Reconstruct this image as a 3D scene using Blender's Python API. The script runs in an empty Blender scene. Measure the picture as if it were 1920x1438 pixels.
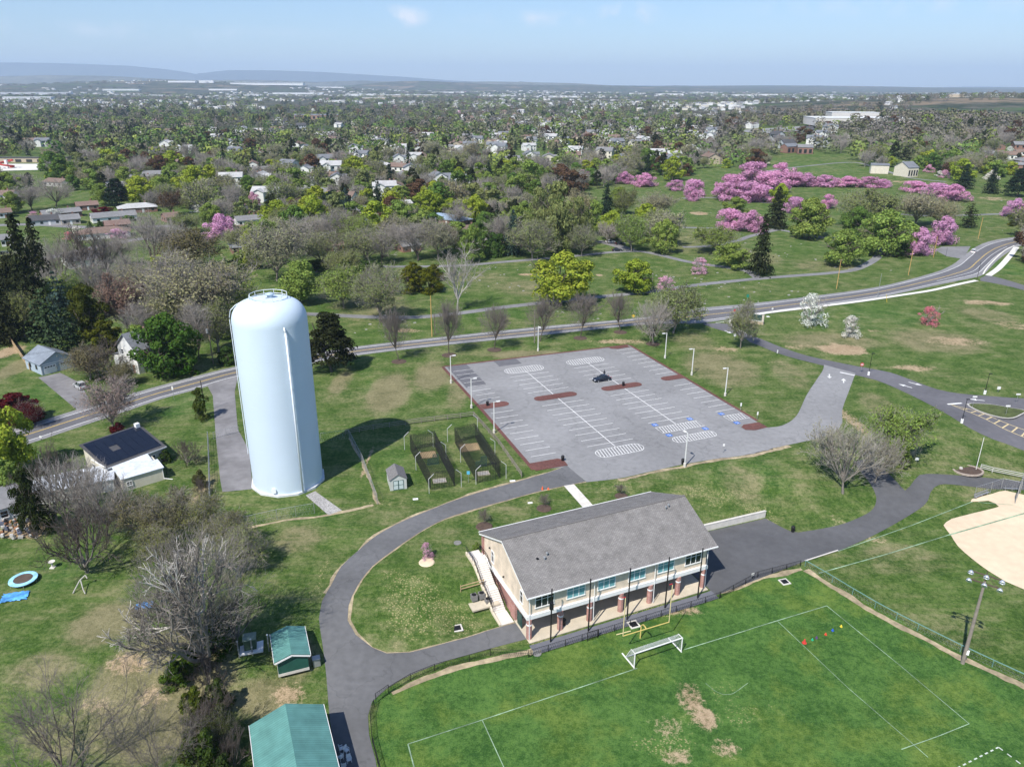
import bpy, math, random
import numpy as np
from mathutils import Vector, Matrix
from mathutils.geometry import delaunay_2d_cdt

R = math.radians
scene = bpy.context.scene
COL = scene.collection
rnd = random.Random(7)
rng = np.random.default_rng(7)

# ------------------------------------------------------------------ camera
CAM_H, FPX, PITCH, ROLL = 67.0, 1425.0, R(21.4), math.atan(10 / 3631)
cam_data = bpy.data.cameras.new("camera")
cam_data.sensor_width = 36.0
cam_data.lens = 36.0 * FPX / 1920.0
cam_data.clip_start = 1.0
cam_data.clip_end = 90000.0
cam = bpy.data.objects.new("camera", cam_data)
COL.objects.link(cam)
cam.location = (0, 0, CAM_H)
cam.rotation_euler = (Matrix.Rotation(R(90) - PITCH, 3, 'X') @ Matrix.Rotation(ROLL, 3, 'Z')).to_euler()
scene.camera = cam

# ------------------------------------------------------------------ light
SUN_EL, SHADOW_AZ = R(51), R(32)          # shadows fall 32 deg right of straight ahead
world = bpy.data.worlds.new("World")
scene.world = world
world.use_nodes = True
wn = world.node_tree
wn.nodes.clear()
out = wn.nodes.new('ShaderNodeOutputWorld')
bg = wn.nodes.new('ShaderNodeBackground')
sky = wn.nodes.new('ShaderNodeTexSky')
sky.sky_type = 'NISHITA'
sky.sun_disc = False
sky.sun_elevation = SUN_EL
sky.sun_rotation = SHADOW_AZ + math.pi
sky.altitude = 0
sky.air_density = 1.0
sky.dust_density = 0.25
sky.ozone_density = 3.0
bg.inputs['Strength'].default_value = 0.085
# a few small faint clouds low in the sky, plus thin cirrus
tc = wn.nodes.new('ShaderNodeTexCoord')
mp = wn.nodes.new('ShaderNodeMapping')
mp.inputs['Scale'].default_value = (5.0, 5.0, 26.0)
nz = wn.nodes.new('ShaderNodeTexNoise')
nz.inputs['Scale'].default_value = 1.15
nz.inputs['Detail'].default_value = 7
nz.inputs['Roughness'].default_value = 0.62
rp = wn.nodes.new('ShaderNodeValToRGB')
rp.color_ramp.elements[0].position = 0.54
rp.color_ramp.elements[0].color = (0, 0, 0, 1)
rp.color_ramp.elements[1].position = 0.86
rp.color_ramp.elements[1].color = (0.6, 0.6, 0.6, 1)
mx = wn.nodes.new('ShaderNodeMix')
mx.data_type = 'RGBA'
tint = wn.nodes.new('ShaderNodeMix')
tint.data_type = 'RGBA'
tint.blend_type = 'MULTIPLY'
tint.inputs['Factor'].default_value = 1.0
tint.inputs['B'].default_value = (0.86, 0.97, 1.14, 1)
wn.links.new(tc.outputs['Generated'], mp.inputs['Vector'])
wn.links.new(mp.outputs['Vector'], nz.inputs['Vector'])
wn.links.new(nz.outputs['Fac'], rp.inputs['Fac'])
cover_ = None
for cx_, cy_, sx_, sy_, amp_ in ((750, 33, 34, 13, 1.0), (1175, 28, 40, 14, .9), (1000, 36, 90, 10, .35), (240, 70, 240, 10, .22), (1700, 20, 200, 14, .25)):
    el = math.atan2(719 - cy_, FPX) - PITCH; az = math.atan2(cx_ - 960, FPX * math.cos(PITCH) + (719 - cy_) * math.sin(PITCH))
    dv = (math.sin(az) * math.cos(el), math.cos(az) * math.cos(el), math.sin(el))
    su = wn.nodes.new('ShaderNodeVectorMath'); su.operation = 'SUBTRACT'; su.inputs[1].default_value = dv
    sc_ = wn.nodes.new('ShaderNodeVectorMath'); sc_.operation = 'MULTIPLY'; sc_.inputs[1].default_value = (FPX / sx_, FPX / sx_ * .3, FPX / sy_)
    ln = wn.nodes.new('ShaderNodeVectorMath'); ln.operation = 'LENGTH'
    mr = wn.nodes.new('ShaderNodeMapRange'); mr.inputs['From Min'].default_value = 1.6; mr.inputs['From Max'].default_value = 0.0; mr.inputs['To Max'].default_value = amp_
    wn.links.new(tc.outputs['Generated'], su.inputs[0]); wn.links.new(su.outputs[0], sc_.inputs[0]); wn.links.new(sc_.outputs[0], ln.inputs[0]); wn.links.new(ln.outputs['Value'], mr.inputs['Value'])
    if cover_ is None: cover_ = mr.outputs[0]
    else:
        ad = wn.nodes.new('ShaderNodeMath'); ad.operation = 'MAXIMUM'; wn.links.new(cover_, ad.inputs[0]); wn.links.new(mr.outputs[0], ad.inputs[1]); cover_ = ad.outputs[0]
cl = wn.nodes.new('ShaderNodeMath'); cl.operation = 'MULTIPLY'
n2c = wn.nodes.new('ShaderNodeTexNoise'); n2c.inputs['Scale'].default_value = 34; n2c.inputs['Detail'].default_value = 6
wn.links.new(tc.outputs['Generated'], n2c.inputs['Vector'])
mr2 = wn.nodes.new('ShaderNodeMapRange'); mr2.inputs['From Min'].default_value = .42; mr2.inputs['From Max'].default_value = .72
wn.links.new(n2c.outputs['Fac'], mr2.inputs['Value']); wn.links.new(mr2.outputs[0], cl.inputs[0]); wn.links.new(cover_, cl.inputs[1])
cl2 = wn.nodes.new('ShaderNodeMath'); cl2.operation = 'MULTIPLY'; cl2.inputs[1].default_value = 2.4; cl2.use_clamp = True
wn.links.new(cl.outputs[0], cl2.inputs[0])
wn.links.new(cl2.outputs[0], mx.inputs['Factor'])
wn.links.new(sky.outputs['Color'], tint.inputs['A'])
wn.links.new(tint.outputs['Result'], mx.inputs['A'])
mx.inputs['B'].default_value = (7.5, 8.0, 8.8, 1)
wn.links.new(mx.outputs['Result'], bg.inputs['Color'])
wn.links.new(bg.outputs['Background'], out.inputs['Surface'])

sun_d = bpy.data.lights.new("sun", 'SUN')
sun_d.energy = 4.2
sun_d.angle = R(0.53)
sun_d.color = (1.0, 0.95, 0.87)
sun = bpy.data.objects.new("sun", sun_d)
COL.objects.link(sun)
sd = Vector((math.sin(SHADOW_AZ) * math.cos(SUN_EL), math.cos(SHADOW_AZ) * math.cos(SUN_EL), -math.sin(SUN_EL)))
sun.rotation_euler = sd.to_track_quat('-Z', 'Y').to_euler()
sun.location = (-60, -100, 300)

vs = scene.view_settings
vs.view_transform = 'Standard'
vs.look = 'None'
vs.exposure = 0.6
vs.gamma = 1.0
vs.use_curve_mapping = False
HAZE = 6.0e-5
cy = scene.cycles
cy.max_bounces = 5
cy.diffuse_bounces = 2
cy.glossy_bounces = 2
cy.transmission_bounces = 3
cy.transparent_max_bounces = 6
cy.volume_bounces = 1
cy.use_adaptive_sampling = True
cy.adaptive_threshold = 0.02
cy.use_denoising = True

# ------------------------------------------------------------------ ground heights and pixel -> place
CP, SP = math.cos(PITCH), math.sin(PITCH)
CR, SR = math.cos(ROLL), math.sin(ROLL)
BA = np.array([2.3, 83.79]); BU = np.array([0.91509, 0.40324]); BW = np.array([-0.40324, 0.91509])
LOW = -3.5

def sm(t):
    t = np.clip(t, 0, 1)
    return t * t * (3 - 2 * t)

def bump(x, y, cx, cy_, sx, sy, h):
    return h * np.exp(-((x - cx) / sx) ** 2 - ((y - cy_) / sy) ** 2)

def T(x, y):
    """height of the ground at (x, y)"""
    x = np.asarray(x, float); y = np.asarray(y, float)
    dx, dy = x - BA[0], y - BA[1]
    t = dx * BU[0] + dy * BU[1]
    s = dx * BW[0] + dy * BW[1]
    ramp = LOW * (1 - sm((s + 1) / 18))
    swall = 13.1 - (t - 29) * 0.05
    step = np.where(s < swall + 1.3, LOW, LOW + 0.95 + 2.55 * sm((s - swall) / 15))
    k = sm((t - 52.5) / 10)
    cut = LOW * (1 - sm((s - 6.5) / 9)); kc = sm((t + 12) / 6) * (t < 0.4)
    ramp = ramp * (1 - kc) + cut * kc
    right = step * (1 - k) + LOW * (1 - sm((s + 1) / 24)) * k
    h = np.where(t > 29.6, right, ramp)
    inside = (t > 0.3) & (t < 29.6) & (s < 16.0)
    h = np.where(inside, LOW - 0.05, h)
    far = (bump(x, y, 560, 1050, 330, 330, 24) + bump(x, y, 1500, 2300, 900, 600, 40) + bump(x, y, -3300, 7600, 1700, 1100, 95)
           + bump(x, y, 700, 10500, 2600, 1100, 70) + bump(x, y, 4200, 12500, 3500, 1200, 75) + bump(x, y, -1300, 10300, 900, 700, 80)
           + bump(x, y, 9500, 15000, 4500, 1500, 60) + bump(x, y, -7500, 9500, 2500, 1500, 110))
    return h + far

def ray(px, py):
    a = (px - 960) / FPX; b = (py - 719) / FPX
    d = -SR * a + CR * b; r = CR * a + SR * b
    return np.array([r, CP - d * SP, -SP - d * CP])

def Gz(px, py, z):
    v = ray(px, py); k = (z - CAM_H) / v[2]
    return np.array([v[0] * k, v[1] * k, z])

def G(px, py):
    """the place on the ground that the photograph shows at this pixel"""
    z = 0.0
    for _ in range(8):
        p = Gz(px, py, z)
        if p[1] > 450: return np.array([p[0], p[1], float(T(p[0], p[1]))])
        z = float(T(p[0], p[1]))
    return Gz(px, py, z)

def height_at(base, py):
    v_y = None
    fwd = base[1]
    # slope of the ray through (base column, py)
    d = (py - 719) / FPX
    return CAM_H + fwd * (-SP - d * CP) / (CP - d * SP) - base[2]

def mpp(p):
    """pixels per metre (of the 1920 px photograph) at p"""
    return FPX / (p[1] * CP - (p[2] - CAM_H) * SP)

# ------------------------------------------------------------------ materials
def rgb(h):
    c = [int(h[i:i + 2], 16) / 255 for i in (0, 2, 4)]
    return [((v + 0.055) / 1.055) ** 2.4 if v > 0.04045 else v / 12.92 for v in c]

MATS = {}
def nodes_of(name):
    m = bpy.data.materials.new(name); m.use_nodes = True
    nt = m.node_tree
    return m, nt, nt.nodes['Principled BSDF']

def mat(name, col, rough=0.8, var=0.12, scale=1.5, metal=0.0, var2=0.0, scale2=0.2, bump_=0.0, bscale=20.0, spec=0.3, coord='Object', transl=0.0, emit=0):
    """noise-varied principled material"""
    if name in MATS: return MATS[name]
    m, nt, b = nodes_of(name)
    b.inputs['Roughness'].default_value = rough
    b.inputs['Metallic'].default_value = metal
    b.inputs['Specular IOR Level'].default_value = spec
    t = nt.nodes.new('ShaderNodeTexCoord')
    n = nt.nodes.new('ShaderNodeTexNoise'); n.inputs['Scale'].default_value = scale; n.inputs['Detail'].default_value = 6
    n2 = nt.nodes.new('ShaderNodeTexNoise'); n2.inputs['Scale'].default_value = scale2; n2.inputs['Detail'].default_value = 3
    nt.links.new(t.outputs[coord], n.inputs['Vector']); nt.links.new(t.outputs[coord], n2.inputs['Vector'])
    a = nt.nodes.new('ShaderNodeMapRange'); a.inputs['From Min'].default_value = 0.25; a.inputs['From Max'].default_value = 0.75
    a.inputs['To Min'].default_value = 1 - var; a.inputs['To Max'].default_value = 1 + var
    nt.links.new(n.outputs['Fac'], a.inputs['Value'])
    a2 = nt.nodes.new('ShaderNodeMapRange'); a2.inputs['From Min'].default_value = 0.3; a2.inputs['From Max'].default_value = 0.7
    a2.inputs['To Min'].default_value = 1 - var2; a2.inputs['To Max'].default_value = 1 + var2
    nt.links.new(n2.outputs['Fac'], a2.inputs['Value'])
    mu = nt.nodes.new('ShaderNodeMath'); mu.operation = 'MULTIPLY'
    nt.links.new(a.outputs['Result'], mu.inputs[0]); nt.links.new(a2.outputs['Result'], mu.inputs[1])
    vm = nt.nodes.new('ShaderNodeVectorMath'); vm.operation = 'SCALE'
    vm.inputs[0].default_value = col[:3]
    nt.links.new(mu.outputs['Value'], vm.inputs['Scale'])
    nt.links.new(vm.outputs['Vector'], b.inputs['Base Color'])
    if bump_:
        n3 = nt.nodes.new('ShaderNodeTexNoise'); n3.inputs['Scale'].default_value = bscale; n3.inputs['Detail'].default_value = 4
        nt.links.new(t.outputs[coord], n3.inputs['Vector'])
        bp = nt.nodes.new('ShaderNodeBump'); bp.inputs['Strength'].default_value = bump_
        nt.links.new(n3.outputs['Fac'], bp.inputs['Height']); nt.links.new(bp.outputs['Normal'], b.inputs['Normal'])
    if emit:
        b.inputs['Emission Strength'].default_value = emit
    MATS[name] = m
    return m

def brick_mat(name, c1, c2, cm, scale=4.0, rough=0.85, bw=0.5, rh=0.25, mortar=0.03, rot=(0, 0, 0)):
    if name in MATS: return MATS[name]
    m, nt, b = nodes_of(name)
    b.inputs['Roughness'].default_value = rough; b.inputs['Specular IOR Level'].default_value = 0.2
    t = nt.nodes.new('ShaderNodeTexCoord'); mpn = nt.nodes.new('ShaderNodeMapping')
    mpn.inputs['Rotation'].default_value = rot
    br = nt.nodes.new('ShaderNodeTexBrick')
    br.inputs['Color1'].default_value = (*c1, 1); br.inputs['Color2'].default_value = (*c2, 1); br.inputs['Mortar'].default_value = (*cm, 1)
    br.inputs['Scale'].default_value = scale; br.inputs['Mortar Size'].default_value = mortar
    br.inputs['Brick Width'].default_value = bw; br.inputs['Row Height'].default_value = rh
    nt.links.new(t.outputs['Object'], mpn.inputs['Vector']); nt.links.new(mpn.outputs['Vector'], br.inputs['Vector'])
    n = nt.nodes.new('ShaderNodeTexNoise'); n.inputs['Scale'].default_value = 0.7; n.inputs['Detail'].default_value = 6
    nt.links.new(t.outputs['Object'], n.inputs['Vector'])
    a = nt.nodes.new('ShaderNodeMapRange'); a.inputs['From Min'].default_value = 0.3; a.inputs['From Max'].default_value = 0.7
    a.inputs['To Min'].default_value = 0.82; a.inputs['To Max'].default_value = 1.15
    nt.links.new(n.outputs['Fac'], a.inputs['Value'])
    vm = nt.nodes.new('ShaderNodeVectorMath'); vm.operation = 'SCALE'
    nt.links.new(br.outputs['Color'], vm.inputs[0]); nt.links.new(a.outputs['Result'], vm.inputs['Scale'])
    nt.links.new(vm.outputs['Vector'], b.inputs['Base Color'])
    MATS[name] = m
    return m

def leaf_mat(name, transl=0.35, var=0.28):
    """leaves: the object's own colour, varied from leaf clump to leaf clump"""
    if name in MATS: return MATS[name]
    m = bpy.data.materials.new(name); m.use_nodes = True
    nt = m.node_tree; nt.nodes.clear()
    o = nt.nodes.new('ShaderNodeOutputMaterial')
    oi = nt.nodes.new('ShaderNodeObjectInfo')
    ge = nt.nodes.new('ShaderNodeNewGeometry')
    hs = nt.nodes.new('ShaderNodeHueSaturation')
    a = nt.nodes.new('ShaderNodeMapRange'); a.inputs['To Min'].default_value = 1 - var; a.inputs['To Max'].default_value = 1 + var * 1.2
    h = nt.nodes.new('ShaderNodeMapRange'); h.inputs['To Min'].default_value = 0.485; h.inputs['To Max'].default_value = 0.515
    nt.links.new(ge.outputs['Random Per Island'], a.inputs['Value'])
    mu = nt.nodes.new('ShaderNodeMath'); mu.operation = 'MULTIPLY'; mu.inputs[1].default_value = 7.31
    fr = nt.nodes.new('ShaderNodeMath'); fr.operation = 'FRACT'
    nt.links.new(ge.outputs['Random Per Island'], mu.inputs[0]); nt.links.new(mu.outputs[0], fr.inputs[0])
    nt.links.new(fr.outputs[0], h.inputs['Value'])
    nt.links.new(oi.outputs['Color'], hs.inputs['Color']); nt.links.new(a.outputs['Result'], hs.inputs['Value']); nt.links.new(h.outputs['Result'], hs.inputs['Hue'])
    d = nt.nodes.new('ShaderNodeBsdfDiffuse'); tr = nt.nodes.new('ShaderNodeBsdfTranslucent'); mxs = nt.nodes.new('ShaderNodeMixShader')
    mxs.inputs['Fac'].default_value = transl
    nt.links.new(hs.outputs['Color'], d.inputs['Color']); nt.links.new(hs.outputs['Color'], tr.inputs['Color'])
    nt.links.new(d.outputs[0], mxs.inputs[1]); nt.links.new(tr.outputs[0], mxs.inputs[2]); nt.links.new(mxs.outputs[0], o.inputs['Surface'])
    MATS[name] = m
    return m

# ------------------------------------------------------------------ mesh building
class MB:
    def __init__(s): s.v = []; s.f = []; s.m = []
    def add(s, vs_, fs, mi=0):
        o = len(s.v); s.v += [tuple(map(float, p)) for p in vs_]
        for f in fs: s.f.append(tuple(i + o for i in f)); s.m.append(mi)
        return s
    def box(s, c, d, rz=0.0, mi=0, M=None):
        x, y, z = d[0] / 2, d[1] / 2, d[2] / 2
        ps = [(-x, -y, -z), (x, -y, -z), (x, y, -z), (-x, y, -z), (-x, -y, z), (x, -y, z), (x, y, z), (-x, y, z)]
        if M is not None: ps = [M @ Vector(p) for p in ps]
        ca, sa = math.cos(rz), math.sin(rz)
        ps = [(c[0] + p[0] * ca - p[1] * sa, c[1] + p[0] * sa + p[1] * ca, c[2] + p[2]) for p in ps]
        return s.add(ps, [(0, 3, 2, 1), (4, 5, 6, 7), (0, 1, 5, 4), (1, 2, 6, 5), (2, 3, 7, 6), (3, 0, 4, 7)], mi)
    def tube(s, p0, p1, r0, r1=None, n=6, mi=0, cap=True):
        r1 = r0 if r1 is None else r1
        p0, p1 = Vector(p0), Vector(p1); d = (p1 - p0)
        if d.length < 1e-6: return s
        d.normalize(); a = d.orthogonal().normalized(); b = d.cross(a)
        ps = []
        for p, r in ((p0, r0), (p1, r1)):
            for i in range(n):
                t = 2 * math.pi * i / n
                ps.append(p + (a * math.cos(t) + b * math.sin(t)) * r)
        fs = [(i, (i + 1) % n, n + (i + 1) % n, n + i) for i in range(n)]
        if cap: fs += [tuple(range(n - 1, -1, -1)), tuple(range(n, 2 * n))]
        return s.add(ps, fs, mi)
    def path(s, pts, r, n=5, mi=0):
        for a, b in zip(pts[:-1], pts[1:]): s.tube(a, b, r, r, n, mi)
        return s
    def lathe(s, prof, n=24, c=(0, 0, 0), mi=0):
        o = []
        for r, z in prof:
            for i in range(n):
                t = 2 * math.pi * i / n
                o.append((c[0] + r * math.cos(t), c[1] + r * math.sin(t), c[2] + z))
        fs = []
        for k in range(len(prof) - 1):
            for i in range(n):
                fs.append((k * n + i, k * n + (i + 1) % n, (k + 1) * n + (i + 1) % n, (k + 1) * n + i))
        return s.add(o, fs, mi)
    def prism(s, pts, z0, z1, mi=0):
        n = len(pts)
        ar = sum(pts[i][0] * pts[(i + 1) % n][1] - pts[(i + 1) % n][0] * pts[i][1] for i in range(n))
        if ar < 0: pts = pts[::-1]
        vs_ = [(p[0], p[1], z0) for p in pts] + [(p[0], p[1], z1) for p in pts]
        fs = [(i, (i + 1) % n, n + (i + 1) % n, n + i) for i in range(n)] + [tuple(range(n - 1, -1, -1)), tuple(range(n, 2 * n))]
        return s.add(vs_, fs, mi)
    def slab(s, quad, th, mi=0):
        """thick flat quad: quad corners counter-clockwise seen from its outside"""
        q = [Vector(p) for p in quad]; nrm = (q[1] - q[0]).cross(q[2] - q[0]).normalized() * th
        n = len(q)
        vs_ = [p - nrm for p in q] + q
        fs = [(i, (i + 1) % n, n + (i + 1) % n, n + i) for i in range(n)] + [tuple(range(n - 1, -1, -1)), tuple(range(n, 2 * n))]
        return s.add(vs_, fs, mi)
    def build(s, name, mats, parent=None, smooth=False):
        me = bpy.data.meshes.new(name)
        me.from_pydata(s.v, [], s.f)
        if not isinstance(mats, (list, tuple)): mats = [mats]
        for m in mats: me.materials.append(m)
        if len(mats) > 1: me.polygons.foreach_set('material_index', np.array(s.m, dtype=np.int32))
        if smooth: me.polygons.foreach_set('use_smooth', np.ones(len(s.f), dtype=bool))
        o = bpy.data.objects.new(name, me); COL.objects.link(o)
        if parent is not None: o.parent = parent
        return o

def np_mesh(name, V, F, mats, mi=None, smooth=False):
    """mesh from numpy arrays; F is (n, 3) or (n, 4)"""
    me = bpy.data.meshes.new(name)
    V = np.asarray(V, np.float32); F = np.asarray(F, np.int32)
    k = F.shape[1]
    me.vertices.add(len(V)); me.vertices.foreach_set('co', V.ravel())
    me.loops.add(F.size); me.loops.foreach_set('vertex_index', F.ravel())
    me.polygons.add(len(F)); me.polygons.foreach_set('loop_start', np.arange(0, F.size, k, dtype=np.int32))
    for m in (mats if isinstance(mats, (list, tuple)) else [mats]): me.materials.append(m)
    if mi is not None: me.polygons.foreach_set('material_index', np.asarray(mi, np.int32))
    if smooth: me.polygons.foreach_set('use_smooth', np.ones(len(F), dtype=bool))
    me.update(calc_edges=True)
    me.validate()
    return me

def tag(o, label=None, cat=None, group=None, kind=None):
    if label: o['label'] = label
    if cat: o['category'] = cat
    if group: o['group'] = group
    if kind: o['kind'] = kind
    return o

def empty(name, loc, rz=0.0, label=None, cat=None, group=None):
    o = bpy.data.objects.new(name, None); COL.objects.link(o)
    o.location = tuple(map(float, loc)); o.rotation_euler = (0, 0, rz); o.empty_display_size = 0.3
    return tag(o, label, cat, group)

def dup(root, loc, rz=None, label=None, group=None, scale=None):
    r = root.copy(); COL.objects.link(r); r.location = tuple(map(float, loc))
    if rz is not None: r.rotation_euler = (0, 0, rz)
    if scale is not None: r.scale = scale
    if label: r['label'] = label
    if group: r['group'] = group
    for ch in list(root.children):
        c = ch.copy(); COL.objects.link(c); c.parent = r
        for g_ in ch.children:
            d = g_.copy(); COL.objects.link(d); d.parent = c
    return r

def spline(pts, step=1.0, closed=False):
    """Catmull-Rom through 2-D points, resampled"""
    P = [np.array(p[:2], float) for p in pts]
    n = len(P); o = []
    rngk = range(n if closed else n - 1)
    for i in rngk:
        p1, p2 = P[i], P[(i + 1) % n]
        p0 = P[i - 1] if (closed or i > 0) else 2 * p1 - p2
        p3 = P[(i + 2) % n] if (closed or i + 2 < n) else 2 * p2 - p1
        k = max(1, int(np.linalg.norm(p2 - p1) / step))
        for j in range(k):
            t = j / k
            o.append(0.5 * (2 * p1 + (p2 - p0) * t + (2 * p0 - 5 * p1 + 4 * p2 - p3) * t * t + (3 * p1 - p0 - 3 * p2 + p3) * t ** 3))
    if not closed: o.append(P[-1])
    return o

def lin(pts, step=1.0):
    o = []
    P = [np.array(p[:2], float) for p in pts]
    for a, b in zip(P[:-1], P[1:]):
        k = max(1, int(np.linalg.norm(b - a) / step))
        o += [a + (b - a) * j / k for j in range(k)]
    o.append(P[-1]); return o

def in_poly(x, y, poly):
    x = np.asarray(x); y = np.asarray(y); r = np.zeros(x.shape, bool)
    n = len(poly)
    for i in range(n):
        x1, y1 = poly[i]; x2, y2 = poly[(i + 1) % n]
        c = ((y1 > y) != (y2 > y)) & (x < (x2 - x1) * (y - y1) / (y2 - y1 + 1e-12) + x1)
        r ^= c
    return r

def sheet(name, outline, material, dz=0.03, step=1.5, parent=None, kind='structure', edge=None):
    """a sheet laid on the ground inside a closed 2-D outline (dense list of points)"""
    O = [np.array(p[:2], float) for p in outline]
    pts = [O[0]]
    for p in O[1:]:
        if np.linalg.norm(p - pts[-1]) > 0.05: pts.append(p)
    if np.linalg.norm(pts[0] - pts[-1]) < 0.05: pts.pop()
    A = np.array(pts); nb = len(A)
    x0, y0 = A.min(0); x1, y1 = A.max(0)
    gx, gy = np.meshgrid(np.arange(x0 + step / 2, x1, step), np.arange(y0 + step / 2, y1, step))
    gx = gx.ravel(); gy = gy.ravel()
    k = in_poly(gx, gy, A)
    gx, gy = gx[k], gy[k]
    allp = [Vector((p[0], p[1])) for p in A] + [Vector((a, b)) for a, b in zip(gx, gy)]
    edges = [(i, (i + 1) % nb) for i in range(nb)]
    vv, ee, ff, *_ = delaunay_2d_cdt(allp, edges, [], 1, 1e-4)
    X = np.array([(v.x, v.y) for v in vv]); Z = T(X[:, 0], X[:, 1]) + dz
    fs = []
    for f in ff:
        a, b, c = (X[i] for i in f[:3])
        fs.append(tuple(f) if (b[0] - a[0]) * (c[1] - a[1]) - (b[1] - a[1]) * (c[0] - a[0]) > 0 else tuple(f)[::-1])
    m = MB(); m.add([(X[i][0], X[i][1], Z[i]) for i in range(len(X))], fs)
    o = m.build(name, material, parent)
    if kind: o['kind'] = kind
    return o

def ribbon_pts(line, w):
    L = [np.array(p[:2], float) for p in line]; a = []; b = []
    for i, p in enumerate(L):
        d = L[min(i + 1, len(L) - 1)] - L[max(i - 1, 0)]; d /= (np.linalg.norm(d) + 1e-9)
        n = np.array([-d[1], d[0]]) * w / 2
        a.append(p + n); b.append(p - n)
    return a, b

def ribbon(mb, line, w, dz, mi=0, jit=0.0):
    a, b = ribbon_pts(line, w)
    A = np.array(a); B = np.array(b)
    if jit:
        r2 = np.random.default_rng(len(A)); C0 = (A + B) / 2
        ja, jb = (np.convolve(r2.normal(0, 1, len(A) + 2), np.ones(3) / 3, 'valid')[:, None] * jit + 1 for _ in range(2))
        A = C0 + (A - C0) * np.clip(ja, .05, 3); B = C0 + (B - C0) * np.clip(jb, .05, 3)
    za, zb = T(A[:, 0], A[:, 1]) + dz, T(B[:, 0], B[:, 1]) + dz
    n = len(a)
    mb.add([(A[i][0], A[i][1], za[i]) for i in range(n)] + [(B[i][0], B[i][1], zb[i]) for i in range(n)],
           [(n + i, n + i + 1, i + 1, i) for i in range(n - 1)], mi)
    return mb

def g2(*pts): return [G(*p)[:2] for p in pts]
def q5(x, y): return (640 + x / 3, 440 + y / 3)
def q6(x, y): return (1280 + x / 3, 440 + y / 3)
def qb(x, y): return (1280 + x / 2.5766, 880 + y / 2.5766)
def qm(x, y): return (640 + x / 2.5766, 880 + y / 2.5766)
def ql(x, y): return (x / 2.5766, 880 + y / 2.5766)
# ------------------------------------------------------------------ ground
def axis(lo, hi, step, ends, g=1.12):
    c = list(np.arange(lo, hi + 1e-6, step)); s = step; a = lo
    left = []
    while a > ends[0]:
        s *= g; a -= s; left.append(a)
    s = step; a = hi; rt = []
    while a < ends[1]:
        s *= g; a += s; rt.append(a)
    return np.array(left[::-1] + c + rt)

gx_ = axis(-175, 215, 1.1, (-40000, 40000), 1.10)
gy_ = axis(38, 300, 1.0, (-3000, 60000), 1.035)
GX, GY = np.meshgrid(gx_, gy_)
GX = GX.ravel(); GY = GY.ravel()
GZ = T(GX, GY)
nx, ny = len(gx_), len(gy_)
ii, jj = np.meshgrid(np.arange(nx - 1), np.arange(ny - 1))
q = (jj * nx + ii).ravel()
GF = np.stack([q, q + 1, q + nx + 1, q + nx], 1)

cover = np.zeros((len(GX), 4), np.float32)   # lush, dry, bare earth, clippings
def patch(ch, px, py, rx, ry, k, ang=0.0):
    p = G(px, py); m = mpp(p)
    dist = math.hypot(p[1], CAM_H); sx = rx / m; sy = ry / (m * CAM_H / dist)
    dx, dy = GX - p[0], GY - p[1]
    ca, sa = math.cos(ang), math.sin(ang)
    u, v = (dx * ca + dy * sa) / sx, (-dx * sa + dy * ca) / sy
    cover[:, ch] = np.maximum(cover[:, ch], k * np.clip(1.6 * (1 - np.sqrt(u * u + v * v)), 0, 1))
cover[:, 1] = 0.345
SOCCER = [tuple(p) for p in g2((705, 1300), (985, 1214), (1500, 1065), (1960, 1310), (1960, 1700), (700, 1700))]
ins = in_poly(GX, GY, SOCCER)
cover[ins, 0] = 1.0; cover[ins, 1] = 0.08
for a in [(730, 735, 62, 62, .8), (810, 705, 60, 45, .75), (640, 715, 30, 45, .65), (860, 730, 40, 70, .6), (1350, 690, 120, 62, .62), (1300, 640, 80, 35, .55),
          (1480, 700, 60, 55, .5), (1650, 760, 60, 50, .55), (1700, 1050, 170, 60, .5), (1800, 1180, 140, 60, .45), (300, 1300, 190, 150, .95), (200, 1170, 110, 70, .75), (80, 1250, 110, 60, .6), (560, 1240, 60, 70, .6),
          (120, 1380, 120, 70, .6), (500, 1310, 90, 60, .7), (560, 1010, 90, 50, .55), (1000, 665, 150, 14, .7), (700, 700, 25, 60, .3), (1560, 640, 160, 30, .6),
          (1760, 640, 150, 40, .65), (1850, 590, 90, 30, .55), (1000, 540, 160, 30, .5), (1300, 450, 200, 60, .45), (700, 575, 150, 50, .5), (1550, 500, 120, 22, .5),
          (1640, 830, 60, 60, .5), (1390, 905, 80, 50, .5), (960, 950, 60, 25, .4), (640, 880, 50, 40, .42), (850, 850, 80, 50, .35), (30, 690, 40, 40, .75),
          (1640, 860, 40, 30, .5), (380, 920, 30, 60, .75), (900, 520, 120, 20, .5), (1420, 480, 80, 30, .5)]:
    patch(1, *a)
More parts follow.
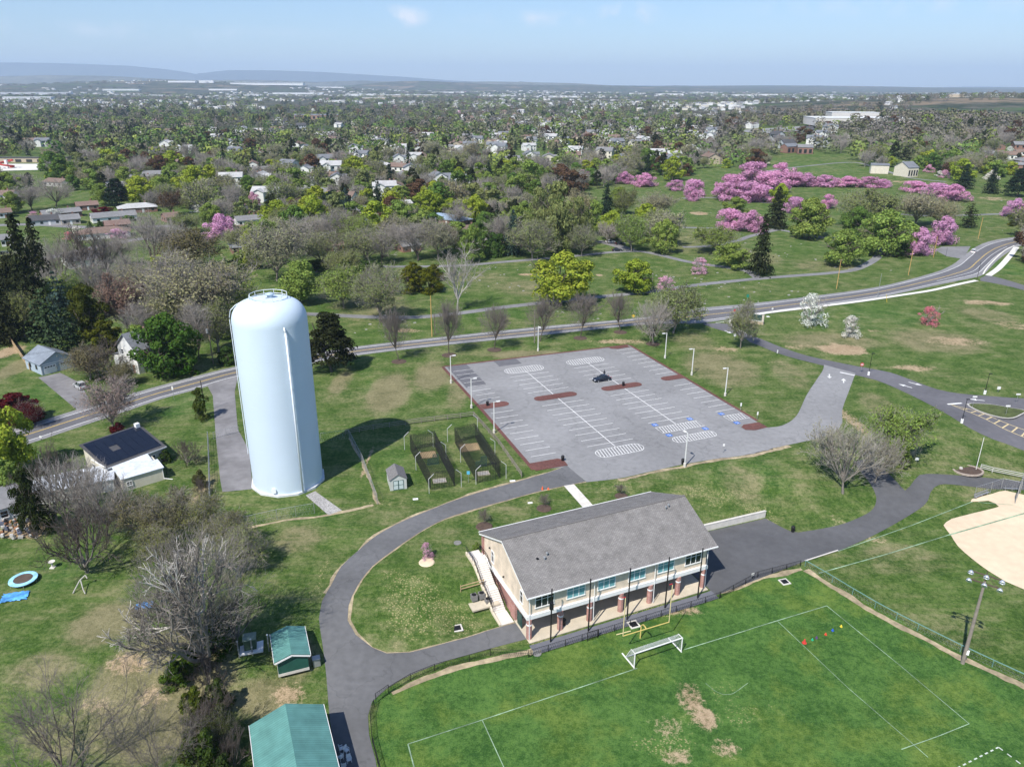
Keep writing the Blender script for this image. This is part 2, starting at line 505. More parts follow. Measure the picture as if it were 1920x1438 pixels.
for a in [(1580, 655, 75, 17, .8), (1790, 640, 100, 17, .55), (1715, 690, 75, 11, .55), (1850, 568, 80, 9, .6), (1900, 610, 60, 18, .5), (1160, 640, 95, 9, .55), (900, 690, 70, 8, .4),
          (1295, 1305, 46, 50, .66), (1320, 1345, 40, 44, .66), (1360, 1400, 60, 30, .52), (1270, 1420, 60, 30, .5), (1420, 1330, 40, 20, .4), (1250, 1360, 60, 40, .42), (1270, 1145, 95, 16, .62), (1030, 1205, 60, 9, .5),
          (540, 1300, 60, 32, .6), (240, 1245, 70, 34, .62), (290, 1305, 60, 40, .5), (180, 1330, 60, 30, .42), (760, 620, 50, 8, .6), (1500, 650, 60, 8, .5), (1600, 790, 30, 60, .55),
          (1360, 655, 40, 12, .5), (375, 925, 14, 50, .6), (15, 660, 40, 26, .7), (1310, 400, 28, 5, .8), (985, 515, 22, 3, .9), (1123, 516, 9, 3, .9), (1700, 850, 40, 14, .5),
          (1640, 1010, 40, 14, .4), (1560, 975, 60, 22, .35), (215, 800, 30, 14, .5), (1450, 680, 50, 14, .35), (45, 995, 70, 26, .85), (690, 865, 6, 60, .6), (1230, 620, 70, 10, .4),
          (1640, 620, 30, 6, .5), (880, 385, 40, 6, .9), (1690, 345, 40, 5, .6), (1860, 375, 40, 6, .6), (1870, 205, 160, 6, 1), (1400, 178, 120, 2, .8)]:
    patch(2, *a)
for a in [(780, 1135, 110, 75, .72), (740, 1085, 50, 40, .6), (860, 1170, 80, 40, .7), (1350, 930, 130, 34, .55), (1430, 960, 60, 20, .8), (1210, 1142, 140, 28, .95), (1330, 1090, 70, 18, .6),
          (1000, 1205, 60, 12, .5), (720, 940, 90, 22, .5), (1380, 1330, 190, 70, .42), (1250, 1400, 130, 40, .5), (560, 1230, 90, 40, .4), (600, 1080, 14, 80, .8), (990, 935, 70, 24, .45),
          (1740, 900, 60, 22, .4), (900, 960, 60, 40, .4), (1150, 910, 80, 24, .5)]:
    patch(3, *a)
for a in [(705, 745, 22, 75, .7, .30), (560, 965, 120, 22, .4), (740, 870, 40, 55, .45), (1480, 700, 45, 22, .6), (330, 760, 60, 40, .65), (70, 740, 60, 40, .5), (1640, 600, 180, 40, .5), (1880, 500, 60, 50, .8),
          (1400, 880, 100, 50, .5), (100, 1080, 90, 40, .55), (1590, 1010, 90, 40, .35), (1000, 590, 160, 16, .4), (1500, 420, 200, 60, .35), (700, 590, 140, 12, .4), (640, 1000, 90, 30, .3), (1500, 330, 160, 30, .5)]:
    patch(0, *a)

def cover_mat():
    m, nt, b = nodes_of('grassland')
    b.inputs['Roughness'].default_value = 0.95; b.inputs['Specular IOR Level'].default_value = 0.08
    N, L = nt.nodes, nt.links
    tcn = N.new('ShaderNodeTexCoord'); at = N.new('ShaderNodeAttribute'); at.attribute_name = 'cover'
    sp = N.new('ShaderNodeSeparateColor'); L.new(at.outputs['Color'], sp.inputs['Color'])
    def noise(s, d=5, r=0.55, sc=None, dist=0.0):
        n = N.new('ShaderNodeTexNoise'); n.inputs['Scale'].default_value = s; n.inputs['Detail'].default_value = d; n.inputs['Roughness'].default_value = r
        n.inputs['Distortion'].default_value = dist
        if sc:
            mpn = N.new('ShaderNodeMapping'); mpn.inputs['Scale'].default_value = sc; mpn.inputs['Rotation'].default_value = (0, 0, -0.42)
            L.new(tcn.outputs['Object'], mpn.inputs['Vector']); L.new(mpn.outputs['Vector'], n.inputs['Vector'])
        else: L.new(tcn.outputs['Object'], n.inputs['Vector'])
        return n.outputs['Fac']
    def mth(op, a, b_, c=False):
        n = N.new('ShaderNodeMath'); n.operation = op; n.use_clamp = c
        for i, x in enumerate((a, b_)):
            if isinstance(x, (int, float)): n.inputs[i].default_value = x
            else: L.new(x, n.inputs[i])
        return n.outputs[0]
    def remap(x, a, b_, lo=0.0, hi=1.0):
        n = N.new('ShaderNodeMapRange'); n.inputs['From Min'].default_value = a; n.inputs['From Max'].default_value = b_
        n.inputs['To Min'].default_value = lo; n.inputs['To Max'].default_value = hi; n.interpolation_type = 'SMOOTHSTEP'
        L.new(x, n.inputs['Value']); return n.outputs['Result']
    def mix(f, a, b_):
        n = N.new('ShaderNodeMix'); n.data_type = 'RGBA'
        if isinstance(f, (int, float)): n.inputs['Factor'].default_value = f
        else: L.new(f, n.inputs['Factor'])
        for k, x in (('A', a), ('B', b_)):
            if isinstance(x, tuple): n.inputs[k].default_value = (*x, 1)
            else: L.new(x, n.inputs[k])
        return n.outputs['Result']
    big, med, fine, tiny = noise(0.035, 4, 0.6), noise(0.22, 6, 0.65), noise(1.6, 5, 0.7), noise(7, 3, 0.6)
    streak = noise(0.9, 5, 0.65, (0.12, 1.0, 1))
    var = mth('ADD', mth('MULTIPLY', med, 0.30), mth('ADD', mth('MULTIPLY', fine, 0.38), mth('MULTIPLY', tiny, 0.32)))
    v = remap(var, 0.39, 0.61)
    green = mix(v, (0.034, 0.074, 0.014), (0.112, 0.176, 0.042))
    lush = mix(v, (0.028, 0.080, 0.017), (0.098, 0.190, 0.044))
    patch_ = noise(0.13, 5, 0.6)
    lush = mix(remap(mth('ADD', mth('MULTIPLY', patch_, 0.7), mth('MULTIPLY', big, 0.3)), 0.48, 0.60), lush, mix(v, (0.050, 0.104, 0.018), (0.145, 0.215, 0.048)))
    g = mix(sp.outputs['Red'], green, lush)
    tan = mix(v, (0.135, 0.130, 0.064), (0.275, 0.245, 0.140))
    dn = mth('ADD', mth('MULTIPLY', med, 0.34), mth('ADD', mth('MULTIPLY', streak, 0.26), mth('ADD', mth('MULTIPLY', fine, 0.18), mth('MULTIPLY', big, 0.22))))
    dryf = remap(mth('ADD', mth('MULTIPLY', dn, 1.9), mth('MULTIPLY', sp.outputs['Green'], 0.95)), 1.16, 1.62, 0, 0.95)
    g = mix(dryf, g, tan)
    # pale clippings and dandelion heads
    vo = N.new('ShaderNodeTexVoronoi'); vo.inputs['Scale'].default_value = 3.1; vo.inputs['Randomness'].default_value = 1.0
    L.new(tcn.outputs['Object'], vo.inputs['Vector'])
    clip = mth('MULTIPLY', remap(mth('ADD', vo.outputs['Distance'], mth('MULTIPLY', tiny, 0.5)), 0.66, 0.46), remap(mth('ADD', mth('ADD', med, mth('MULTIPLY', fine, 0.7)), mth('MULTIPLY', at.outputs['Alpha'], 0.62)), 1.08, 1.3))
    g = mix(mth('MULTIPLY', clip, 0.75), g, (0.38, 0.33, 0.17))
    # bare earth
    ef = remap(mth('ADD', mth('MULTIPLY', mth('ADD', mth('ADD', mth('MULTIPLY', med, 0.42), mth('MULTIPLY', tiny, 0.18)), mth('MULTIPLY', fine, 0.40)), 2.1), sp.outputs['Blue']), 1.44, 1.70)
    earth = mix(v, (0.25, 0.175, 0.105), (0.46, 0.36, 0.235))
    g = mix(ef, g, earth)
    # far country: woods, ploughed fields and lots mottled together
    geo = N.new('ShaderNodeNewGeometry'); sx = N.new('ShaderNodeSeparateXYZ'); L.new(geo.outputs['Position'], sx.inputs[0])
    farf = remap(sx.outputs['Y'], 900, 1700)
    f1, f2 = noise(0.0021, 6, 0.65, (1, 1.6, 1)), noise(0.012, 6, 0.7)
    fc = mix(remap(f2, 0.40, 0.60), (0.030, 0.042, 0.022), (0.105, 0.098, 0.075))
    fc = mix(remap(f1, 0.57, 0.62), fc, (0.20, 0.155, 0.105))
    fc = mix(remap(f1, 0.43, 0.38), fc, (0.060, 0.095, 0.032))
    g = mix(mth('MULTIPLY', farf, mth('SUBTRACT', 1.0, mth('MULTIPLY', sp.outputs['Blue'], 0.9, True), True)), g, fc)
    L.new(g, b.inputs['Base Color'])
    bp = N.new('ShaderNodeBump'); bp.inputs['Strength'].default_value = 0.5; bp.inputs['Distance'].default_value = 0.25
    L.new(mth('ADD', fine, tiny), bp.inputs['Height']); L.new(bp.outputs['Normal'], b.inputs['Normal'])
    return m

gme = np_mesh('ground', np.stack([GX, GY, GZ], 1), GF, cover_mat(), smooth=True)
at_ = gme.attributes.new('cover', 'FLOAT_COLOR', 'POINT')
at_.data.foreach_set('color', cover.ravel())
ground = bpy.data.objects.new('ground', gme); COL.objects.link(ground); ground['kind'] = 'structure'

# blue ridge on the skyline and a low rise far to the right
def ridge(name, prof, dist, depth, col, seed):
    r2 = np.random.default_rng(seed)
    xs = np.linspace(prof[0][0], prof[-1][0], 260)
    top = np.interp(xs, [p[0] for p in prof], [p[1] for p in prof])
    top += np.convolve(r2.normal(0, 5, 260), np.ones(9) / 9, 'same')
    rows = [(0.0, 0.0), (0.25, 0.35), (0.5, 0.75), (0.7, 0.96), (0.82, 1.0), (1.0, 0.9), (1.6, 0.0)]
    V = []
    for dy, k in rows:
        jit = r2.normal(0, 6, 260) * (0 < k < 0.98)
        for i, x in enumerate(xs): V.append((x, dist + dy * depth + 60 * math.sin(x / 700 + seed) * (1 - k), max(-60, top[i] * k + jit[i]) - 30))
    F = [(r * 260 + i, r * 260 + i + 1, (r + 1) * 260 + i + 1, (r + 1) * 260 + i) for r in range(len(rows) - 1) for i in range(259)]
    o = bpy.data.objects.new(name, np_mesh(name, V, F, mat(name + '_woods', col, 0.95, 0.55, 0.009, var2=0.35, scale2=0.0016, spec=0.05), smooth=True))
    COL.objects.link(o); o['kind'] = 'structure'
def sky_x(px, dist): return (px - 960) / FPX * dist * CP
def sky_h(py, dist): return 67 + 30 + math.tan(math.atan((719 - py) / FPX) - PITCH) * dist
D1 = 22500
ridge('mountain_ridge', [(sky_x(a, D1), sky_h(b, D1)) for a, b in [(-500, 112), (-200, 115), (0, 117), (90, 119), (180, 123), (250, 129), (290, 135), (315, 140), (335, 136), (380, 131), (470, 131), (560, 134), (650, 139),
                        (740, 144), (820, 150), (900, 154), (1000, 157), (1060, 160), (1120, 166)]], D1, 2600, (0.05, 0.055, 0.04), 3)
D2 = 31000
ridge('low_mountain', [(sky_x(a, D2), sky_h(b, D2)) for a, b in [(1000, 165), (1100, 160), (1300, 160), (1500, 162), (1700, 164), (1790, 166), (1830, 162), (1880, 160), (1960, 161), (2100, 160), (2300, 166)]], D2, 2600, (0.05, 0.055, 0.04), 5)
D3 = 12500
ridge('rolling_hills', [(sky_x(a, D3), sky_h(b, D3)) for a, b in [(-600, 170), (-300, 150), (0, 142), (120, 143), (220, 148), (300, 152), (420, 151), (560, 155), (640, 152), (800, 155), (900, 153), (1000, 154), (1090, 156), (1200, 163),
                        (1300, 160), (1420, 165), (1560, 164), (1700, 171), (1850, 170), (2000, 171), (2400, 172)]], D3, 1500, (0.12, 0.118, 0.085), 9)

# ------------------------------------------------------------------ paving
def seamed(m, sc):
    """tar filled cracks and drip stains on top of an asphalt colour"""
    nt = m.node_tree; b = nt.nodes['Principled BSDF']; src = b.inputs['Base Color'].links[0].from_socket
    t = nt.nodes.new('ShaderNodeTexCoord'); n = nt.nodes.new('ShaderNodeTexNoise'); n.inputs['Scale'].default_value = .35; n.inputs['Detail'].default_value = 5
    nt.links.new(t.outputs['Object'], n.inputs['Vector'])
    s = nt.nodes.new('ShaderNodeVectorMath'); s.operation = 'SCALE'; s.inputs['Scale'].default_value = 5.0; nt.links.new(n.outputs['Color'], s.inputs[0])
    a = nt.nodes.new('ShaderNodeVectorMath'); a.operation = 'ADD'; nt.links.new(t.outputs['Object'], a.inputs[0]); nt.links.new(s.outputs[0], a.inputs[1])
    v = nt.nodes.new('ShaderNodeTexVoronoi'); v.feature = 'DISTANCE_TO_EDGE'; v.inputs['Scale'].default_value = sc; nt.links.new(a.outputs[0], v.inputs['Vector'])
    r = nt.nodes.new('ShaderNodeMapRange'); r.inputs['From Min'].default_value = .006; r.inputs['From Max'].default_value = .013; r.inputs['To Min'].default_value = .86; nt.links.new(v.outputs['Distance'], r.inputs['Value'])
    v2 = nt.nodes.new('ShaderNodeTexVoronoi'); v2.inputs['Scale'].default_value = .28; nt.links.new(a.outputs[0], v2.inputs['Vector'])
    r2_ = nt.nodes.new('ShaderNodeMapRange'); r2_.inputs['From Min'].default_value = .05; r2_.inputs['From Max'].default_value = .22; r2_.inputs['To Min'].default_value = .86; nt.links.new(v2.outputs['Distance'], r2_.inputs['Value'])
    mu = nt.nodes.new('ShaderNodeMath'); mu.operation = 'MULTIPLY'; nt.links.new(r.outputs[0], mu.inputs[0]); nt.links.new(r2_.outputs[0], mu.inputs[1])
    vm = nt.nodes.new('ShaderNodeVectorMath'); vm.operation = 'SCALE'; nt.links.new(src, vm.inputs[0]); nt.links.new(mu.outputs[0], vm.inputs['Scale']); nt.links.new(vm.outputs[0], b.inputs['Base Color'])
    return m
asphalt_new = seamed(mat('asphalt_new', (0.130, 0.131, 0.136), 0.9, 0.12, 1.2, var2=0.18, scale2=0.09, bump_=0.15, bscale=6), .12)
asphalt_mid = mat('asphalt_mid', (0.125, 0.123, 0.135), 0.9, 0.12, 0.8, var2=0.18, scale2=0.07, bump_=0.15, bscale=6)
asphalt_road = mat('asphalt_road', (0.135, 0.134, 0.145), 0.9, 0.10, 0.9, var2=0.12, scale2=0.06, bump_=0.1, bscale=6)
asphalt_shoulder = mat('asphalt_shoulder', (0.24, 0.238, 0.245), 0.9, 0.12, 0.8, var2=0.1, scale2=0.07)
asphalt_old = seamed(mat('asphalt_old', (0.243, 0.243, 0.247), 0.92, 0.12, 0.9, var2=0.15, scale2=0.055, bump_=0.15, bscale=6), .075)
asphalt_dark = mat('asphalt_dark', (0.13, 0.13, 0.142), 0.9, 0.12, 0.7, var2=0.1)
path_grey = mat('path_grey', (0.20, 0.20, 0.205), 0.92, 0.15, 0.8, var2=0.18, scale2=0.08)
drive_grey = mat('drive_grey', (0.20, 0.195, 0.20), 0.92, 0.16, 0.7, var2=0.22, scale2=0.13)
concrete = mat('concrete', (0.60, 0.57, 0.52), 0.85, 0.10, 1.2, var2=0.08, scale2=0.3)
concrete_tan = mat('concrete_tan', (0.52, 0.46, 0.36), 0.85, 0.10, 1.0, var2=0.08, scale2=0.3)
paint_white = mat('paint_white', (0.70, 0.70, 0.69), 0.75, 0.14, 3.0, var2=0.12, scale2=0.4)
paint_worn = mat('paint_worn', (0.25, 0.36, 0.24), 0.85, 0.35, 2.0, var2=0.5, scale2=0.3)
paint_yellow = mat('paint_yellow', (0.58, 0.42, 0.14), 0.75, 0.15, 3.0, var2=0.15, scale2=0.3)
paint_blue = mat('paint_blue', (0.05, 0.16, 0.50), 0.7, 0.1, 3.0)
sand = mat('sand', (0.66, 0.53, 0.38), 0.95, 0.07, 0.8, var2=0.08, scale2=0.1)
earth_edge = mat('earth_edge', (0.34, 0.28, 0.18), 0.95, 0.25, 1.6, var2=0.3, scale2=0.4)
mulch_red = mat('mulch_red', (0.135, 0.060, 0.052), 0.95, 0.3, 3.0, var2=0.15)
mulch_brown = mat('mulch_brown', (0.09, 0.062, 0.048), 0.95, 0.3, 3.0)
grass_plain = None

up = g2((-260, 900), (-100, 845), (0, 812), (63, 793), (155, 765), (247, 738), (327, 716), (443, 687), (560, 667), (668, 650), (800, 635), (1000, 614), (1190, 597), (1250, 588), (1311, 578), (1400, 570), (1513, 556.7), (1646, 538), (1746, 513),
        (1785, 497), (1808, 479), (1832, 462), (1863, 451), (1920, 442.5), (2000, 434), (2150, 424))
dn_ = g2((-260, 940), (-100, 885), (0, 850), (70, 827), (150, 800), (240, 770), (300, 749), (377, 728), (443, 709), (560, 686), (668, 667), (800, 651), (1000, 630.5), (1190, 610.5), (1250, 607), (1313, 606), (1380, 597), (1513, 578), (1647, 558), (1747, 537),
        (1800, 526), (1840, 517), (1856, 503), (1872, 487), (1893, 472), (1920, 460), (2000, 449), (2150, 437))
U, Dn = spline(up, 3), spline(dn_, 3)
sheet('main_road', U + Dn[::-1], asphalt_shoulder, 0.02, 3)
def resample(L, n):
    A = np.array(L); d = np.r_[0, np.cumsum(np.linalg.norm(np.diff(A, axis=0), axis=1))]
    s = np.linspace(0, d[-1], n); return np.stack([np.interp(s, d, A[:, 0]), np.interp(s, d, A[:, 1])], 1)
def between(f, n=260):
    a, b = resample(U, n), resample(Dn, n); return a * (1 - f) + b * f
e1, e2 = between(0.20), between(0.84)
sheet('road_lanes', list(e1) + list(e2)[::-1], asphalt_road, 0.035, 3)
m = MB(); ribbon(m, e1, 0.22, 0.05); ribbon(m, e2, 0.22, 0.05); m.build('road_edge_lines', paint_white)['kind'] = 'structure'
mid = between(0.52)
m = MB(); ribbon(m, mid + np.array([0.0, 0.2]), 0.16, 0.05); ribbon(m, mid - np.array([0.0, 0.2]), 0.16, 0.05); m.build('road_centre_lines', paint_yellow)['kind'] = 'structure'
m = MB(); ribbon(m, between(0.69)[int(260 * .62):int(260 * .80)], 0.18, 0.05); m.build('turn_lane_lines', paint_white)['kind'] = 'structure'

# access road with its two arms
acc = spline(g2((1320, 606), (1362, 607), (1371, 612), (1378, 618), (1397, 625), (1430, 637), (1467, 652), (1513, 667), (1563, 678), (1613, 688), (1667, 698), (1710, 713), (1757, 730), (1800, 738), (1847, 742), (1920, 747), (2050, 752)), 2) + \
    spline(g2((2050, 900), (1920, 845), (1860, 823), (1813, 800), (1773, 775), (1730, 752), (1680, 728), (1643, 713), (1603, 703), (1545, 686), (1493, 673), (1457, 662), (1423, 648), (1405, 641), (1390, 630), (1343, 617), (1318, 608)), 2)
sheet('access_road', acc, asphalt_mid, 0.03, 2)
# tapered grass island between the arms, behind a kerb
isl = spline(g2((1812, 758), (1830, 757), (1860, 759), (1900, 766), (1925, 772), (1915, 780), (1900, 787), (1880, 786), (1850, 777), (1825, 767)), 1.0, True)
m = MB(); m.prism([tuple(p) for p in isl], 0.02, 0.14); m.build('kerb_island', mat('kerb_concrete', (0.45, 0.43, 0.40), 0.85, 0.1))['kind'] = 'structure'
c0 = np.mean(np.array(isl), 0)
m = MB(); m.prism([tuple(c0 + (np.array(p) - c0) * 0.93) for p in isl], 0.05, 0.17); m.build('grass_island', mat('grass_dry', (0.075, 0.095, 0.032), 0.95, 0.35, 1.5, var2=0.25, scale2=0.3))['kind'] = 'structure'
m = MB()
hat = g2((1783, 759), (1830, 778), (1880, 803), (1920, 820), (1960, 838)); hat2 = g2((1783, 759), (1830, 771), (1880, 791), (1920, 806), (1960, 818))
ribbon(m, spline(hat, 2), 0.2, 0.05); ribbon(m, spline(hat2, 2), 0.2, 0.05)
a_, b_ = resample(spline(hat, 1), 12), resample(spline(hat2, 1), 12)
for k in range(2, 12): ribbon(m, [a_[k - 1] * .4 + a_[k] * .6, b_[k]], 0.3, 0.05)
m.build('hatched_median', mat('paint_pale_yellow', (.55, .45, .26), .8, .2, 2))['kind'] = 'structure'
m = MB()
def bar(p, q_, w, dz=0.05): ribbon(m, lin(g2(p, q_), 1), w, dz)
bar(q6(1490, 955), q6(1570, 948), 0.6); bar(q6(885, 775), q6(968, 793), 0.6, 0.06); bar(q6(185, 497), q6(262, 487), .3)
def arrow(px, py, px2, py2):
    a, b = G(px, py)[:2], G(px2, py2)[:2]; d = (b - a) / np.linalg.norm(b - a); n = np.array([-d[1], d[0]]); L_ = 3.2
    ribbon(m, [a, a + d * L_ * .6], 0.28, 0.052)
    t = [a + d * L_ * .55 + n * .6, a + d * L_ * .55 - n * .6, a + d * L_]
    m.add([(p[0], p[1], float(T(p[0], p[1])) + 0.054) for p in t], [(0, 1, 2)] if np.cross(t[1] - t[0], t[2] - t[0]) > 0 else [(0, 2, 1)])
arrow(*q6(1270, 830), *q6(1330, 845)); arrow(*q6(1290, 862), *q6(1240, 848)); arrow(*q6(825, 785), *q6(825, 812)); arrow(*q6(905, 835), *q6(905, 810)); arrow(*q6(1700, 935), *q6(1640, 928)); arrow(*q6(235, 540), *q6(270, 555))
m.build('road_arrows', paint_white)['kind'] = 'structure'

# parking lot in its own axes
LO = np.array([3.5716, 179.2077]); LV = np.array([0.37167, -0.92837]); LU = np.array([0.92837, 0.37167])
def lot(a, b): return LO + LV * a + LU * b
lotpoly = [lot(-10.6, -18.2), lot(-8.8, 34.6)] + [lot(a, 34.4) for a in (0, 10, 20, 30, 40)] + spline(g2((1436.7, 802), (1466, 798), (1493, 780), (1513, 740), (1534, 708), (1543, 694), (1545, 684)), 1) + \
    spline(g2((1604, 700), (1593, 730), (1580, 766), (1578, 795), (1563, 812), (1540, 821), (1480, 834), (1413, 851), (1340, 861), (1280, 871), (1220, 884), (1160, 897), (1100, 904)), 1) + [lot(50.4, -12.5), lot(49, -18.8), lot(20, -18.4)]
sheet('parking_lot', lin(lotpoly, 1.5), asphalt_old, 0.035, 2)
for k, (a0, a1, b0, b1) in enumerate([(-10.2, -5.8, -5.0, 1.2), (-10.4, 5.2, -17.6, -12.3)]):
    sheet('asphalt_patch', lin([lot(a0, b0), lot(a0, b1), lot(a1, b1), lot(a1, b0), lot(a0, b0)], 1.5), asphalt_dark, 0.045, 2)
m = MB()
def stripe(a0, b0, a1, b1, w=0.13): ribbon(m, [lot(a0, b0), lot(a1, b1)], w, 0.055)
for k in range(5): stripe(2.4 + 2.8 * k, -5.25, 2.35 + 2.8 * k, 5.2); stripe(2.4 + 2.8 * k, 12.1, 2.4 + 2.8 * k, 22.3)
for k in range(9): stripe(21.8 + 2.77 * k, -5.25, 21.9 + 2.77 * k, 5.1)
for k in range(7): stripe(22.1 + 2.75 * k, 11.95, 22.1 + 2.75 * k, 22.2)
for k in range(8): stripe(-6.5 + 2.83 * k, -17.2, -6.5 + 2.83 * k, -12.3); stripe(-5.9 + 2.8 * k, 29.1, -5.9 + 2.8 * k, 34.2)
for k in range(9): stripe(21.5 + 2.8 * k, -17.4, 21.6 + 2.8 * k, -12.2)
for k in range(7): stripe(22.1 + 2.77 * k, 29.1, 22.1 + 2.77 * k, 34.2)
stripe(-0.4, 0, 17, 0, .17); stripe(18.8, 0, 46, 0, .17); stripe(0, 17.3, 16.6, 17.3, .17); stripe(19, 17.3, 41, 17.3, .17)
def hatch(a0, a1, b0, b1, rnd_=True):
    r = (a1 - a0) / 2; am = (a0 + a1) / 2
    if rnd_:
        o = [lot(am + r * math.cos(t), b1 - r + r * math.sin(t)) for t in np.linspace(0, math.pi, 9)] + [lot(am + r * math.cos(t), b0 + r + r * math.sin(t)) for t in np.linspace(math.pi, 2 * math.pi, 9)]
        o = [lot(am + r, b1 - r)] + o[1:]
    else: o = [lot(a0, b0), lot(a0, b1), lot(a1, b1), lot(a1, b0)]
    ribbon(m, o + [o[0]], 0.13, 0.055)
    n = int((b1 - b0) / 0.62)
    for k in range(1, n):
        b = b0 + (b1 - b0) * k / n; ins_ = 0.0
        ee = min(b - b0, b1 - b)
        if rnd_ and ee < r: ins_ = r - math.sqrt(max(0, r * r - (r - ee) ** 2))
        stripe(a0 + ins_, b + .25, a1 - ins_, b - .25, 0.15)
hatch(-3.5, .3, -5.1, 5.3); hatch(-3.4, .2, 12.2, 22.7); hatch(46.1, 49.4, -5.2, 5.2); hatch(41.2, 44, 12.2, 22.5, False); hatch(46.6, 49.2, 12.3, 22.4); hatch(41.4, 44.1, 29.2, 34.1, False)
m.build('parking_lines', paint_white)['kind'] = 'structure'
m = MB(); m2 = MB()
for a, b in [(39.8, 12.9), (45.3, 12.9), (39.9, 21.6), (45.3, 21.8), (40.1, 29.6), (45.3, 29.8)]:
    p = lot(a, b); m.prism([tuple(lot(a + s * .6, b + t * .6)) for s, t in ((-1, -1), (-1, 1), (1, 1), (1, -1))], 0.04, 0.057)
    ribbon(m2, [lot(a - .4, b), lot(a + .05, b), lot(a + .05, b + .3), lot(a + .4, b + .35)], .1, 0.062)
    ribbon(m2, [lot(a + .05 + .3 * math.cos(t), b - .05 + .3 * math.sin(t)) for t in np.linspace(-.3, 4.2, 10)], .09, 0.062)
m.build('accessible_bay_marking', paint_blue)['kind'] = 'structure'; m2.build('wheelchair_symbol_marking', paint_white)['kind'] = 'structure'

# red mulch beds of the parking lot and its red edging
def pill(a, b0, b1, r):
    return [lot(a + r * math.cos(t), b1 - r + r * math.sin(t)) for t in np.linspace(0, math.pi, 10)] + [lot(a + r * math.cos(t), b0 + r + r * math.sin(t)) for t in np.linspace(math.pi, 2 * math.pi, 10)]
BEDS = [('mulch_bed', pill(17.7, -5.4, 5.3, 1.35), 'long red mulch island centred on the western double row of bays'),
        ('mulch_bed', pill(17.9, 11.9, 22.6, 1.35), 'long red mulch island holding a bin, beside the black car'),
        ('mulch_bed', [lot(16, -18.2), lot(16, -13)] + [lot(17.4 + 1.4 * math.cos(t), -13 + 1.4 * math.sin(t)) for t in np.linspace(math.pi, 0, 7)] + [lot(18.8, -18.2)], 'short red mulch bed on the edge of the lot near the batting cages'),
        ('mulch_bed', [lot(16, 34.6), lot(16, 30)] + [lot(17.3 + 1.3 * math.cos(t), 30 - 1.3 * math.sin(t)) for t in np.linspace(math.pi, 0, 7)] + [lot(18.6, 34.6)], 'short red mulch bed on the lawn side edge opposite the cages'),
        ('mulch_bed', [lot(46.4, -18.9), lot(46.5, -13), lot(47.3, -12.1), lot(49.8, -12.3), lot(49.6, -18.9)], 'square red mulch bed with a bin at the corner of the loop road'),
        ('mulch_bed', [lot(46.8, 34.4), lot(46.7, 30.4), lot(47.6, 29.2), lot(49, 29.2), lot(49.9, 31), lot(49.6, 34.4)], 'rounded red mulch bed beside the exit drive of the lot'),
        ('mulch_bed', [lot(-8.6, 34), lot(-9.6, 28.2), lot(-7.9, 28.4), lot(-6.9, 30), lot(-7.2, 34)], 'thin red mulch bed at the corner by the roadside oaks')]
for n_, o_, l_ in BEDS:
    b_ = sheet(n_, lin(o_ + [o_[0]], .8), mulch_red, 0.10, 1.2, kind=None); tag(b_, l_, 'mulch bed', 'mulch beds of the parking lot')
for o_ in ([lot(-10.9, -18.6), lot(20, -18.6), lot(49, -19.1)], [lot(-11, -18.2), lot(-9.1, 34.6)], [lot(-8.6, 34.8), lot(20, 34.75), lot(46, 34.6)]):
    m = MB(); ribbon(m, lin(o_, 2), 0.75, 0.06); m.build('mulch_strip', mulch_red)['kind'] = 'structure'

# loop road round the lawn, and the paved yard east of the clubhouse
outer = spline(g2((1063, 873), (1028, 886), (970, 903), (912, 919), (853, 938), (807, 956), (756, 977), (706, 1004), (671, 1033), (640, 1062), (621, 1097), (603.5, 1128), (598, 1159), (605, 1210), (612, 1268), (617, 1334), (625, 1390), (640, 1460), (655, 1560)), 1.5)
o2 = spline(g2((735, 1560), (712, 1470), (704, 1423), (692, 1377), (690, 1342), (698, 1315), (725, 1291), (756, 1272), (815, 1247), (873, 1229), (930, 1213), (988, 1198)), 1.5)
inner = spline(g2((966, 1168), (912, 1183), (834, 1206), (768, 1223), (725, 1225), (698, 1214), (667, 1190), (651.6, 1163), (653.6, 1136), (671, 1097), (698, 1062), (741, 1029), (783.6, 1000), (834, 973), (892, 954), (950, 938), (1012, 921), (1059, 911), (1098, 903)), 1.5)
sheet('loop_road', outer + o2 + inner, asphalt_new, 0.05, 1.5)
for L_, w in ((outer[:-20], .9), (inner, .5)):
    m = MB(); ribbon(m, L_, w, 0.03, jit=.9); m.build('road_verge', earth_edge)['kind'] = 'structure'
yard = lin([BA + BU * 29.75 + BW * -0.6, BA + BU * 29.75 + BW * 13.0] + g2((1435, 972)), 1.2) + spline(g2((1435, 972), (1482, 996), (1513, 996), (1571, 985), (1614, 969), (1637, 954), (1643, 932), (1632, 908), (1613, 884), (1600, 866)), 1.2) + \
    spline(g2((1632, 858), (1655, 878), (1680, 902), (1697, 920), (1706, 912), (1718.6, 896), (1738, 888.5), (1823, 893.6), (1920, 903), (2020, 914)), 1.2) + spline(g2((2020, 932), (1920, 919), (1862, 917), (1790, 909), (1761, 909), (1746, 921), (1734, 946), (1687, 977), (1629, 1008), (1571, 1033), (1509, 1052)), 1.2) + lin([G(1509, 1052)[:2], G(1497, 1057)[:2], BA + BU * 29.75 + BW * -2.2], 1.2)
sheet('paved_yard', yard, mat('asphalt_yard', (0.100, 0.101, 0.107), 0.9, 0.12, 1.0, var2=0.2, scale2=0.08), 0.05, 1.5)
m = MB(); ribbon(m, spline(g2((1571, 1033), (1540, 1043), (1509, 1053)), 1), 0.25, 0.2); m.build('yard_kerb', concrete)['kind'] = 'structure'
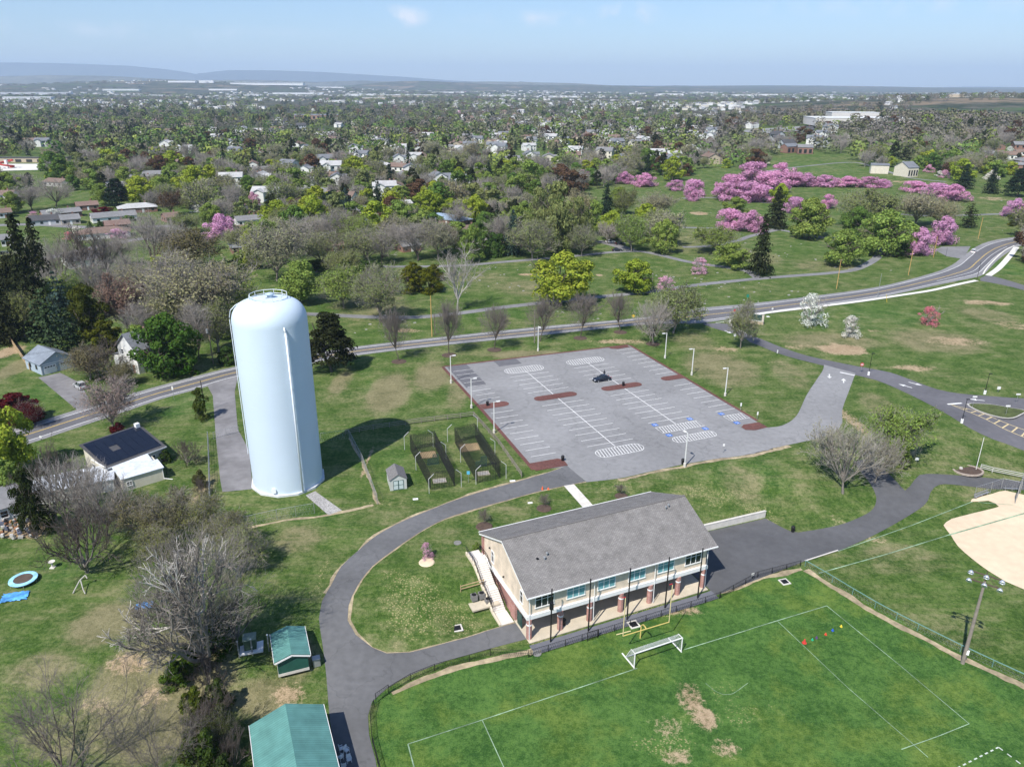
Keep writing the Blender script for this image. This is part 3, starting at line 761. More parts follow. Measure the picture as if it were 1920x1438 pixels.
# strip of paving in front of the arcade and the concrete floor under it
sheet('front_path', lin([BA + BU * -0.3 + BW * -1.0, BA + BU * 29.75 + BW * -1.0, BA + BU * 29.75 + BW * -2.9, BA + BU * -0.3 + BW * -2.9, BA + BU * -0.3 + BW * -1.0], 1), mat('path_bluegrey', (0.14, 0.145, 0.17), 0.9, 0.1), 0.06, 1)  # one even dark blue-grey for the paving
sheet('walkway', lin(g2((1057, 911), (1076, 908), (1114, 950), (1094, 953), (1057, 911)), 1), concrete, 0.06, 1.5)

for nm, pts, w, mt in [
    ('cemetery_path', [(560, 588), (640, 592), (707, 595), (780, 595), (820, 591.7), (867, 586.7), (940, 576.7), (1000, 570), (1060, 563.5), (1120, 557), (1173, 552), (1220, 547), (1280, 538), (1347, 530), (1420, 523), (1480, 518), (1547, 513), (1597, 507), (1627, 495), (1647, 480), (1652, 462), (1640, 446), (1600, 440), (1547, 446), (1500, 438), (1457, 431), (1407, 429), (1340, 428), (1280, 427)], 3.4, path_grey),
    ('cemetery_path', [(560, 517), (599, 507), (630, 502), (700, 500), (780, 500), (867, 498), (940, 491.7), (1023, 485), (1100, 478), (1150, 473), (1200, 471.7), (1240, 479), (1290, 491), (1350, 500), (1400, 508), (1420, 521)], 3.6, path_grey),
    ('cemetery_path', [(1280, 463.5), (1323, 462), (1380, 452), (1407, 443), (1457, 431)], 3.4, path_grey),
    ('cemetery_path', [(1662, 396), (1693, 402), (1740, 405), (1800, 404), (1887, 401), (1990, 396)], 3.6, path_grey),
    ('cemetery_path', [(1280, 373), (1347, 372), (1420, 380), (1500, 384)], 3.6, path_grey),
    ('cemetery_path', [(1440, 325), (1500, 319), (1593, 314), (1640, 322), (1700, 338), (1773, 346)], 3.6, path_grey),
    ('house_driveway', [(1120, 452), (1150, 459), (1185, 470)], 5.5, drive_grey)]:
    a, b = ribbon_pts(spline(g2(*pts), 3), w)
    sheet(nm, a + b[::-1], mt, 0.03, 3)
sheet('side_road', lin(g2((1753, 469), (1765, 463), (1820, 462), (1806, 486), (1775, 481), (1753, 469)), 2), path_grey, 0.04, 3)
sheet('side_street', spline(g2((1838, 522), (1853, 517), (1890, 526), (1930, 538), (2000, 556)), 2) + spline(g2((2000, 566), (1925, 546), (1895, 538), (1862, 531), (1838, 527)), 2), asphalt_road, 0.045, 3)
for pts, w in [([(1405, 592.5), (1450, 585.5), (1530, 576), (1613, 565.5), (1700, 552.5), (1747, 545), (1800, 533), (1831, 526.5)], 1.7), ([(1853, 517.5), (1873, 503), (1893, 481), (1906, 464)], 2.2),
               ([(1843, 515), (1849, 505), (1862, 490), (1884, 470), (1902, 461)], .5), ([(1371, 612), (1369, 602), (1380, 596), (1407, 591)], .7), ([(1371, 612), (1390, 622), (1400, 626)], .5)]:
    a, b = ribbon_pts(spline(g2(*pts), 2), w)
    sheet('sidewalk', a + b[::-1], mat('sidewalk_concrete', (0.70, 0.68, 0.63), 0.85, 0.08, 0.8), 0.14, 1.5)
sheet('garage_driveway', lin(g2((72, 708), (113, 699), (150, 718), (165, 745), (172, 763), (146, 770), (72, 708)), 1.5), drive_grey, 0.03, 2)
sheet('tower_driveway', lin(g2((388, 722), (446, 706), (440, 735), (446, 805), (467, 844), (474, 917), (417, 922.5), (413, 900), (405, 823), (399, 742), (388, 722)), 1.5), drive_grey, 0.045, 1.5)
for pts in ([(-60, 500), (0, 497), (60, 490), (150, 470), (250, 450), (330, 444), (400, 452)], [(-60, 425), (60, 421), (180, 427), (330, 424)], [(640, 428), (720, 418), (800, 414)]):
    a, b = ribbon_pts(spline(g2(*pts), 4), 7); sheet('street', a + b[::-1], drive_grey, 0.02, 5)
sheet('infield', spline(g2((1769, 985), (1774, 979), (1784, 973), (1830, 961), (1873, 950), (1866, 944), (1853, 939), (1838, 940), (1820, 941), (1822, 936), (1860, 926), (1885, 920), (1920, 928), (2100, 950), (2240, 1020), (2150, 1120), (2000, 1130), (1920, 1105), (1885, 1090), (1854, 1071), (1823, 1048), (1796, 1024), (1783, 1004)), 1.5, True), sand, 0.05, 2)
m = MB()
for pts, w in [([(1823, 941), (1710, 985), (1571, 1034)], .14), ([(1930, 960), (1780, 1003)], .3), ([(1780, 1003), (1660, 1040), (1535, 1075)], .16), ([(1834, 942), (1900, 947)], .12),
               ([(765, 1395), (904, 1350), (1195, 1253)], .12), ([(1283, 1218), (1457, 1164), (1550, 1136)], .12), ([(1550, 1136), (1690, 1250), (1817, 1357), (1760, 1380), (1690, 1405)], .1), ([(765, 1395), (782, 1460)], .14),
               ([(904, 1350), (950, 1450)], .1), ([(1457, 1164), (1590, 1290), (1700, 1385), (1740, 1420)], .08)]:
    ribbon(m, lin(g2(*pts), 1), w, 0.07)
ribbon(m, spline(g2((1323, 1281), (1345, 1298), (1370, 1302), (1402, 1281)), .6), .07, .07)
m.build('field_lines', paint_worn)['kind'] = 'structure'
m = MB()
for pts in ([(1795, 1440), (1872, 1401)], [(1872, 1401), (1930, 1445)]):
    L_ = lin(g2(*pts), .45)
    for k in range(0, len(L_) - 1, 2): ribbon(m, L_[k:k + 2], .16, .075)
m.build('goal_lines', mat('paint_chalk', (.5, .56, .48), .85, .2, 3))['kind'] = 'structure'
for pts, w in [([(1512, 1068), (1560, 1100), (1640, 1148), (1720, 1190), (1800, 1231), (1920, 1287), (1990, 1318)], 1.0), ([(990, 1222), (1100, 1190), (1160, 1171), (1300, 1125), (1400, 1094), (1502, 1066)], 1.0), ([(735, 1300), (800, 1272), (880, 1247), (990, 1222)], .7), ([(440, 996), (520, 978), (600, 968), (640, 961), (700, 947)], .6), ([(655, 822), (680, 868), (709, 945)], .6), ([(1480, 836), (1400, 855), (1280, 874), (1160, 900)], .9)]:
    m = MB(); ribbon(m, spline(g2(*pts), 1), w, 0.035, jit=.7); m.build('bare_verge', earth_edge)['kind'] = 'structure'
# ------------------------------------------------------------------ trees
leafM = leaf_mat('leaf_clumps', 0.30, 0.28)
needleM = leaf_mat('needle_sprays', 0.12, 0.32)
blossomM = leaf_mat('blossom_sprays', 0.35, 0.22)
barkM = mat('bark', (0.115, 0.095, 0.078), 0.95, 0.25, 3.0)
barkPale = mat('bark_pale', (0.42, 0.40, 0.37), 0.9, 0.25, 3.0)
barkMid = mat('bark_mid', (0.22, 0.195, 0.17), 0.95, 0.25, 3.0)
def twig_mat(name, c): return mat(name, c, 0.95, 0.25, 0.8, spec=0.1)
twigGrey = twig_mat('twig_grey', (0.33, 0.30, 0.27))
twigDark = twig_mat('twig_dark', (0.105, 0.088, 0.078))
twigPale = twig_mat('twig_pale', (0.50, 0.47, 0.43))
twigRed = twig_mat('twig_red', (0.20, 0.115, 0.095))

def unit(v): return v / (np.linalg.norm(v, axis=-1, keepdims=True) + 1e-9)

def leaf_quads(P, Nn, size, r2, tip=0.42, asp=0.75):
    """bent leaf-clump faces at points P, roughly facing Nn: two triangles folded along the middle"""
    n = len(P)
    Nv = unit(Nn + r2.normal(0, tip, (n, 3)))
    a = unit(np.cross(Nv, r2.normal(0, 1, (n, 3)))); b = np.cross(Nv, a)
    s = (size * r2.uniform(0.6, 1.35, n))[:, None]
    V = np.empty((n, 4, 3))
    V[:, 0] = P - a * s * .5; V[:, 1] = P - b * s * asp * .5 + Nv * s * .18; V[:, 2] = P + a * s * .5; V[:, 3] = P + b * s * asp * .5 + Nv * s * .10
    return V.reshape(-1, 3), np.arange(n * 4).reshape(-1, 4)

def tubes(S, n=3):
    """segments (p0, p1, r0, r1) as open n-sided tubes"""
    S = np.asarray(S, float); k = len(S)
    p0, p1, r0, r1 = S[:, :3], S[:, 3:6], S[:, 6], S[:, 7]
    d = unit(p1 - p0); h = np.where(np.abs(d[:, 2:3]) < .9, np.array([[0, 0, 1.]]), np.array([[1., 0, 0]]))
    a = unit(np.cross(d, h)); b = np.cross(d, a)
    V = np.empty((k, 2 * n, 3))
    for i in range(n):
        t = 2 * math.pi * i / n; o = a * math.cos(t) + b * math.sin(t)
        V[:, i] = p0 + o * r0[:, None]; V[:, n + i] = p1 + o * r1[:, None]
    F = []
    base = np.arange(k)[:, None] * 2 * n
    for i in range(n): F.append(base + np.array([[i, (i + 1) % n, n + (i + 1) % n, n + i]]))
    return V.reshape(-1, 3), np.concatenate(F)

def crown_leaves(seed, shape='round', lobes=34, per=90, size=0.07, gap=0.12, base=0.22, flat=1.0):
    """leaf-clump cloud inside a unit tree: height 1, radius 0.5"""
    r2 = np.random.default_rng(seed)
    P, N_ = [], []
    i = 0
    while i < lobes:
        t = r2.uniform(0, 1); a = r2.uniform(0, 2 * math.pi); z = base + (1 - base) * t
        if shape == 'round': R_ = 0.5 * math.sqrt(max(0.02, 1 - (2 * t - 0.86) ** 2 * (0.80 if t < .43 else 0.85)))
        elif shape == 'spread': R_ = 0.5 * (0.75 + .5 * t if t < .5 else 1.0 * math.sqrt(max(0.03, 1 - (2 * t - 1) ** 2)))
        elif shape == 'column': R_ = 0.5 * min(1, t * 6 + .5) * math.sqrt(max(0.03, 1 - t ** 3))
        elif shape == 'dome': R_ = 0.5 * math.sqrt(max(0.03, 1 - t ** 2.2))
        elif shape == 'tall': R_ = 0.5 * math.sqrt(max(0.03, 1 - (2 * t - .75) ** 2 * .64))
        rr = R_ * (r2.uniform(0.35, 0.93) if r2.uniform() < .8 else r2.uniform(0, .4))
        c = np.array([rr * math.cos(a), rr * math.sin(a), z - 0.04])
        lr = r2.uniform(0.085, 0.15) * (1.15 - .35 * t)
        c[2] = min(c[2], 1 - lr * .75)
        d = unit(r2.normal(0, 1, (per, 3)) + np.array([0, 0, .35]) + np.array([c[0], c[1], 0]) * 1.2)
        k = r2.uniform(0.55, 1.05, (per, 1))
        p = c + d * k * lr * np.array([1.15, 1.15, .78 * flat])
        P.append(p); N_.append(d); i += 1
    P = np.concatenate(P); N_ = np.concatenate(N_)
    keep = r2.uniform(0, 1, len(P)) > gap
    return leaf_quads(P[keep], N_[keep], size, r2)

def branches(seed, spread=0.5, levels=4, limbs=6, kids=(5, 5, 5), trunk_h=0.25, trunk_r=0.026, up=0.75, droop=0.0, multi=1, wig=.16, minr=.0013, taper=.55, fill=(0.38, 1.0)):
    """recursive skeleton of a unit tree: list of segments per level"""
    r2 = np.random.default_rng(seed)
    segs = [[] for _ in range(levels + 1)]; tips = []
    def grow(p, d, L, r, lv):
        n = 4 if lv <= 1 else 3 if lv < levels else 2
        pts = [p]; dirs = []
        for k in range(n):
            d = unit(d + r2.normal(0, wig, 3) + np.array([0, 0, (.10 if lv < 3 else .04) - droop * (lv >= 2) * .12]))
            q_ = pts[-1] + d * L / n
            r_a = r * (1 - (1 - taper) * k / n); r_b = r * (1 - (1 - taper) * (k + 1) / n)
            if lv == levels: r_b = minr * .5 if k == n - 1 else r_b
            segs[lv].append((*pts[-1], *q_, max(minr, r_a), max(minr * .6, r_b)))
            pts.append(q_); dirs.append(d)
        if lv == levels:
            tips.append(pts[-1]); return
        c = kids[min(lv, len(kids) - 1)] if lv > 0 else limbs
        for j in range(c):
            f = r2.uniform(*fill) if lv > 0 else r2.uniform(.8, 1.0)
            if j == 0 and lv > 0: f = 1.0
            i = min(n - 1, int(f * n)); w = f * n - i
            b = pts[i] * (1 - w) + pts[i + 1] * w
            a = r2.normal(0, 1, 3); a -= dirs[i] * (a @ dirs[i]); a = unit(a)
            ang = r2.uniform(.35, .95) if lv > 0 else spread * r2.uniform(.45, 1.25)
            if j == 0 and lv > 0: ang *= .35
            if lv == 0:
                t = 2 * math.pi * (j + r2.uniform(-.3, .3)) / c; a = np.array([math.cos(t), math.sin(t), 0])
                if j == c - 1: ang *= .2
            nd = unit(dirs[i] * math.cos(ang) + a * math.sin(ang) + np.array([0, 0, up * .14 if lv < 2 else .02]))
            k = (.62 if lv > 0 else 1.0) * r2.uniform(.75, 1.2)
            L2 = (1 - trunk_h) * .62 * k if lv == 0 else L * k * (1 - .25 * f)
            grow(b, nd, L2, r * (.62 if lv == 0 else .55) * r2.uniform(.8, 1.1), lv + 1)
    for k in range(multi):
        d0 = np.array([0, 0, 1.]) if multi == 1 else unit(np.array([math.cos(k * 2.4) * .45, math.sin(k * 2.4) * .45, 1]))
        grow(np.array([0, 0, -0.02]), d0, trunk_h, trunk_r * (1 if multi == 1 else .7), 0)
    segs = [np.array(s) for s in segs]; tips = np.array(tips)
    # fit into height 1 / radius .5
    allp = np.concatenate([s[:, 3:6] for s in segs]); zk = 1 / np.percentile(allp[:, 2], 99.7); xk = .5 / np.percentile(np.hypot(allp[:, 0], allp[:, 1]), 97)
    sc = np.array([xk, xk, zk])
    for s in segs: s[:, :3] *= sc; s[:, 3:6] *= sc
    return segs, tips * sc

def spruce(seed, levels=30, per=9, rad=.5, base=.05, size=.055, power=.9, droop=.35, rag=.25):
    r2 = np.random.default_rng(seed); P, N_ = [], []
    for k in range(levels):
        t = (k + r2.uniform(0, 1)) / levels; z = base + (1 - base) * t
        L = rad * (1 - t) ** power * r2.uniform(1 - rag, 1.0) + .012
        for j in range(per):
            a = r2.uniform(0, 2 * math.pi); l = L * r2.uniform(.7, 1.05); n = max(2, int(l / size * 2.2))
            s = np.linspace(.12, 1, n)
            x = l * s; zz = z - droop * l * s * s * .8 + .10 * l * s
            p = np.stack([x * math.cos(a), x * math.sin(a), zz], 1) + r2.normal(0, size * .3, (n, 3)) * np.array([1, 1, .5])
            P.append(p); N_.append(np.tile(np.array([math.cos(a) * .5, math.sin(a) * .5, .9]), (n, 1)))
    return leaf_quads(np.concatenate(P), np.concatenate(N_), size, r2, .45, .6)

def pine(seed, pads=60, per=60, size=.055):
    r2 = np.random.default_rng(seed); P, N_ = [], []
    for k in range(pads):
        t = r2.uniform(0, 1) ** .8; z = .14 + .84 * t; Rm = .5 * (1 - t * .82) * r2.uniform(.55, 1.0) if t > .1 else .42 * r2.uniform(.5, 1)
        a = r2.uniform(0, 2 * math.pi); c = np.array([Rm * math.cos(a), Rm * math.sin(a), z])
        lr = r2.uniform(.09, .16) * (1.1 - .5 * t)
        d = unit(r2.normal(0, 1, (per, 3)) + np.array([math.cos(a) * .3, math.sin(a) * .3, .4]))
        P.append(c + d * r2.uniform(.4, 1.05, (per, 1)) * lr * np.array([1.2, 1.2, .42])); N_.append(d)
    return leaf_quads(np.concatenate(P), np.concatenate(N_), size, r2, .5, .6)

def round_fill(seed, n, z0=.60, rx=.46, rz=.37):
    """points spread through a rounded crown, and the outward direction at each"""
    r2 = np.random.default_rng(seed); d = unit(r2.normal(0, 1, (n, 3))); k = r2.uniform(.15, 1, (n, 1)) ** .45
    lump = 1 + .16 * np.sin(d[:, :1] * 5 + seed) * np.sin(d[:, 1:2] * 6 + 1) + .12 * np.sin(d[:, 2:] * 7 + seed)
    P = d * k * lump * np.array([rx, rx, rz]) + np.array([0, 0, z0])
    return P, unit(P - np.array([0, 0, .22]))
def fine_twigs(seed, n, r, L=(.05, .10)):
    r2 = np.random.default_rng(seed + 5); P, D = round_fill(seed, n); D = unit(D + r2.normal(0, .35, (n, 3)))
    return np.concatenate([P - D * r2.uniform(*L, (n, 1)), P, np.full((n, 1), r), np.full((n, 1), r * .5)], 1)

class Kind: pass
LIB = {}
def add_kind(key, trunk, crown):
    """trunk, crown: meshes"""
    k = Kind(); k.trunk = trunk; k.crown = crown; LIB.setdefault(key, []).append(k)

def seg_mesh(name, segs, m, n=5):
    V, F = tubes(np.concatenate(segs), n); return np_mesh(name, V, F, m, smooth=True)

def join(parts, mats, name):
    V = []; F = []; mi = []; o = 0
    for i, (v, f) in enumerate(parts):
        V.append(v); F.append(f + o); mi += [i] * len(f); o += len(v)
    return np_mesh(name, np.concatenate(V), np.concatenate(F), mats, mi)

for s in range(3):   # leafing maples: bright spring crowns
    sg, tp = branches(20 + s, .75, 3, 6, (4, 4), .30, .028)
    add_kind('leafy', seg_mesh('trunk', sg[:3], barkM), np_mesh('crown', *crown_leaves(40 + s, ('round', 'spread', 'round')[s], 50, 170, .046, .1, .20, 1.35), leafM))
for s in range(2):
    sg, tp = branches(25 + s, .55, 3, 6, (4, 4), .28, .024)
    add_kind('tallleaf', seg_mesh('trunk', sg[:3], barkM), np_mesh('crown', *crown_leaves(45 + s, 'tall', 56, 140, .042, .15, .14), leafM))
for s in range(3):   # budding trees: skeleton with scattered young leaves
    sg, tp = branches(60 + s, .85, 4, 8, (6, 6, 5), .22, .024, minr=.0013)
    r2 = np.random.default_rng(s)
    fine = np.concatenate(sg[3:])
    pick = fine[r2.integers(0, len(fine), 8000)]; w = r2.uniform(.2, 1.2, (8000, 1))
    P = pick[:, :3] * (1 - w) + pick[:, 3:6] * w + r2.normal(0, .012, (8000, 3))
    fine = np.concatenate([fine, fine_twigs(s, 1400, .0013)]); P2, _ = round_fill(s + 9, 4200); P = np.concatenate([P, P2])
    lq = leaf_quads(P, unit(P - np.array([0, 0, .5])) + np.array([0, 0, .5]), .024, r2, .8)
    add_kind('budding', seg_mesh('trunk', sg[:3], barkMid, 4), join([tubes(fine), lq], [twigGrey, leafM], 'crown'))
for s in range(2):   # sparse budding: more twig than leaf
    sg, tp = branches(70 + s, .85, 4, 9, (6, 6, 6), .20, .020, minr=.0013)
    r2 = np.random.default_rng(50 + s); fine = np.concatenate(sg[3:])
    pick = fine[r2.integers(0, len(fine), 5200)]; w = r2.uniform(.3, 1.2, (5200, 1))
    P = pick[:, :3] * (1 - w) + pick[:, 3:6] * w + r2.normal(0, .01, (5200, 3))
    fine = np.concatenate([fine, fine_twigs(s + 30, 2000, .0013)]); P2, _ = round_fill(s + 39, 2600); P = np.concatenate([P, P2])
    lq = leaf_quads(P, unit(P - np.array([0, 0, .5])) + np.array([0, 0, .5]), .020, r2, .8)
    add_kind('sparse', seg_mesh('trunk', sg[:3], barkMid, 4), join([tubes(fine), lq], [twigGrey, leafM], 'crown'))
sg, tp = branches(78, .95, 4, 9, (6, 6, 6), .18, .019, minr=.0012)
r2 = np.random.default_rng(78); fine = np.concatenate(sg[3:]); pick = fine[r2.integers(0, len(fine), 3000)]; P = pick[:, 3:6] + r2.normal(0, .012, (3000, 3))
add_kind('wispy', seg_mesh('trunk', sg[:3], barkMid, 4), join([tubes(np.concatenate([fine, fine_twigs(77, 1100, .0011)])), leaf_quads(P, unit(P - np.array([0, 0, .5])), .015, r2, .8)], [twig_mat('twig_ash', (.36, .335, .30)), leafM], 'crown'))
for s in range(3):   # bare trees
    sg, tp = branches(80 + s, (.65, .85, .5)[s], 4, 9, (6, 6, 6), .20, .019, minr=.0013)
    add_kind('bare', seg_mesh('trunk', sg[:2], barkM, 5), seg_mesh('crown', sg[2:] + [fine_twigs(60 + s, 2200, .0012)], twigGrey, 3))
for s in range(2):   # small street trees in a row, upright
    sg, tp = branches(90 + s, .62, 4, 10, (5, 6, 6), .28, .017, minr=.0016)
    add_kind('upright', seg_mesh('trunk', sg[:2], barkM, 5), seg_mesh('crown', sg[2:] + [fine_twigs(80 + s, 1500, .0018)], twig_mat('twig_brown', (.20, .175, .155)), 3))
sg, tp = branches(95, .55, 4, 8, (6, 6, 5), .26, .020, minr=.0016)
add_kind('palebare', seg_mesh('trunk', sg[:3], barkPale, 5), seg_mesh('crown', sg[3:], twigGrey, 3))
for s in range(2): # rough bare orchard trees with heavy limbs
    sg, tp = branches(100 + s, 1.0, 4, 6, (5, 6, 6), .12, .026, minr=.0015, wig=.24, multi=2)
    add_kind('gnarled', seg_mesh('trunk', sg[:2], barkMid, 5), seg_mesh('crown', sg[2:], twigDark, 3))
for s in range(2):
    add_kind('spruce', seg_mesh('trunk', [np.array([(0, 0, -.02, 0, 0, .9, .018, .004)])], barkM), np_mesh('crown', *spruce(110 + s, 34, 10, .5, .04, .055, .8, .3, .3), needleM))
add_kind('layered', seg_mesh('trunk', [np.array([(0, 0, -.02, 0, 0, .9, .016, .004)])], barkM), np_mesh('crown', *spruce(115, 16, 9, .5, .06, .06, .55, .15, .45), needleM))
for s in range(2):
    sg, tp = branches(120 + s, .9, 2, 7, (4,), .35, .03)
    add_kind('pine', seg_mesh('trunk', sg[:2], barkM), np_mesh('crown', *pine(122 + s, 95, 90, .046), needleM))
for s in range(3):
    sg, tp = branches(130 + s, .9, 3, 6, (4, 4), .2, .03)
    add_kind('cherry', seg_mesh('trunk', sg[:3], barkM, 4), np_mesh('crown', *crown_leaves(133 + s, 'dome', 46, 150, .042, .22, .12, 1.7), blossomM))
sg, tp = branches(140, .9, 3, 6, (4, 4), .15, .03)
add_kind('openbloom', seg_mesh('trunk', sg[:4], twigGrey, 4), np_mesh('crown', *crown_leaves(141, 'dome', 44, 48, .045, .1, .10), blossomM))
for s in range(2):
    sg, tp = branches(150 + s, 1.0, 2, 6, (4,), .1, .03, multi=2)
    add_kind('shrub', seg_mesh('trunk', sg[:3], barkM, 4), np_mesh('crown', *crown_leaves(151 + s, 'dome', 40, 130, .058, .1, .02), leafM))
sg, tp = branches(160, .3, 2, 4, (3,), .3, .03)
add_kind('column', seg_mesh('trunk', sg[:1], barkM, 4), np_mesh('crown', *crown_leaves(161, 'column', 46, 90, .06, .08, .03), needleM))
for s in range(2):   # wide thin bare trees seen close from above
    sg, tp = branches(170 + s, 1.0, 4, 8, (6, 6, 6), .14, .0085, minr=.0008, wig=.2)
    add_kind('thinbare', seg_mesh('trunk', sg[:2], barkM, 5), seg_mesh('crown', sg[2:] + [fine_twigs(70 + s, 2200, .0006, (.03, .07))], twig_mat('twig_soft', (.17, .15, .135)), 3))
# low-detail trees for the middle distance: one mesh each, trunk and crown materials
for key, cr, mt in [('leafy', lambda s: crown_leaves(s, 'round', 40, 95, .066, .08, .14, 1.25), leafM), ('leafy', lambda s: crown_leaves(s, 'spread', 40, 95, .066, .08, .14, 1.3), leafM), ('leafy', lambda s: crown_leaves(s, 'tall', 40, 95, .062, .1, .10), leafM),
                    ('cherry', lambda s: crown_leaves(s, 'dome', 30, 80, .062, .1, .12, 1.4), blossomM),
                    ('spruce', lambda s: spruce(s, 18, 8, .5, .05, .085), needleM), ('pine', lambda s: pine(s, 34, 34, .085), needleM)]:
    s_ = 300 + len(LIB.get('far_' + key, [])) * 7
    add_kind('far_' + key, None, join([cr(s_), tubes(np.array([(0, 0, -.03, 0, 0, .5, .025, .012)]), 4)], [mt, barkM], 'tree'))
for s in range(3):
    sg, tp = branches(330 + s, .8, 3, 9, (7, 8), .18, .022, minr=.0042)
    sg = sg + [fine_twigs(90 + s, 420, .0042, (.08, .15))]; add_kind('far_bare', None, seg_mesh('tree', sg, twigGrey, 3))
    r2 = np.random.default_rng(s); fine = sg[3]
    pick = fine[r2.integers(0, len(fine), 1700)]; P = np.concatenate([pick[:, 3:6] + r2.normal(0, .035, (1700, 3)), round_fill(s + 70, 700)[0]])
    add_kind('far_budding', None, join([tubes(np.concatenate(sg)), leaf_quads(P, unit(P - np.array([0, 0, .5])), .042, r2, .8)], [twigGrey, leafM], 'tree'))

C_ = dict(yellow=(0.29, 0.35, 0.045), lime=(0.21, 0.285, 0.066), green=(0.12, 0.20, 0.045), deep=(0.050, 0.090, 0.022), olive=(0.20, 0.23, 0.085), tan=(0.27, 0.262, 0.145), pinkbud=(0.27, 0.195, 0.175), brown=(0.125, 0.075, 0.045),
          red=(0.105, 0.016, 0.020), spruce=(0.020, 0.034, 0.020), blue=(0.040, 0.068, 0.058), darkpine=(0.030, 0.036, 0.016), pine=(0.045, 0.068, 0.032), pink=(0.68, 0.36, 0.55), palepink=(0.66, 0.40, 0.52), white=(0.72, 0.70, 0.64), coral=(0.64, 0.22, 0.27),
          yew=(0.115, 0.125, 0.014), grey=(0.2, 0.18, 0.15))
def tint(c, k=0.10):
    b = 1 + rnd.uniform(-k, k); return (min(1, c[0] * b * (1 + rnd.uniform(-.06, .06))), min(1, c[1] * b), min(1, c[2] * b), 1)

def plant(name, key, base, h, w, col, label, cat, group, rz=None, var=None, d=None):
    """a tree: Empty at its foot > trunk, crown"""
    ks = LIB[key]; k = ks[rnd.randrange(len(ks))] if var is None else ks[var % len(ks)]
    rz = rnd.uniform(0, 6.28) if rz is None else rz
    if k.trunk is None:
        o = bpy.data.objects.new(name, k.crown); COL.objects.link(o); o.location = tuple(map(float, base)); o.rotation_euler = (0, 0, rz)
        o.scale = (w, w, h); o.color = tint(col); return tag(o, label, cat, group)
    e = empty(name, base, rz, label, cat, group); e.scale = (w, d or w, h)
    for n_, me in (('trunk', k.trunk), ('crown', k.crown)):
        c = bpy.data.objects.new(n_, me); COL.objects.link(c); c.parent = e; c.color = tint(col)
    return e
# ------------------------------------------------------------------ materials of built things
siding = brick_mat('siding_cream', (0.74, 0.62, 0.49), (0.72, 0.60, 0.475), (0.62, 0.52, 0.41), 1.0, 0.7, 6.0, 0.18, 0.012, (R(90), 0, 0))
siding_plain = mat('siding_plain', (0.64, 0.56, 0.44), 0.7, 0.05, 1.0)
trim_white = mat('trim_white', (0.78, 0.78, 0.77), 0.55, 0.05, 2.0)
brick_red = brick_mat('brick_red', (0.36, 0.15, 0.125), (0.43, 0.21, 0.18), (0.42, 0.33, 0.29), 1.0, 0.9, .45, .16, .02, (R(90), 0, 0))
brick_dull = mat('brick_dull', (0.25, 0.145, 0.115), 0.9, 0.25, 3.0)
shingle = brick_mat('shingle_grey', (0.205, 0.196, 0.188), (0.275, 0.262, 0.252), (0.138, 0.131, 0.126), 1.0, 0.95, .42, .17, .03)
glass_dark = mat('glass_dark', (0.02, 0.026, 0.032), 0.08, 0.1, 1.0, spec=0.6)
glass_teal = mat('glass_teal', (0.16, 0.36, 0.40), 0.2, 0.12, 0.9, var2=0.2, scale2=0.6, spec=0.6)
metal_black = mat('metal_black', (0.012, 0.012, 0.014), 0.5, 0.1, 3)
metal_grey = mat('metal_grey', (0.38, 0.39, 0.40), 0.45, 0.1, 3, metal=0.5)
metal_white = mat('metal_white', (0.72, 0.72, 0.70), 0.5, 0.06, 3)
metal_green = mat('metal_green', (0.035, 0.12, 0.085), 0.5, 0.12, 2)
rail_green = mat('rail_green', (0.13, 0.26, 0.24), 0.5, 0.12, 2)
wood_grey = mat('wood_grey', (0.22, 0.195, 0.165), 0.95, 0.25, 3)
wood_tan = mat('wood_tan', (0.40, 0.29, 0.17), 0.9, 0.2, 3)
pole_wood = mat('pole_wood', (0.24, 0.185, 0.135), 0.95, 0.22, 2)
pole_yellow = mat('pole_yellowed', (0.46, 0.30, 0.11), 0.9, 0.15, 2)
rubber = mat('rubber', (0.015, 0.015, 0.016), 0.8, 0.1)
door_green = mat('door_green', (0.015, 0.06, 0.05), 0.5, 0.1)

# ------------------------------------------------------------------ clubhouse
BR = math.atan2(BU[1], BU[0])
CH = empty('clubhouse', (BA[0], BA[1], LOW), BR, 'two storey cream clubhouse with long grey shingle roof and brick arcade by the playing field', 'clubhouse')
def gable_solid(mb, x0, x1, y0, y1, z0, ze, zr, yr=None, mi=0):
    """pentagon prism, ridge along x"""
    yr = (y0 + y1) / 2 if yr is None else yr
    a = [(x0, y0, z0), (x0, y1, z0), (x0, y1, ze), (x0, yr, zr), (x0, y0, ze)]
    b = [(x1,) + p[1:] for p in a]
    return mb.add(a + b, [(4, 3, 2, 1, 0), (5, 6, 7, 8, 9), (0, 1, 6, 5), (1, 2, 7, 6), (2, 3, 8, 7), (3, 4, 9, 8), (4, 0, 5, 9)], mi)
m = MB(); gable_solid(m, 0.05, 29.3, 0.35, 16.6, 3.85, 7.35, 10.85, 8.45); m.build('upper_wall', siding, CH)
m = MB(); m.box((14.7, 10.5, 1.72), (29.0, 12.0, 3.44)); m.build('lower_wall', brick_red, CH)
m = MB(); m.box((14.675, 8.45, 3.64), (29.7, 16.6, .42)); m.box((14.675, .2, 3.62), (29.75, .3, .62)); m.box((-.08, 8.4, 3.62), (.26, 16.1, .55)); m.build('floor_band', trim_white, CH)
m = MB()
m.slab([(-.35, -.35, 7.27), (30.65, -.35, 7.27), (30.65, 8.45, 11.15), (-.35, 8.45, 11.15)], .16)
m.slab([(30.65, 17.25, 7.27), (-.35, 17.25, 7.27), (-.35, 8.45, 11.151), (30.65, 8.45, 11.151)], .16)
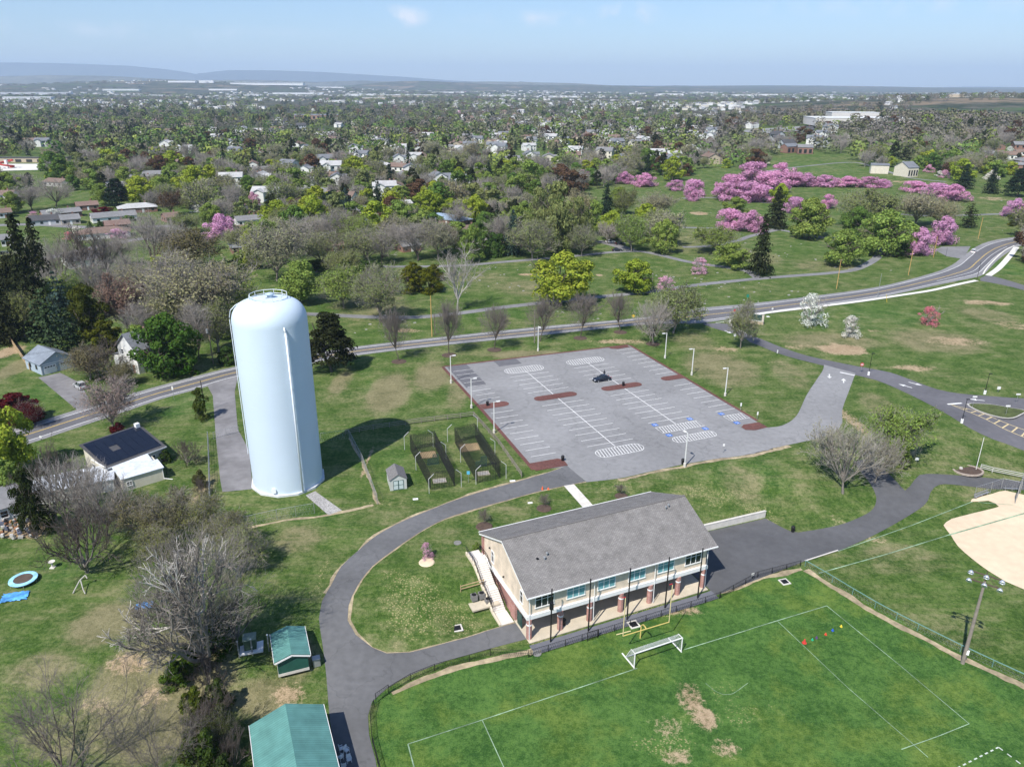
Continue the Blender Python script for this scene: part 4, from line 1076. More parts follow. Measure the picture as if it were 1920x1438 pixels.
# the back porch gable that shows above the rear eave
m.slab([(10, 17.2, 7.3), (21, 17.2, 7.3), (21, 8.6, 11.17), (10, 8.6, 11.17)][::-1], .05)
rf = m.build('roof', shingle, CH)
m = MB(); m.box((15.15, 8.45, 11.17), (31, .34, .06)); m.build('ridge_cap', mat('ridge_cap', (0.16, 0.152, 0.148), 0.95, 0.2, 4), rf)
for x, y in ((4.3, 4.1), (4.9, 4.6), (26.2, 7.0), (26.8, 7.2)):
    z = 7.27 + (y + .35) * .441
    m = MB(); m.tube((x, y, z), (x, y, z + .45), .09, .09, 8); m.lathe([(.0, .62), (.16, .55), (.19, .42), (.0, .42)], 8, (x, y, z)); m.build('roof_vent', metal_grey, rf)
m = MB(); m.box((3.4, 4.5, 9.45), (.35, .35, .14)); m.build('roof_vent', metal_black, rf)
for y0, zz, sg in ((-.42, 7.19, 1), (17.32, 7.19, 1)):
    m = MB(); m.box((15.15, y0, zz), (31, .14, .16)); m.build('gutter', trim_white, CH)
for x in (-.33, 30.63):
    for y0, y1 in ((-.35, 8.45), (17.25, 8.45)):
        m = MB(); m.slab([(x - .03, y0, 7.02), (x + .03, y0, 7.02), (x + .03, y1, 10.9), (x - .03, y1, 10.9)] if y0 < y1 else [(x + .03, y0, 7.02), (x - .03, y0, 7.02), (x - .03, y1, 10.9), (x + .03, y1, 10.9)], .2); m.build('rake_board', trim_white, CH)
for i, x in enumerate((.28, 5.02, 9.65, 14.75, 19.65, 24.55, 29.1)):
    m = MB(); m.prism([(x + .4 * math.cos(t + .39), .33 + .4 * math.sin(t + .39)) for t in np.linspace(0, 2 * math.pi, 9)[:-1]], 0, 3.3)
    p_ = m.build('pier', brick_red, CH)
    m = MB(); m.prism([(x + .44 * math.cos(t + .39), .33 + .44 * math.sin(t + .39)) for t in np.linspace(0, 2 * math.pi, 9)[:-1]], 2.35, 2.55); m.build('pier_band', trim_white, p_)
for x in (.14, 10.1, 20.1, 29.28):
    m = MB(); m.tube((x, -.28, 7.1), (x, .05, 6.8), .055); m.tube((x, .05, 6.8), (x, -.06, 0.2), .055); m.build('downspout', trim_white, CH)
def window(parent, c, w, h, ax, nx, rows, pane, fr=.09, name='window', depth=.10):
    """ax: 'y-' faces -y, 'x-' faces -x, etc.; rows: fractions of height"""
    fm, pm = MB(), MB()
    if ax[0] == 'y': P = lambda a, z, o: (c[0] + a, c[1] + (o if ax[1] == '+' else -o), c[2] + z); D = lambda a, b, t: (a, t, b)
    else: P = lambda a, z, o: (c[0] + (o if ax[1] == '+' else -o), c[1] + a, c[2] + z); D = lambda a, b, t: (t, a, b)
    fm.box(P(0, h / 2, depth / 2), D(w + fr * 2, fr, depth)); fm.box(P(0, -h / 2, depth / 2 + .02), D(w + fr * 2.6, fr * 1.3, depth + .04))
    for s in (-1, 1): fm.box(P(s * (w / 2 + fr / 2), 0, depth / 2), D(fr, h - fr * 1.1, depth))
    for k in range(1, nx): fm.box(P(-w / 2 + w * k / nx, 0, depth / 2 - .01), D(fr, h - fr * 1.1, depth - .02))
    z = -h / 2
    for r_ in rows[:-1]:
        z += r_ * h; fm.box(P(0, z, depth / 2 - .02), D(w - .01, fr * .8, depth - .04))
    f = fm.build(name, trim_white, parent)
    pm.box(P(0, 0, .02), D(w - .01, h - .01, .04)); pm.build('pane', pane, f)
    return f
for i, x in enumerate((2.55, 7.35, 12.2, 17.2, 22.1, 26.9)):
    window(CH, (x, .35, 5.75), 2.7, 1.9, 'y-', 3, (.66, .34), glass_dark if i in (0, 5) else glass_teal)
window(CH, (.05, 2.3, 5.6), .75, 1.9, 'x-', 1, (.6, .4), glass_dark); window(CH, (.05, 12.6, 5.6), .8, 1.9, 'x-', 1, (.6, .4), glass_dark)
for x in (4, 12.5, 21, 26):
    m = MB(); m.box((x, 4.46, 1.1), (1.1, .1, 2.2)); d_ = m.build('door', door_green, CH)
    m = MB(); m.box((x + .42, 4.39, 1.05), (.05, .05, .16)); m.build('handle', metal_grey, d_)
m = MB(); m.box((.14, 5.2, 1.75), (.34, 1.5, 3.5)); m.build('brick_corner', brick_red, CH); m = MB(); m.box((.02, 16.4, 3.75), (.3, .7, 7.0)); m.build('brick_corner', brick_red, CH)
m = MB(); m.box((.17, 3.2, 1.15), (.09, 1.5, 2.3)); d_ = m.build('door', door_green, CH)
m = MB(); m.box((14.7, 1.95, .06), (29.6, 5.2, .10)); m.build('arcade_floor', concrete_tan, CH)
for y in (13.6, 8.4):
    m = MB(); m.box((-.1, y, 6.6 if y > 10 else 4.9), (.22, .16, .2)); m.build('wall_lamp', metal_black, CH)

# staircase on the gable side
ST = empty('outdoor_staircase', (BA[0], BA[1], LOW), BR, 'pale concrete staircase climbing beside the cream gable wall', 'staircase')
m = MB(); n = 11
zs = 0; y = 7.0
m.box((-1.25, 5.7, -.02), (2.1, 2.8, .14))
for fl in range(2):
    for k in range(n):
        zs += 3.85 / 22; m.box((-1.25, y + .14, zs / 2 - .15), (1.9, .285, zs + .3)); y += .285
    if fl == 0: m.box((-1.25, y + .5, zs / 2 - .15), (1.9, 1.0, zs + .3)); y += 1.0
m.box((-1.25, y + 1.7, zs / 2 - .15), (1.9, 3.4, zs + .3)); m.build('steps', mat('concrete_light', (0.66, 0.62, 0.57), 0.8, 0.06, 1.0), ST)
ys = y
pr = [(4.3, .25), (7.0, .45), (7 + 3.13, 2.1), (8.0 + 3.13, 2.1), (ys, 4.0), (ys + 3.4, 4.0)]
m = MB()
for (ya, za), (yb, zb) in zip(pr[:-1], pr[1:]):
    m.add([(-2.45, ya, -.6), (-2.2, ya, -.6), (-2.2, ya, za), (-2.45, ya, za), (-2.45, yb, -.6), (-2.2, yb, -.6), (-2.2, yb, zb), (-2.45, yb, zb)], [(0, 1, 2, 3), (7, 6, 5, 4), (0, 4, 5, 1), (1, 5, 6, 2), (2, 6, 7, 3), (3, 7, 4, 0)])
m.build('side_wall', siding_plain, ST)
for xo in (-2.33, -.2):
    m = MB()
    for dz in (.55, .95): m.path([(xo, ya, za + dz) for ya, za in pr[1:]], .045, 5)
    for ya in np.arange(7.0, ys + 3.3, 1.0): z = float(np.interp(ya, [p[0] for p in pr], [p[1] for p in pr])); m.tube((xo, ya, z - .2), (xo, ya, z + .95), .025, .025, 5)
    m.build('handrail', metal_black, ST)

# retaining wall with its railing
w0, w1 = BA + BU * 31.0 + BW * 13.1, BA + BU * 51.6 + BW * 12.3
L_ = np.linalg.norm(w1 - w0); wr = math.atan2(*(w1 - w0)[::-1])
o = empty('retaining_wall', (*w0, LOW), wr, 'low pale concrete retaining wall holding the lawn above the paved yard', 'retaining wall')
m = MB(); m.box((L_ / 2, 0.12, .45), (L_, .3, 1.5)); m.build('wall', concrete, o)
m = MB(); m.box((L_ / 2, .12, 1.23), (L_ + .1, .4, .09)); m.build('coping', concrete, o)

# ------------------------------------------------------------------ fences
def fence(name, label, line, h, mt, step=3.0, wire=.45, rail=True, wr_=.011, post_r=.045, rails=None, cat='fence', group=None, rr=.032, wire_m=None, z_lift=0):
    """line: 2-D points on the ground"""
    P = [np.array(p) for p in lin(line, step)] if step else line
    z = [float(T(*p)) + z_lift for p in P]
    e = empty(name, (*P[0], z[0]), 0, label, cat, group)
    o0 = np.array([P[0][0], P[0][1], z[0]])
    pts = [np.array([p[0], p[1], zz]) - o0 for p, zz in zip(P, z)]
    for p in pts[:95]:
        m = MB(); m.tube(p - np.array([0, 0, .1]), p + np.array([0, 0, h + .04]), post_r, post_r, 6); m.build('post', mt, e)
    m = MB()
    for hh in (rails or [h]): m.path([p + np.array([0, 0, hh]) for p in pts], rr, 5)
    m.build('rail', mt, e)
    if wire:
        S = []
        for a, b in zip(pts[:-1], pts[1:]):
            n = max(2, int(np.linalg.norm(b - a) / wire))
            for k in range(n):
                f0, f1 = k / n, (k + 1) / n; pa, pb = a + (b - a) * f0, a + (b - a) * f1
                S.append((*(pa + [0, 0, .05]), *(pb + [0, 0, h]), wr_, wr_)); S.append((*(pb + [0, 0, .05]), *(pa + [0, 0, h]), wr_, wr_))
            for hh in np.arange(.05, h, wire): S.append((*(a + [0, 0, hh]), *(b + [0, 0, hh]), wr_, wr_))
        V, F = tubes(np.array(S), 3); me = np_mesh('mesh', V, F, wire_m or mt)
        c = bpy.data.objects.new('mesh_panel', me); COL.objects.link(c); c.parent = e
    return e
fence('chain_link_fence', 'black chain link fence along the front of the arcade', [BA + BU * k + BW * -3.0 for k in (-1.0, 29.75)], 1.15, metal_black, 2.45, .3)
fence('chain_link_fence', 'black chain link fence between the paved yard and the pitch', [BA + BU * 29.9 + BW * -3.0] + g2((1420, 1083), (1500, 1062)), 1.15, metal_black, 2.5, .3)
fence('chain_link_fence', 'black chain link fence curving along the loop road beside the pitch', [BA + BU * -1.3 + BW * -3.0] + spline(g2((960, 1218), (880, 1240), (815, 1258), (770, 1276), (729, 1301)), 3)[1:], 1.15, metal_black, 0, .3)
fence('chain_link_fence', 'black chain link fence end running towards the large green roofed building', spline(g2((702, 1325), (695, 1350), (698, 1390), (708, 1430), (722, 1480)), 2.4), 1.15, metal_black, 0, .3)
fence('pedestrian_gate', 'open black gate leaf at the bend of the pitch fence', g2((729, 1301), (705, 1318)), 1.5, metal_black, 1.6, .3, cat='gate')
fence('pedestrian_gate', 'black double gate in the arcade fence beside a net pole', [BA + BU * k + BW * -3.25 for k in (7.4, 9.0)], 1.45, metal_black, .8, .25, cat='gate')
fence('railed_fence', 'long green topped chain link fence between pitch and ball diamond', spline(g2((1509, 1062), (1560, 1092), (1640, 1140), (1720, 1182), (1800, 1222), (1920, 1278), (1990, 1308)), 3.0), 1.15, rail_green, 0, .5, rr=.06, wire_m=metal_grey, wr_=.007)
fence('yard_rail', 'black railing on top of the retaining wall', [w0 + BW * .4, w1 + BW * .4], 1.0, metal_black, 2.0, .5, z_lift=.1, cat='railing')
fence('split_rail_fence', 'grey split rail fence behind the batting cages', g2((648, 815), (700, 806), (790, 793), (888, 781)), 1.15, wood_grey, 2.6, 0, rails=[.4, .8, 1.15], rr=.06, post_r=.07)
fence('split_rail_fence', 'grey split rail fence between batting cages and parking lot', g2((889, 782), (935, 833), (978, 895)), 1.15, wood_grey, 2.6, 0, rails=[.4, .8, 1.15], rr=.06, post_r=.07)
fence('split_rail_fence', 'pale split rail fence beyond the flagpole bed near the ball diamond', g2((1838, 880), (1860, 886), (1920, 898), (1980, 909)), 1.1, mat('rail_pale', (0.5, .49, .46), .9, .1), 3.0, 0, rails=[.4, .75, 1.1], rr=.07, post_r=.07)
fence('split_rail_fence', 'short timber rail fence above the air conditioning units', g2((864, 1107), (907, 1095)), 1.05, wood_tan, 2.8, 0, rails=[.45, .95], rr=.07, post_r=.07)
fence('compound_fence', 'grey chain link fence along the gravel side of the water tower', g2((655, 822), (680, 870), (708, 945)), 1.9, metal_grey, 3, .5, wr_=.008)
fence('compound_fence', 'grey chain link fence in front of the water tower lawn', g2((440, 992), (520, 974), (590, 962)), 1.9, metal_grey, 3, .5, wr_=.008)
fence('compound_fence', 'tall grey fence left of the tower driveway down to the yard', g2((391, 826), (393, 870), (395, 948)), 2.0, metal_grey, 2.5, .5, post_r=.07, rails=[.6, 1.3, 2.0], wr_=.008)
fence('compound_fence', 'grey chain link fence behind the water tower on the shaded lawn', g2((602, 828), (655, 822)), 1.9, metal_grey, 3, .5, wr_=.008)
fence('driveway_gate', 'grey pipe gate across the water tower driveway', g2((401, 823), (448, 811)), 1.5, metal_grey, 2.3, .5, cat='gate')
fence('board_fence', 'new tan board fence round the yard behind the blue garage', g2((-40, 655), (20, 641), (57, 695)), 1.7, wood_tan, 2.2, .16, rails=[.3, 1.0, 1.6], wr_=.05, rr=.05, post_r=.06)
fence('wire_fence', 'dark wire fence beside the solar roofed house', g2((313, 890), (350, 876), (388, 866)), 1.2, metal_black, 2.2, .4, wr_=.008)
fence('backstop', 'tall grey chain link backstop panel behind home plate', g2((1903, 944), (1914, 915), (1932, 905)), 4.0, metal_grey, 2.2, .4, post_r=.06, rails=[2, 4.0], cat='backstop')
fence('dugout_fence', 'low chain link fence behind the players benches', g2((1826, 934), (1856, 925), (1876, 918), (1912, 926)), 2.4, metal_grey, 3.0, .5, wr_=.007)

# net poles in front of the arcade
NP = None
for i, p in enumerate([(1032.4, 1203.4), (1103, 1183.3), (1175.6, 1161.7), (1246.7, 1139.6), (1307.9, 1121.4)]):
    b = G(*p)
    lab = ['black net pole carrying a box, beside the end windows of the arcade', 'black net pole beside the second brick bay and the double gate', 'black net pole just behind the yellow goalpost', 'black net pole between the goalpost and the last brick bays', 'black net pole by the fence nearest the paved yard'][i]
    e = empty('net_pole', b, 0, lab, 'pole', 'black net poles before the arcade')
    m = MB(); m.tube((0, 0, -.2), (0, 0, 8.6), .11, .09, 8); m.build('shaft', metal_black, e)
    m = MB(); m.lathe([(.0, 8.72), (.1, 8.68), (.11, 8.58), (.0, 8.58)], 8); m.build('cap', metal_black, e)
    if i == 0: m = MB(); m.box((0, -.05, 6.0), (.55, .5, 1.0)); m.build('speaker_box', metal_black, e)

# air conditioning units
for i, (x, y) in enumerate([(160, 1050), (238, 1030), (305, 1090)]):
    b = G(860 + x / 5.53, 930 + (y + 28) / 5.53)
    e = empty('air_conditioner', (b[0], b[1], b[2] + .12), BR, ['grey air conditioning unit by the timber rail, farther from the stairs', 'grey air conditioning unit in the middle of three by the rail', 'grey air conditioning unit standing apart next to the stair wall'][i], 'air conditioner', 'air conditioning units by the stairs')
    m = MB(); m.box((0, 0, .42), (.85, .85, .84)); m.build('casing', mat('ac_casing', (0.20, 0.195, 0.19), .6, .12, 12), e)
    m = MB(); m.lathe([(.36, .842), (.36, .88), (.30, .88), (.28, .845), (0, .845)], 16); m.build('fan_grille', metal_black, e)
b = G(905, 1128); m = MB(); m.box((0, 0, .0), (4.2, 3.0, .24)); e = m.build('equipment_slab', concrete_tan); e.location = tuple(b); e.rotation_euler = (0, 0, BR); tag(e, 'tan concrete slab under the three air conditioning units', 'slab')

# ------------------------------------------------------------------ water tower
tf = G(545, 931); TC = np.array([tf[0], tf[1]]) + unit(np.array([tf[0], tf[1]])) * 6.45
TW = empty('water_tower', (*TC, 0), 0, 'tall pale blue standpipe water tower with railing on its domed top', 'water tower'); TW.scale = (.94, .94, 1)
tower_m = mat('tower_paint', (0.575, 0.68, 0.785), 0.6, 0.015, 0.25, var2=0.03, scale2=0.08, spec=0.4)
prof = [(6.5, 0.35)] + [(6.5, z) for z in np.linspace(2.9, 30.3, 11)] + [(6.5 * math.cos(t) ** .50, 30.4 + 3.6 * math.sin(t) ** 1.05) for t in np.linspace(.06, math.pi / 2 - .004, 22)]
m = MB(); m.lathe(prof, 96); m.build('shell', tower_m, TW, True)
m = MB()
for z in np.linspace(2.9, 30.3, 11): m.lathe([(6.5, z - .035), (6.512, z - .012), (6.512, z + .012), (6.5, z + .035)], 96)
m.build('weld_seam', mat('seam_paint', (.56, .66, .75), .5, .05), TW, True)
m = MB(); m.prism([(7.0 * math.cos(t), 7.0 * math.sin(t)) for t in np.linspace(0, 2 * math.pi, 13)[:-1]], -.4, .38); m.build('foundation', mat('foundation', (0.62, 0.64, 0.66), .8, .08), TW)
tower_w = mat('tower_white', (0.72, 0.77, 0.81), 0.45, 0.03)
pa = -math.pi / 2 + math.radians(38)
pipe_dir = np.array([math.cos(pa), math.sin(pa)])
m = MB()
m.path([(6.85 * pipe_dir[0], 6.85 * pipe_dir[1], .5), (6.85 * pipe_dir[0], 6.85 * pipe_dir[1], 29.6), (6.3 * pipe_dir[0], 6.3 * pipe_dir[1], 30.5)], .17, 8)
pp = m.build('overflow_pipe', tower_w, TW, True)
m = MB()
for z in np.arange(2, 29.5, 3.0): m.box((6.68 * pipe_dir[0], 6.68 * pipe_dir[1], z), (.5, .14, .1), pa)
m.build('bracket', tower_w, pp)
la = math.pi + math.radians(14); ld = np.array([math.cos(la), math.sin(la)]); lt = np.array([-ld[1], ld[0]])
m = MB()
for s in (-.25, .25): m.tube((*(ld * 6.75 + lt * s), 6.0), (*(ld * 6.75 + lt * s), 30.8), .035, .035, 5)
for z in np.arange(6.2, 30.8, .45): m.tube((*(ld * 6.75 - lt * .25), z), (*(ld * 6.75 + lt * .25), z), .02, .02, 4)
m.build('ladder', tower_w, TW)
m = MB(); m.path([(*(ld * r_), z) for r_, z in [(6.7, 31.2), (6.4, 32.4), (5.5, 33.2), (3.8, 34.0)]], .04, 5); m.path([(*(ld * r_ + lt * .5), z) for r_, z in [(6.7, 31.2), (6.4, 32.4), (5.5, 33.2), (3.8, 34.0)]], .04, 5); m.build('roof_ladder', tower_w, TW)
m = MB(); rr_ = 3.3
ring = [(rr_ * math.cos(t), rr_ * math.sin(t) + .6) for t in np.linspace(0, 2 * math.pi, 13)]
for z in (34.0, 34.6): m.path([(x, y, z) for x, y in ring], .045, 5)
for x, y in ring[:-1]: m.tube((x, y, 33.0), (x, y, 34.62), .045, .045, 5)
m.build('railing', tower_w, TW)
m = MB(); m.lathe([(.55, 33.7), (.55, 34.5), (.8, 34.53), (.8, 34.7), (.35, 34.87), (0, 34.9)], 20, (.4, .5, 0)); m.build('roof_vent', mat('vent_blue', (.40, .50, .60), .5, .05), TW, True)
m = MB(); ha = -math.pi / 2 - .12
m.tube((6.45 * math.cos(ha), 6.45 * math.sin(ha), 1.15), (6.8 * math.cos(ha), 6.8 * math.sin(ha), 1.15), .5, .5, 18); m.build('manhole', tower_w, TW)
# broken stone strip from the tower pipe to the lawn
gr = sheet('gravel_strip', lin(g2((573, 929), (591, 921), (641, 957), (616, 966), (573, 929)), .8), mat('gravel_grey', (0.33, 0.32, 0.31), .95, .5, 3.5, var2=.2, bump_=.8, bscale=5), .05, .8, kind=None); gr['kind'] = 'stuff'

# ------------------------------------------------------------------ batting cages and shed
def qc(x, y): return (640 + x / 5.05, 760 + y / 5.05)
net_m = mat('net_black', (0.018, 0.018, 0.02), .9, .1)
def cage(corners, posts, label):
    A = [G(*qc(*c)) for c in corners]  # back-left, back-right, front-right, front-left
    e = empty('batting_cage', A[3], 0, label, 'batting cage', 'batting cages')
    o0 = A[3]; A = [a - o0 for a in A]; H_ = 3.4; S = []
    def panel(p, q_, r_, s_, nu, nv, sag=0):
        f = lambda u, v: (p * (1 - u) + q_ * u) * (1 - v) + (s_ * (1 - u) + r_ * u) * v - np.array([0, 0, sag * 4 * u * (1 - u)])
        for i in range(nu + 1):
            for j in range(nv): S.append((*f(i / nu, j / nv), *f(i / nu, (j + 1) / nv), .026, .026))
        for j in range(nv + 1):
            for i in range(nu): S.append((*f(i / nu, j / nv), *f((i + 1) / nu, j / nv), .026, .026))
    up_ = np.array([0, 0, H_]); t = [a + up_ for a in A]
    panel(t[0], t[1], t[2], t[3], 14, 48, .35)
    panel(A[0], A[1], t[1], t[0], 14, 12); panel(A[1], A[2], t[2], t[1], 48, 12); panel(A[3], A[0], t[0], t[3], 48, 12)
    panel(A[3], A[2], t[2], t[3], 14, 12)
    V, F = tubes(np.array(S), 3); c = bpy.data.objects.new('net', np_mesh('net', V, F, net_m)); COL.objects.link(c); c.parent = e
    m = MB()
    for a, b in ((t[0], t[1]), (t[1], t[2]), (t[2], t[3]), (t[3], t[0])): m.tube(a, b, .02, .02, 4)
    m.build('cable', metal_black, e)
    ctr = sum(A) / 4
    for px_ in posts:
        b = G(*qc(*px_)) - o0; d = ctr - b
        ax = A[0] - A[3]; ax /= np.linalg.norm(ax); d = d - ax * (d @ ax); d[2] = 0; d /= np.linalg.norm(d)
        m = MB(); m.path([b - [0, 0, .2], b + [0, 0, 2.9], b + d * .95 + [0, 0, 3.75]], .05, 6); m.build('post', mat('post_galvanised', (.52, .53, .53), .5, .08), e)
    return e
cage([(655, 425), (885, 385), (1075, 765), (850, 800)], [(600, 420), (708, 615), (832, 835), (870, 390), (992, 505), (1137, 775)], 'black net batting cage with six bent white posts, next to the storage shed')
cage([(1075, 355), (1265, 310), (1505, 690), (1290, 735)], [(1007, 345), (1130, 540), (1275, 750), (1290, 240), (1455, 470), (1560, 695)], 'black net batting cage with six bent white posts, next to the parking lot fence')
for (px_, lab, c_, sz, nm, ct) in [((930, 715), 'worn pale home plate mat in the cage by the shed', (0.5, .47, .43), (2.2, 1.4, .05), 'plate_mat', 'mat'), ((1345, 645), 'worn pale home plate mat in the cage by the lot', (0.5, .47, .43), (2.0, 1.3, .05), 'plate_mat', 'mat'),
                                   ((825, 470), 'square sandy pitching box in the cage by the shed', (.5, .37, .2), (2.8, 2.4, .05), 'pitching_box', 'sand box'), ((1215, 400), 'larger sandy pitching box in the cage by the lot', (.5, .37, .2), (3.6, 3.0, .05), 'pitching_box', 'sand box')]:
    b = G(*qc(*px_)); e = empty(nm, (b[0], b[1], b[2]), R(14), lab, ct)
    m = MB(); m.box((0, 0, .03), sz); m.build('surface', mat(nm + '_top', c_, .95, .15, 2), e)
    m = MB()
    for s in (-1, 1): m.box((s * (sz[0] / 2 + .06), 0, .05), (.12, sz[1] + .2, .16)); m.box((0, s * (sz[1] / 2 + .06), .05), (sz[0], .12, .16))
    m.build('border', wood_tan if nm == 'pitching_box' else concrete_tan, e)
for px_, lab in [((870, 560), 'green padded pitching screen in the cage by the shed'), ((1325, 580), 'dark green low pitching screen in the cage by the lot')]:
    b = G(*qc(*px_)); e = empty('pitching_screen', b, R(14), lab, 'screen')
    m = MB()
    pts = [(-1, 0, 0), (-1, 0, 1.2), (0, 0, 1.2), (0, 0, 2.1), (1, 0, 2.1), (1, 0, 0), (-1, 0, 0)]; m.path(pts, .05, 5); m.tube((-1, .9, 0), (-1, 0, 0), .05); m.tube((1, .9, 0), (1, 0, 0), .05); m.build('frame', metal_green, e)
    V, F = tubes(np.array([(-1 + .12 * k, 0, .05, -1 + .12 * k, 0, 1.2 if k < 8 else 2.1, .02, .02) for k in range(17)] + [(-1 if z < 1.2 else 0, 0, z, 1, 0, z, .02, .02) for z in np.arange(.1, 2.1, .12)]), 3)
    c = bpy.data.objects.new('net', np_mesh('net', V, F, mat('net_green', (.02, .09, .08), .9, .1))); COL.objects.link(c); c.parent = e

def simple_roof(parent, w, d, ze, pitch, mt, ov=.3, th=.12, name='roof', ridge_along='x'):
    m = MB(); zr = ze + (d / 2 + ov) * pitch - ov * pitch
    y = d / 2 + ov; z0 = ze - ov * pitch; x = w / 2 + ov
    m.slab([(-x, -y, z0 + th), (x, -y, z0 + th), (x, 0, zr + th), (-x, 0, zr + th)], th)
    m.slab([(x, y, z0 + th), (-x, y, z0 + th), (-x, 0, zr + th + .002), (x, 0, zr + th + .002)], th)
    return m.build(name, mt, parent)
a, b = G(*qc(465, 810)), G(*qc(622, 788)); c_ = (a + b) / 2; rz = math.atan2(b[1] - a[1], b[0] - a[0]); dirn = np.array([-math.sin(rz), math.cos(rz)])
SW, SDp = float(np.linalg.norm(b - a)), 4.2
ctr = c_[:2] + dirn * SDp / 2
e = empty('storage_shed', (*ctr, float(T(*ctr))), rz + R(90), 'pale grey garden shed with grey shingle roof and double doors beside the batting cages', 'shed')
m = MB(); gable_solid(m, -SDp / 2, SDp / 2, -SW / 2, SW / 2, 0, 2.1, 3.05); m.build('wall', mat('shed_wall', (.50, .52, .50), .75, .06, 2), e)
simple_roof(e, SDp, SW, 2.1, .62, mat('shed_shingle', (.17, .165, .165), .95, .25, 4), .15, .1)
for s in (-1, 1):
    m = MB(); m.box((-SDp / 2 - .02, s * .46, 1.0), (.05, .86, 1.8)); d_ = m.build('door', mat('shed_door', (.52, .60, .60), .7, .05), e)
    m = MB()
    for z in (.12, 1.0, 1.88): m.box((-SDp / 2 - .05, s * .46, z), (.04, .88, .07))
    for yy in (.04, .88): m.box((-SDp / 2 - .055, s * yy, 1.0), (.04, .07, 1.8))
    m.build('door_trim', mat('shed_trim', (.03, .08, .08), .7, .05), d_)

# ------------------------------------------------------------------ green roofed buildings
roof_green = brick_mat('roof_green_metal', (0.115, 0.27, 0.245), (0.10, 0.24, 0.22), (0.075, 0.19, 0.175), 1.0, .45, .32, 60, .03)
wall_green = brick_mat('wall_green_metal', (0.020, 0.085, 0.065), (0.024, 0.095, 0.072), (0.008, 0.045, 0.035), 1.0, .5, .30, 60, .06, (R(90), 0, 0))
def green_building(ctr, rz, w, d, ze, pitch, label, z0=None):
    """ridge along local y (away); w across"""
    e = empty('metal_building', (*ctr, float(T(*ctr)) if z0 is None else z0), rz, label, 'building', 'green metal buildings')
    m = MB(); gable_solid(m, -d / 2, d / 2, -w / 2, w / 2, 0, ze, ze + w / 2 * pitch)
    o_ = m.build('wall', wall_green, e); o_.rotation_euler = (0, 0, R(90))
    m = MB(); m.box((0, 0, .1), (d + .06, w + .06, .4)); o_ = m.build('plinth', concrete, e); o_.rotation_euler = (0, 0, R(90))
    r_ = simple_roof(e, d, w, ze, pitch, roof_green, .32, .12); r_.rotation_euler = (0, 0, R(90))
    m = MB()
    y = w / 2 + .34
    for x in (-d / 2 - .345, d / 2 + .345):
        zr = ze + (w / 2) * pitch; z0_ = ze - .34 * pitch
        for s in (-1, 1):
            q_ = [(x - .03, s * y, z0_ - .06), (x + .03, s * y, z0_ - .06), (x + .03, 0, zr - .06), (x - .03, 0, zr - .06)]
            m.slab(q_ if s < 0 else [q_[1], q_[0], q_[3], q_[2]], .0 + .2)
    for s in (-1, 1): m.box((0, s * (y + .03), ze - .34 * pitch + .02), (d + .7, .06, .2))
    o_ = m.build('roof_trim', trim_white, e); o_.rotation_euler = (0, 0, R(90))
    return e
a, b = G(524, 1277), G(581, 1263); rz = math.atan2(b[1] - a[1], b[0] - a[0]); w_ = float(np.linalg.norm(b - a)); ctr = (a + b)[:2] / 2 + np.array([-math.sin(rz), math.cos(rz)]) * 2.6
green_building(ctr, rz, w_, 5.0, 2.5, .33, 'small green metal shed with teal ribbed roof beside the transformer')
e = empty('utility_box', (*G(594, 1246)[:2], G(594, 1246)[2]), rz, 'grey utility box beside the wall of the small green shed', 'utility box')
m = MB(); m.box((0, 0, .55), (.9, .8, 1.1)); m.build('casing', metal_grey, e); m = MB(); m.box((0, 0, 1.13), (1.0, .9, .06)); m.build('lid', metal_grey, e)
z0 = float(T(-20, 63)); zE, zR = z0 + 3.6, z0 + 5.2
bl, br_ = Gz(468, 1363, zE)[:2], Gz(606, 1320, zE)[:2]
ax = Gz(636, 1442, zE)[:2] - br_; ax /= np.linalg.norm(ax); nrm_ = np.array([-ax[1], ax[0]])
w_ = abs(float((br_ - bl) @ nrm_)); d_ = 17.0
ctr = (bl + br_) / 2; ctr = br_ + ax * (d_ / 2 + .3) + nrm_ * (w_ / 2) * (1 if (bl - br_) @ nrm_ > 0 else -1)
rz = math.atan2(-ax[1], -ax[0]) - R(90)
green_building(ctr, rz, w_ - .6, d_, 3.6, .40, 'large green roofed metal building with white eaves beside the road', z0)

# transformer with bollards
b = G(472, 1214)
e = empty('transformer', b, R(16), 'green electrical transformer cabinet on a white concrete pad', 'transformer')
m = MB(); m.box((0, 0, .08), (2.9, 2.5, .2)); m.build('pad', trim_white, e)
m = MB(); m.box((-.1, 0, .95), (1.5, 1.3, 1.55)); m.build('cabinet', mat('transformer_green', (.055, .10, .06), .6, .15, 3), e)
m = MB(); m.box((-.1, 0, 1.78), (1.66, 1.46, .14)); m.build('lid', mat('transformer_lid', (.22, .28, .22), .6, .3, 3), e)
for px_, lab in [((449, 1233), 'grey bollard on the side of the transformer facing the bare yard'), ((474, 1228), 'grey bollard directly in front of the transformer'), ((505, 1220), 'grey bollard between the transformer and the small green shed')]:
    b = G(*px_); e = empty('bollard', b, 0, lab, 'bollard', 'bollards round the transformer')
    m = MB(); m.tube((0, 0, -.1), (0, 0, 2.6), .09, .09, 8); m.build('post', metal_grey, e); m = MB(); m.lathe([(.1, 2.5), (.12, 2.6), (.0, 2.68)], 8); m.lathe([(.11, 1.3), (.12, 1.35), (.11, 1.4)], 8); m.build('cap', trim_white, e)
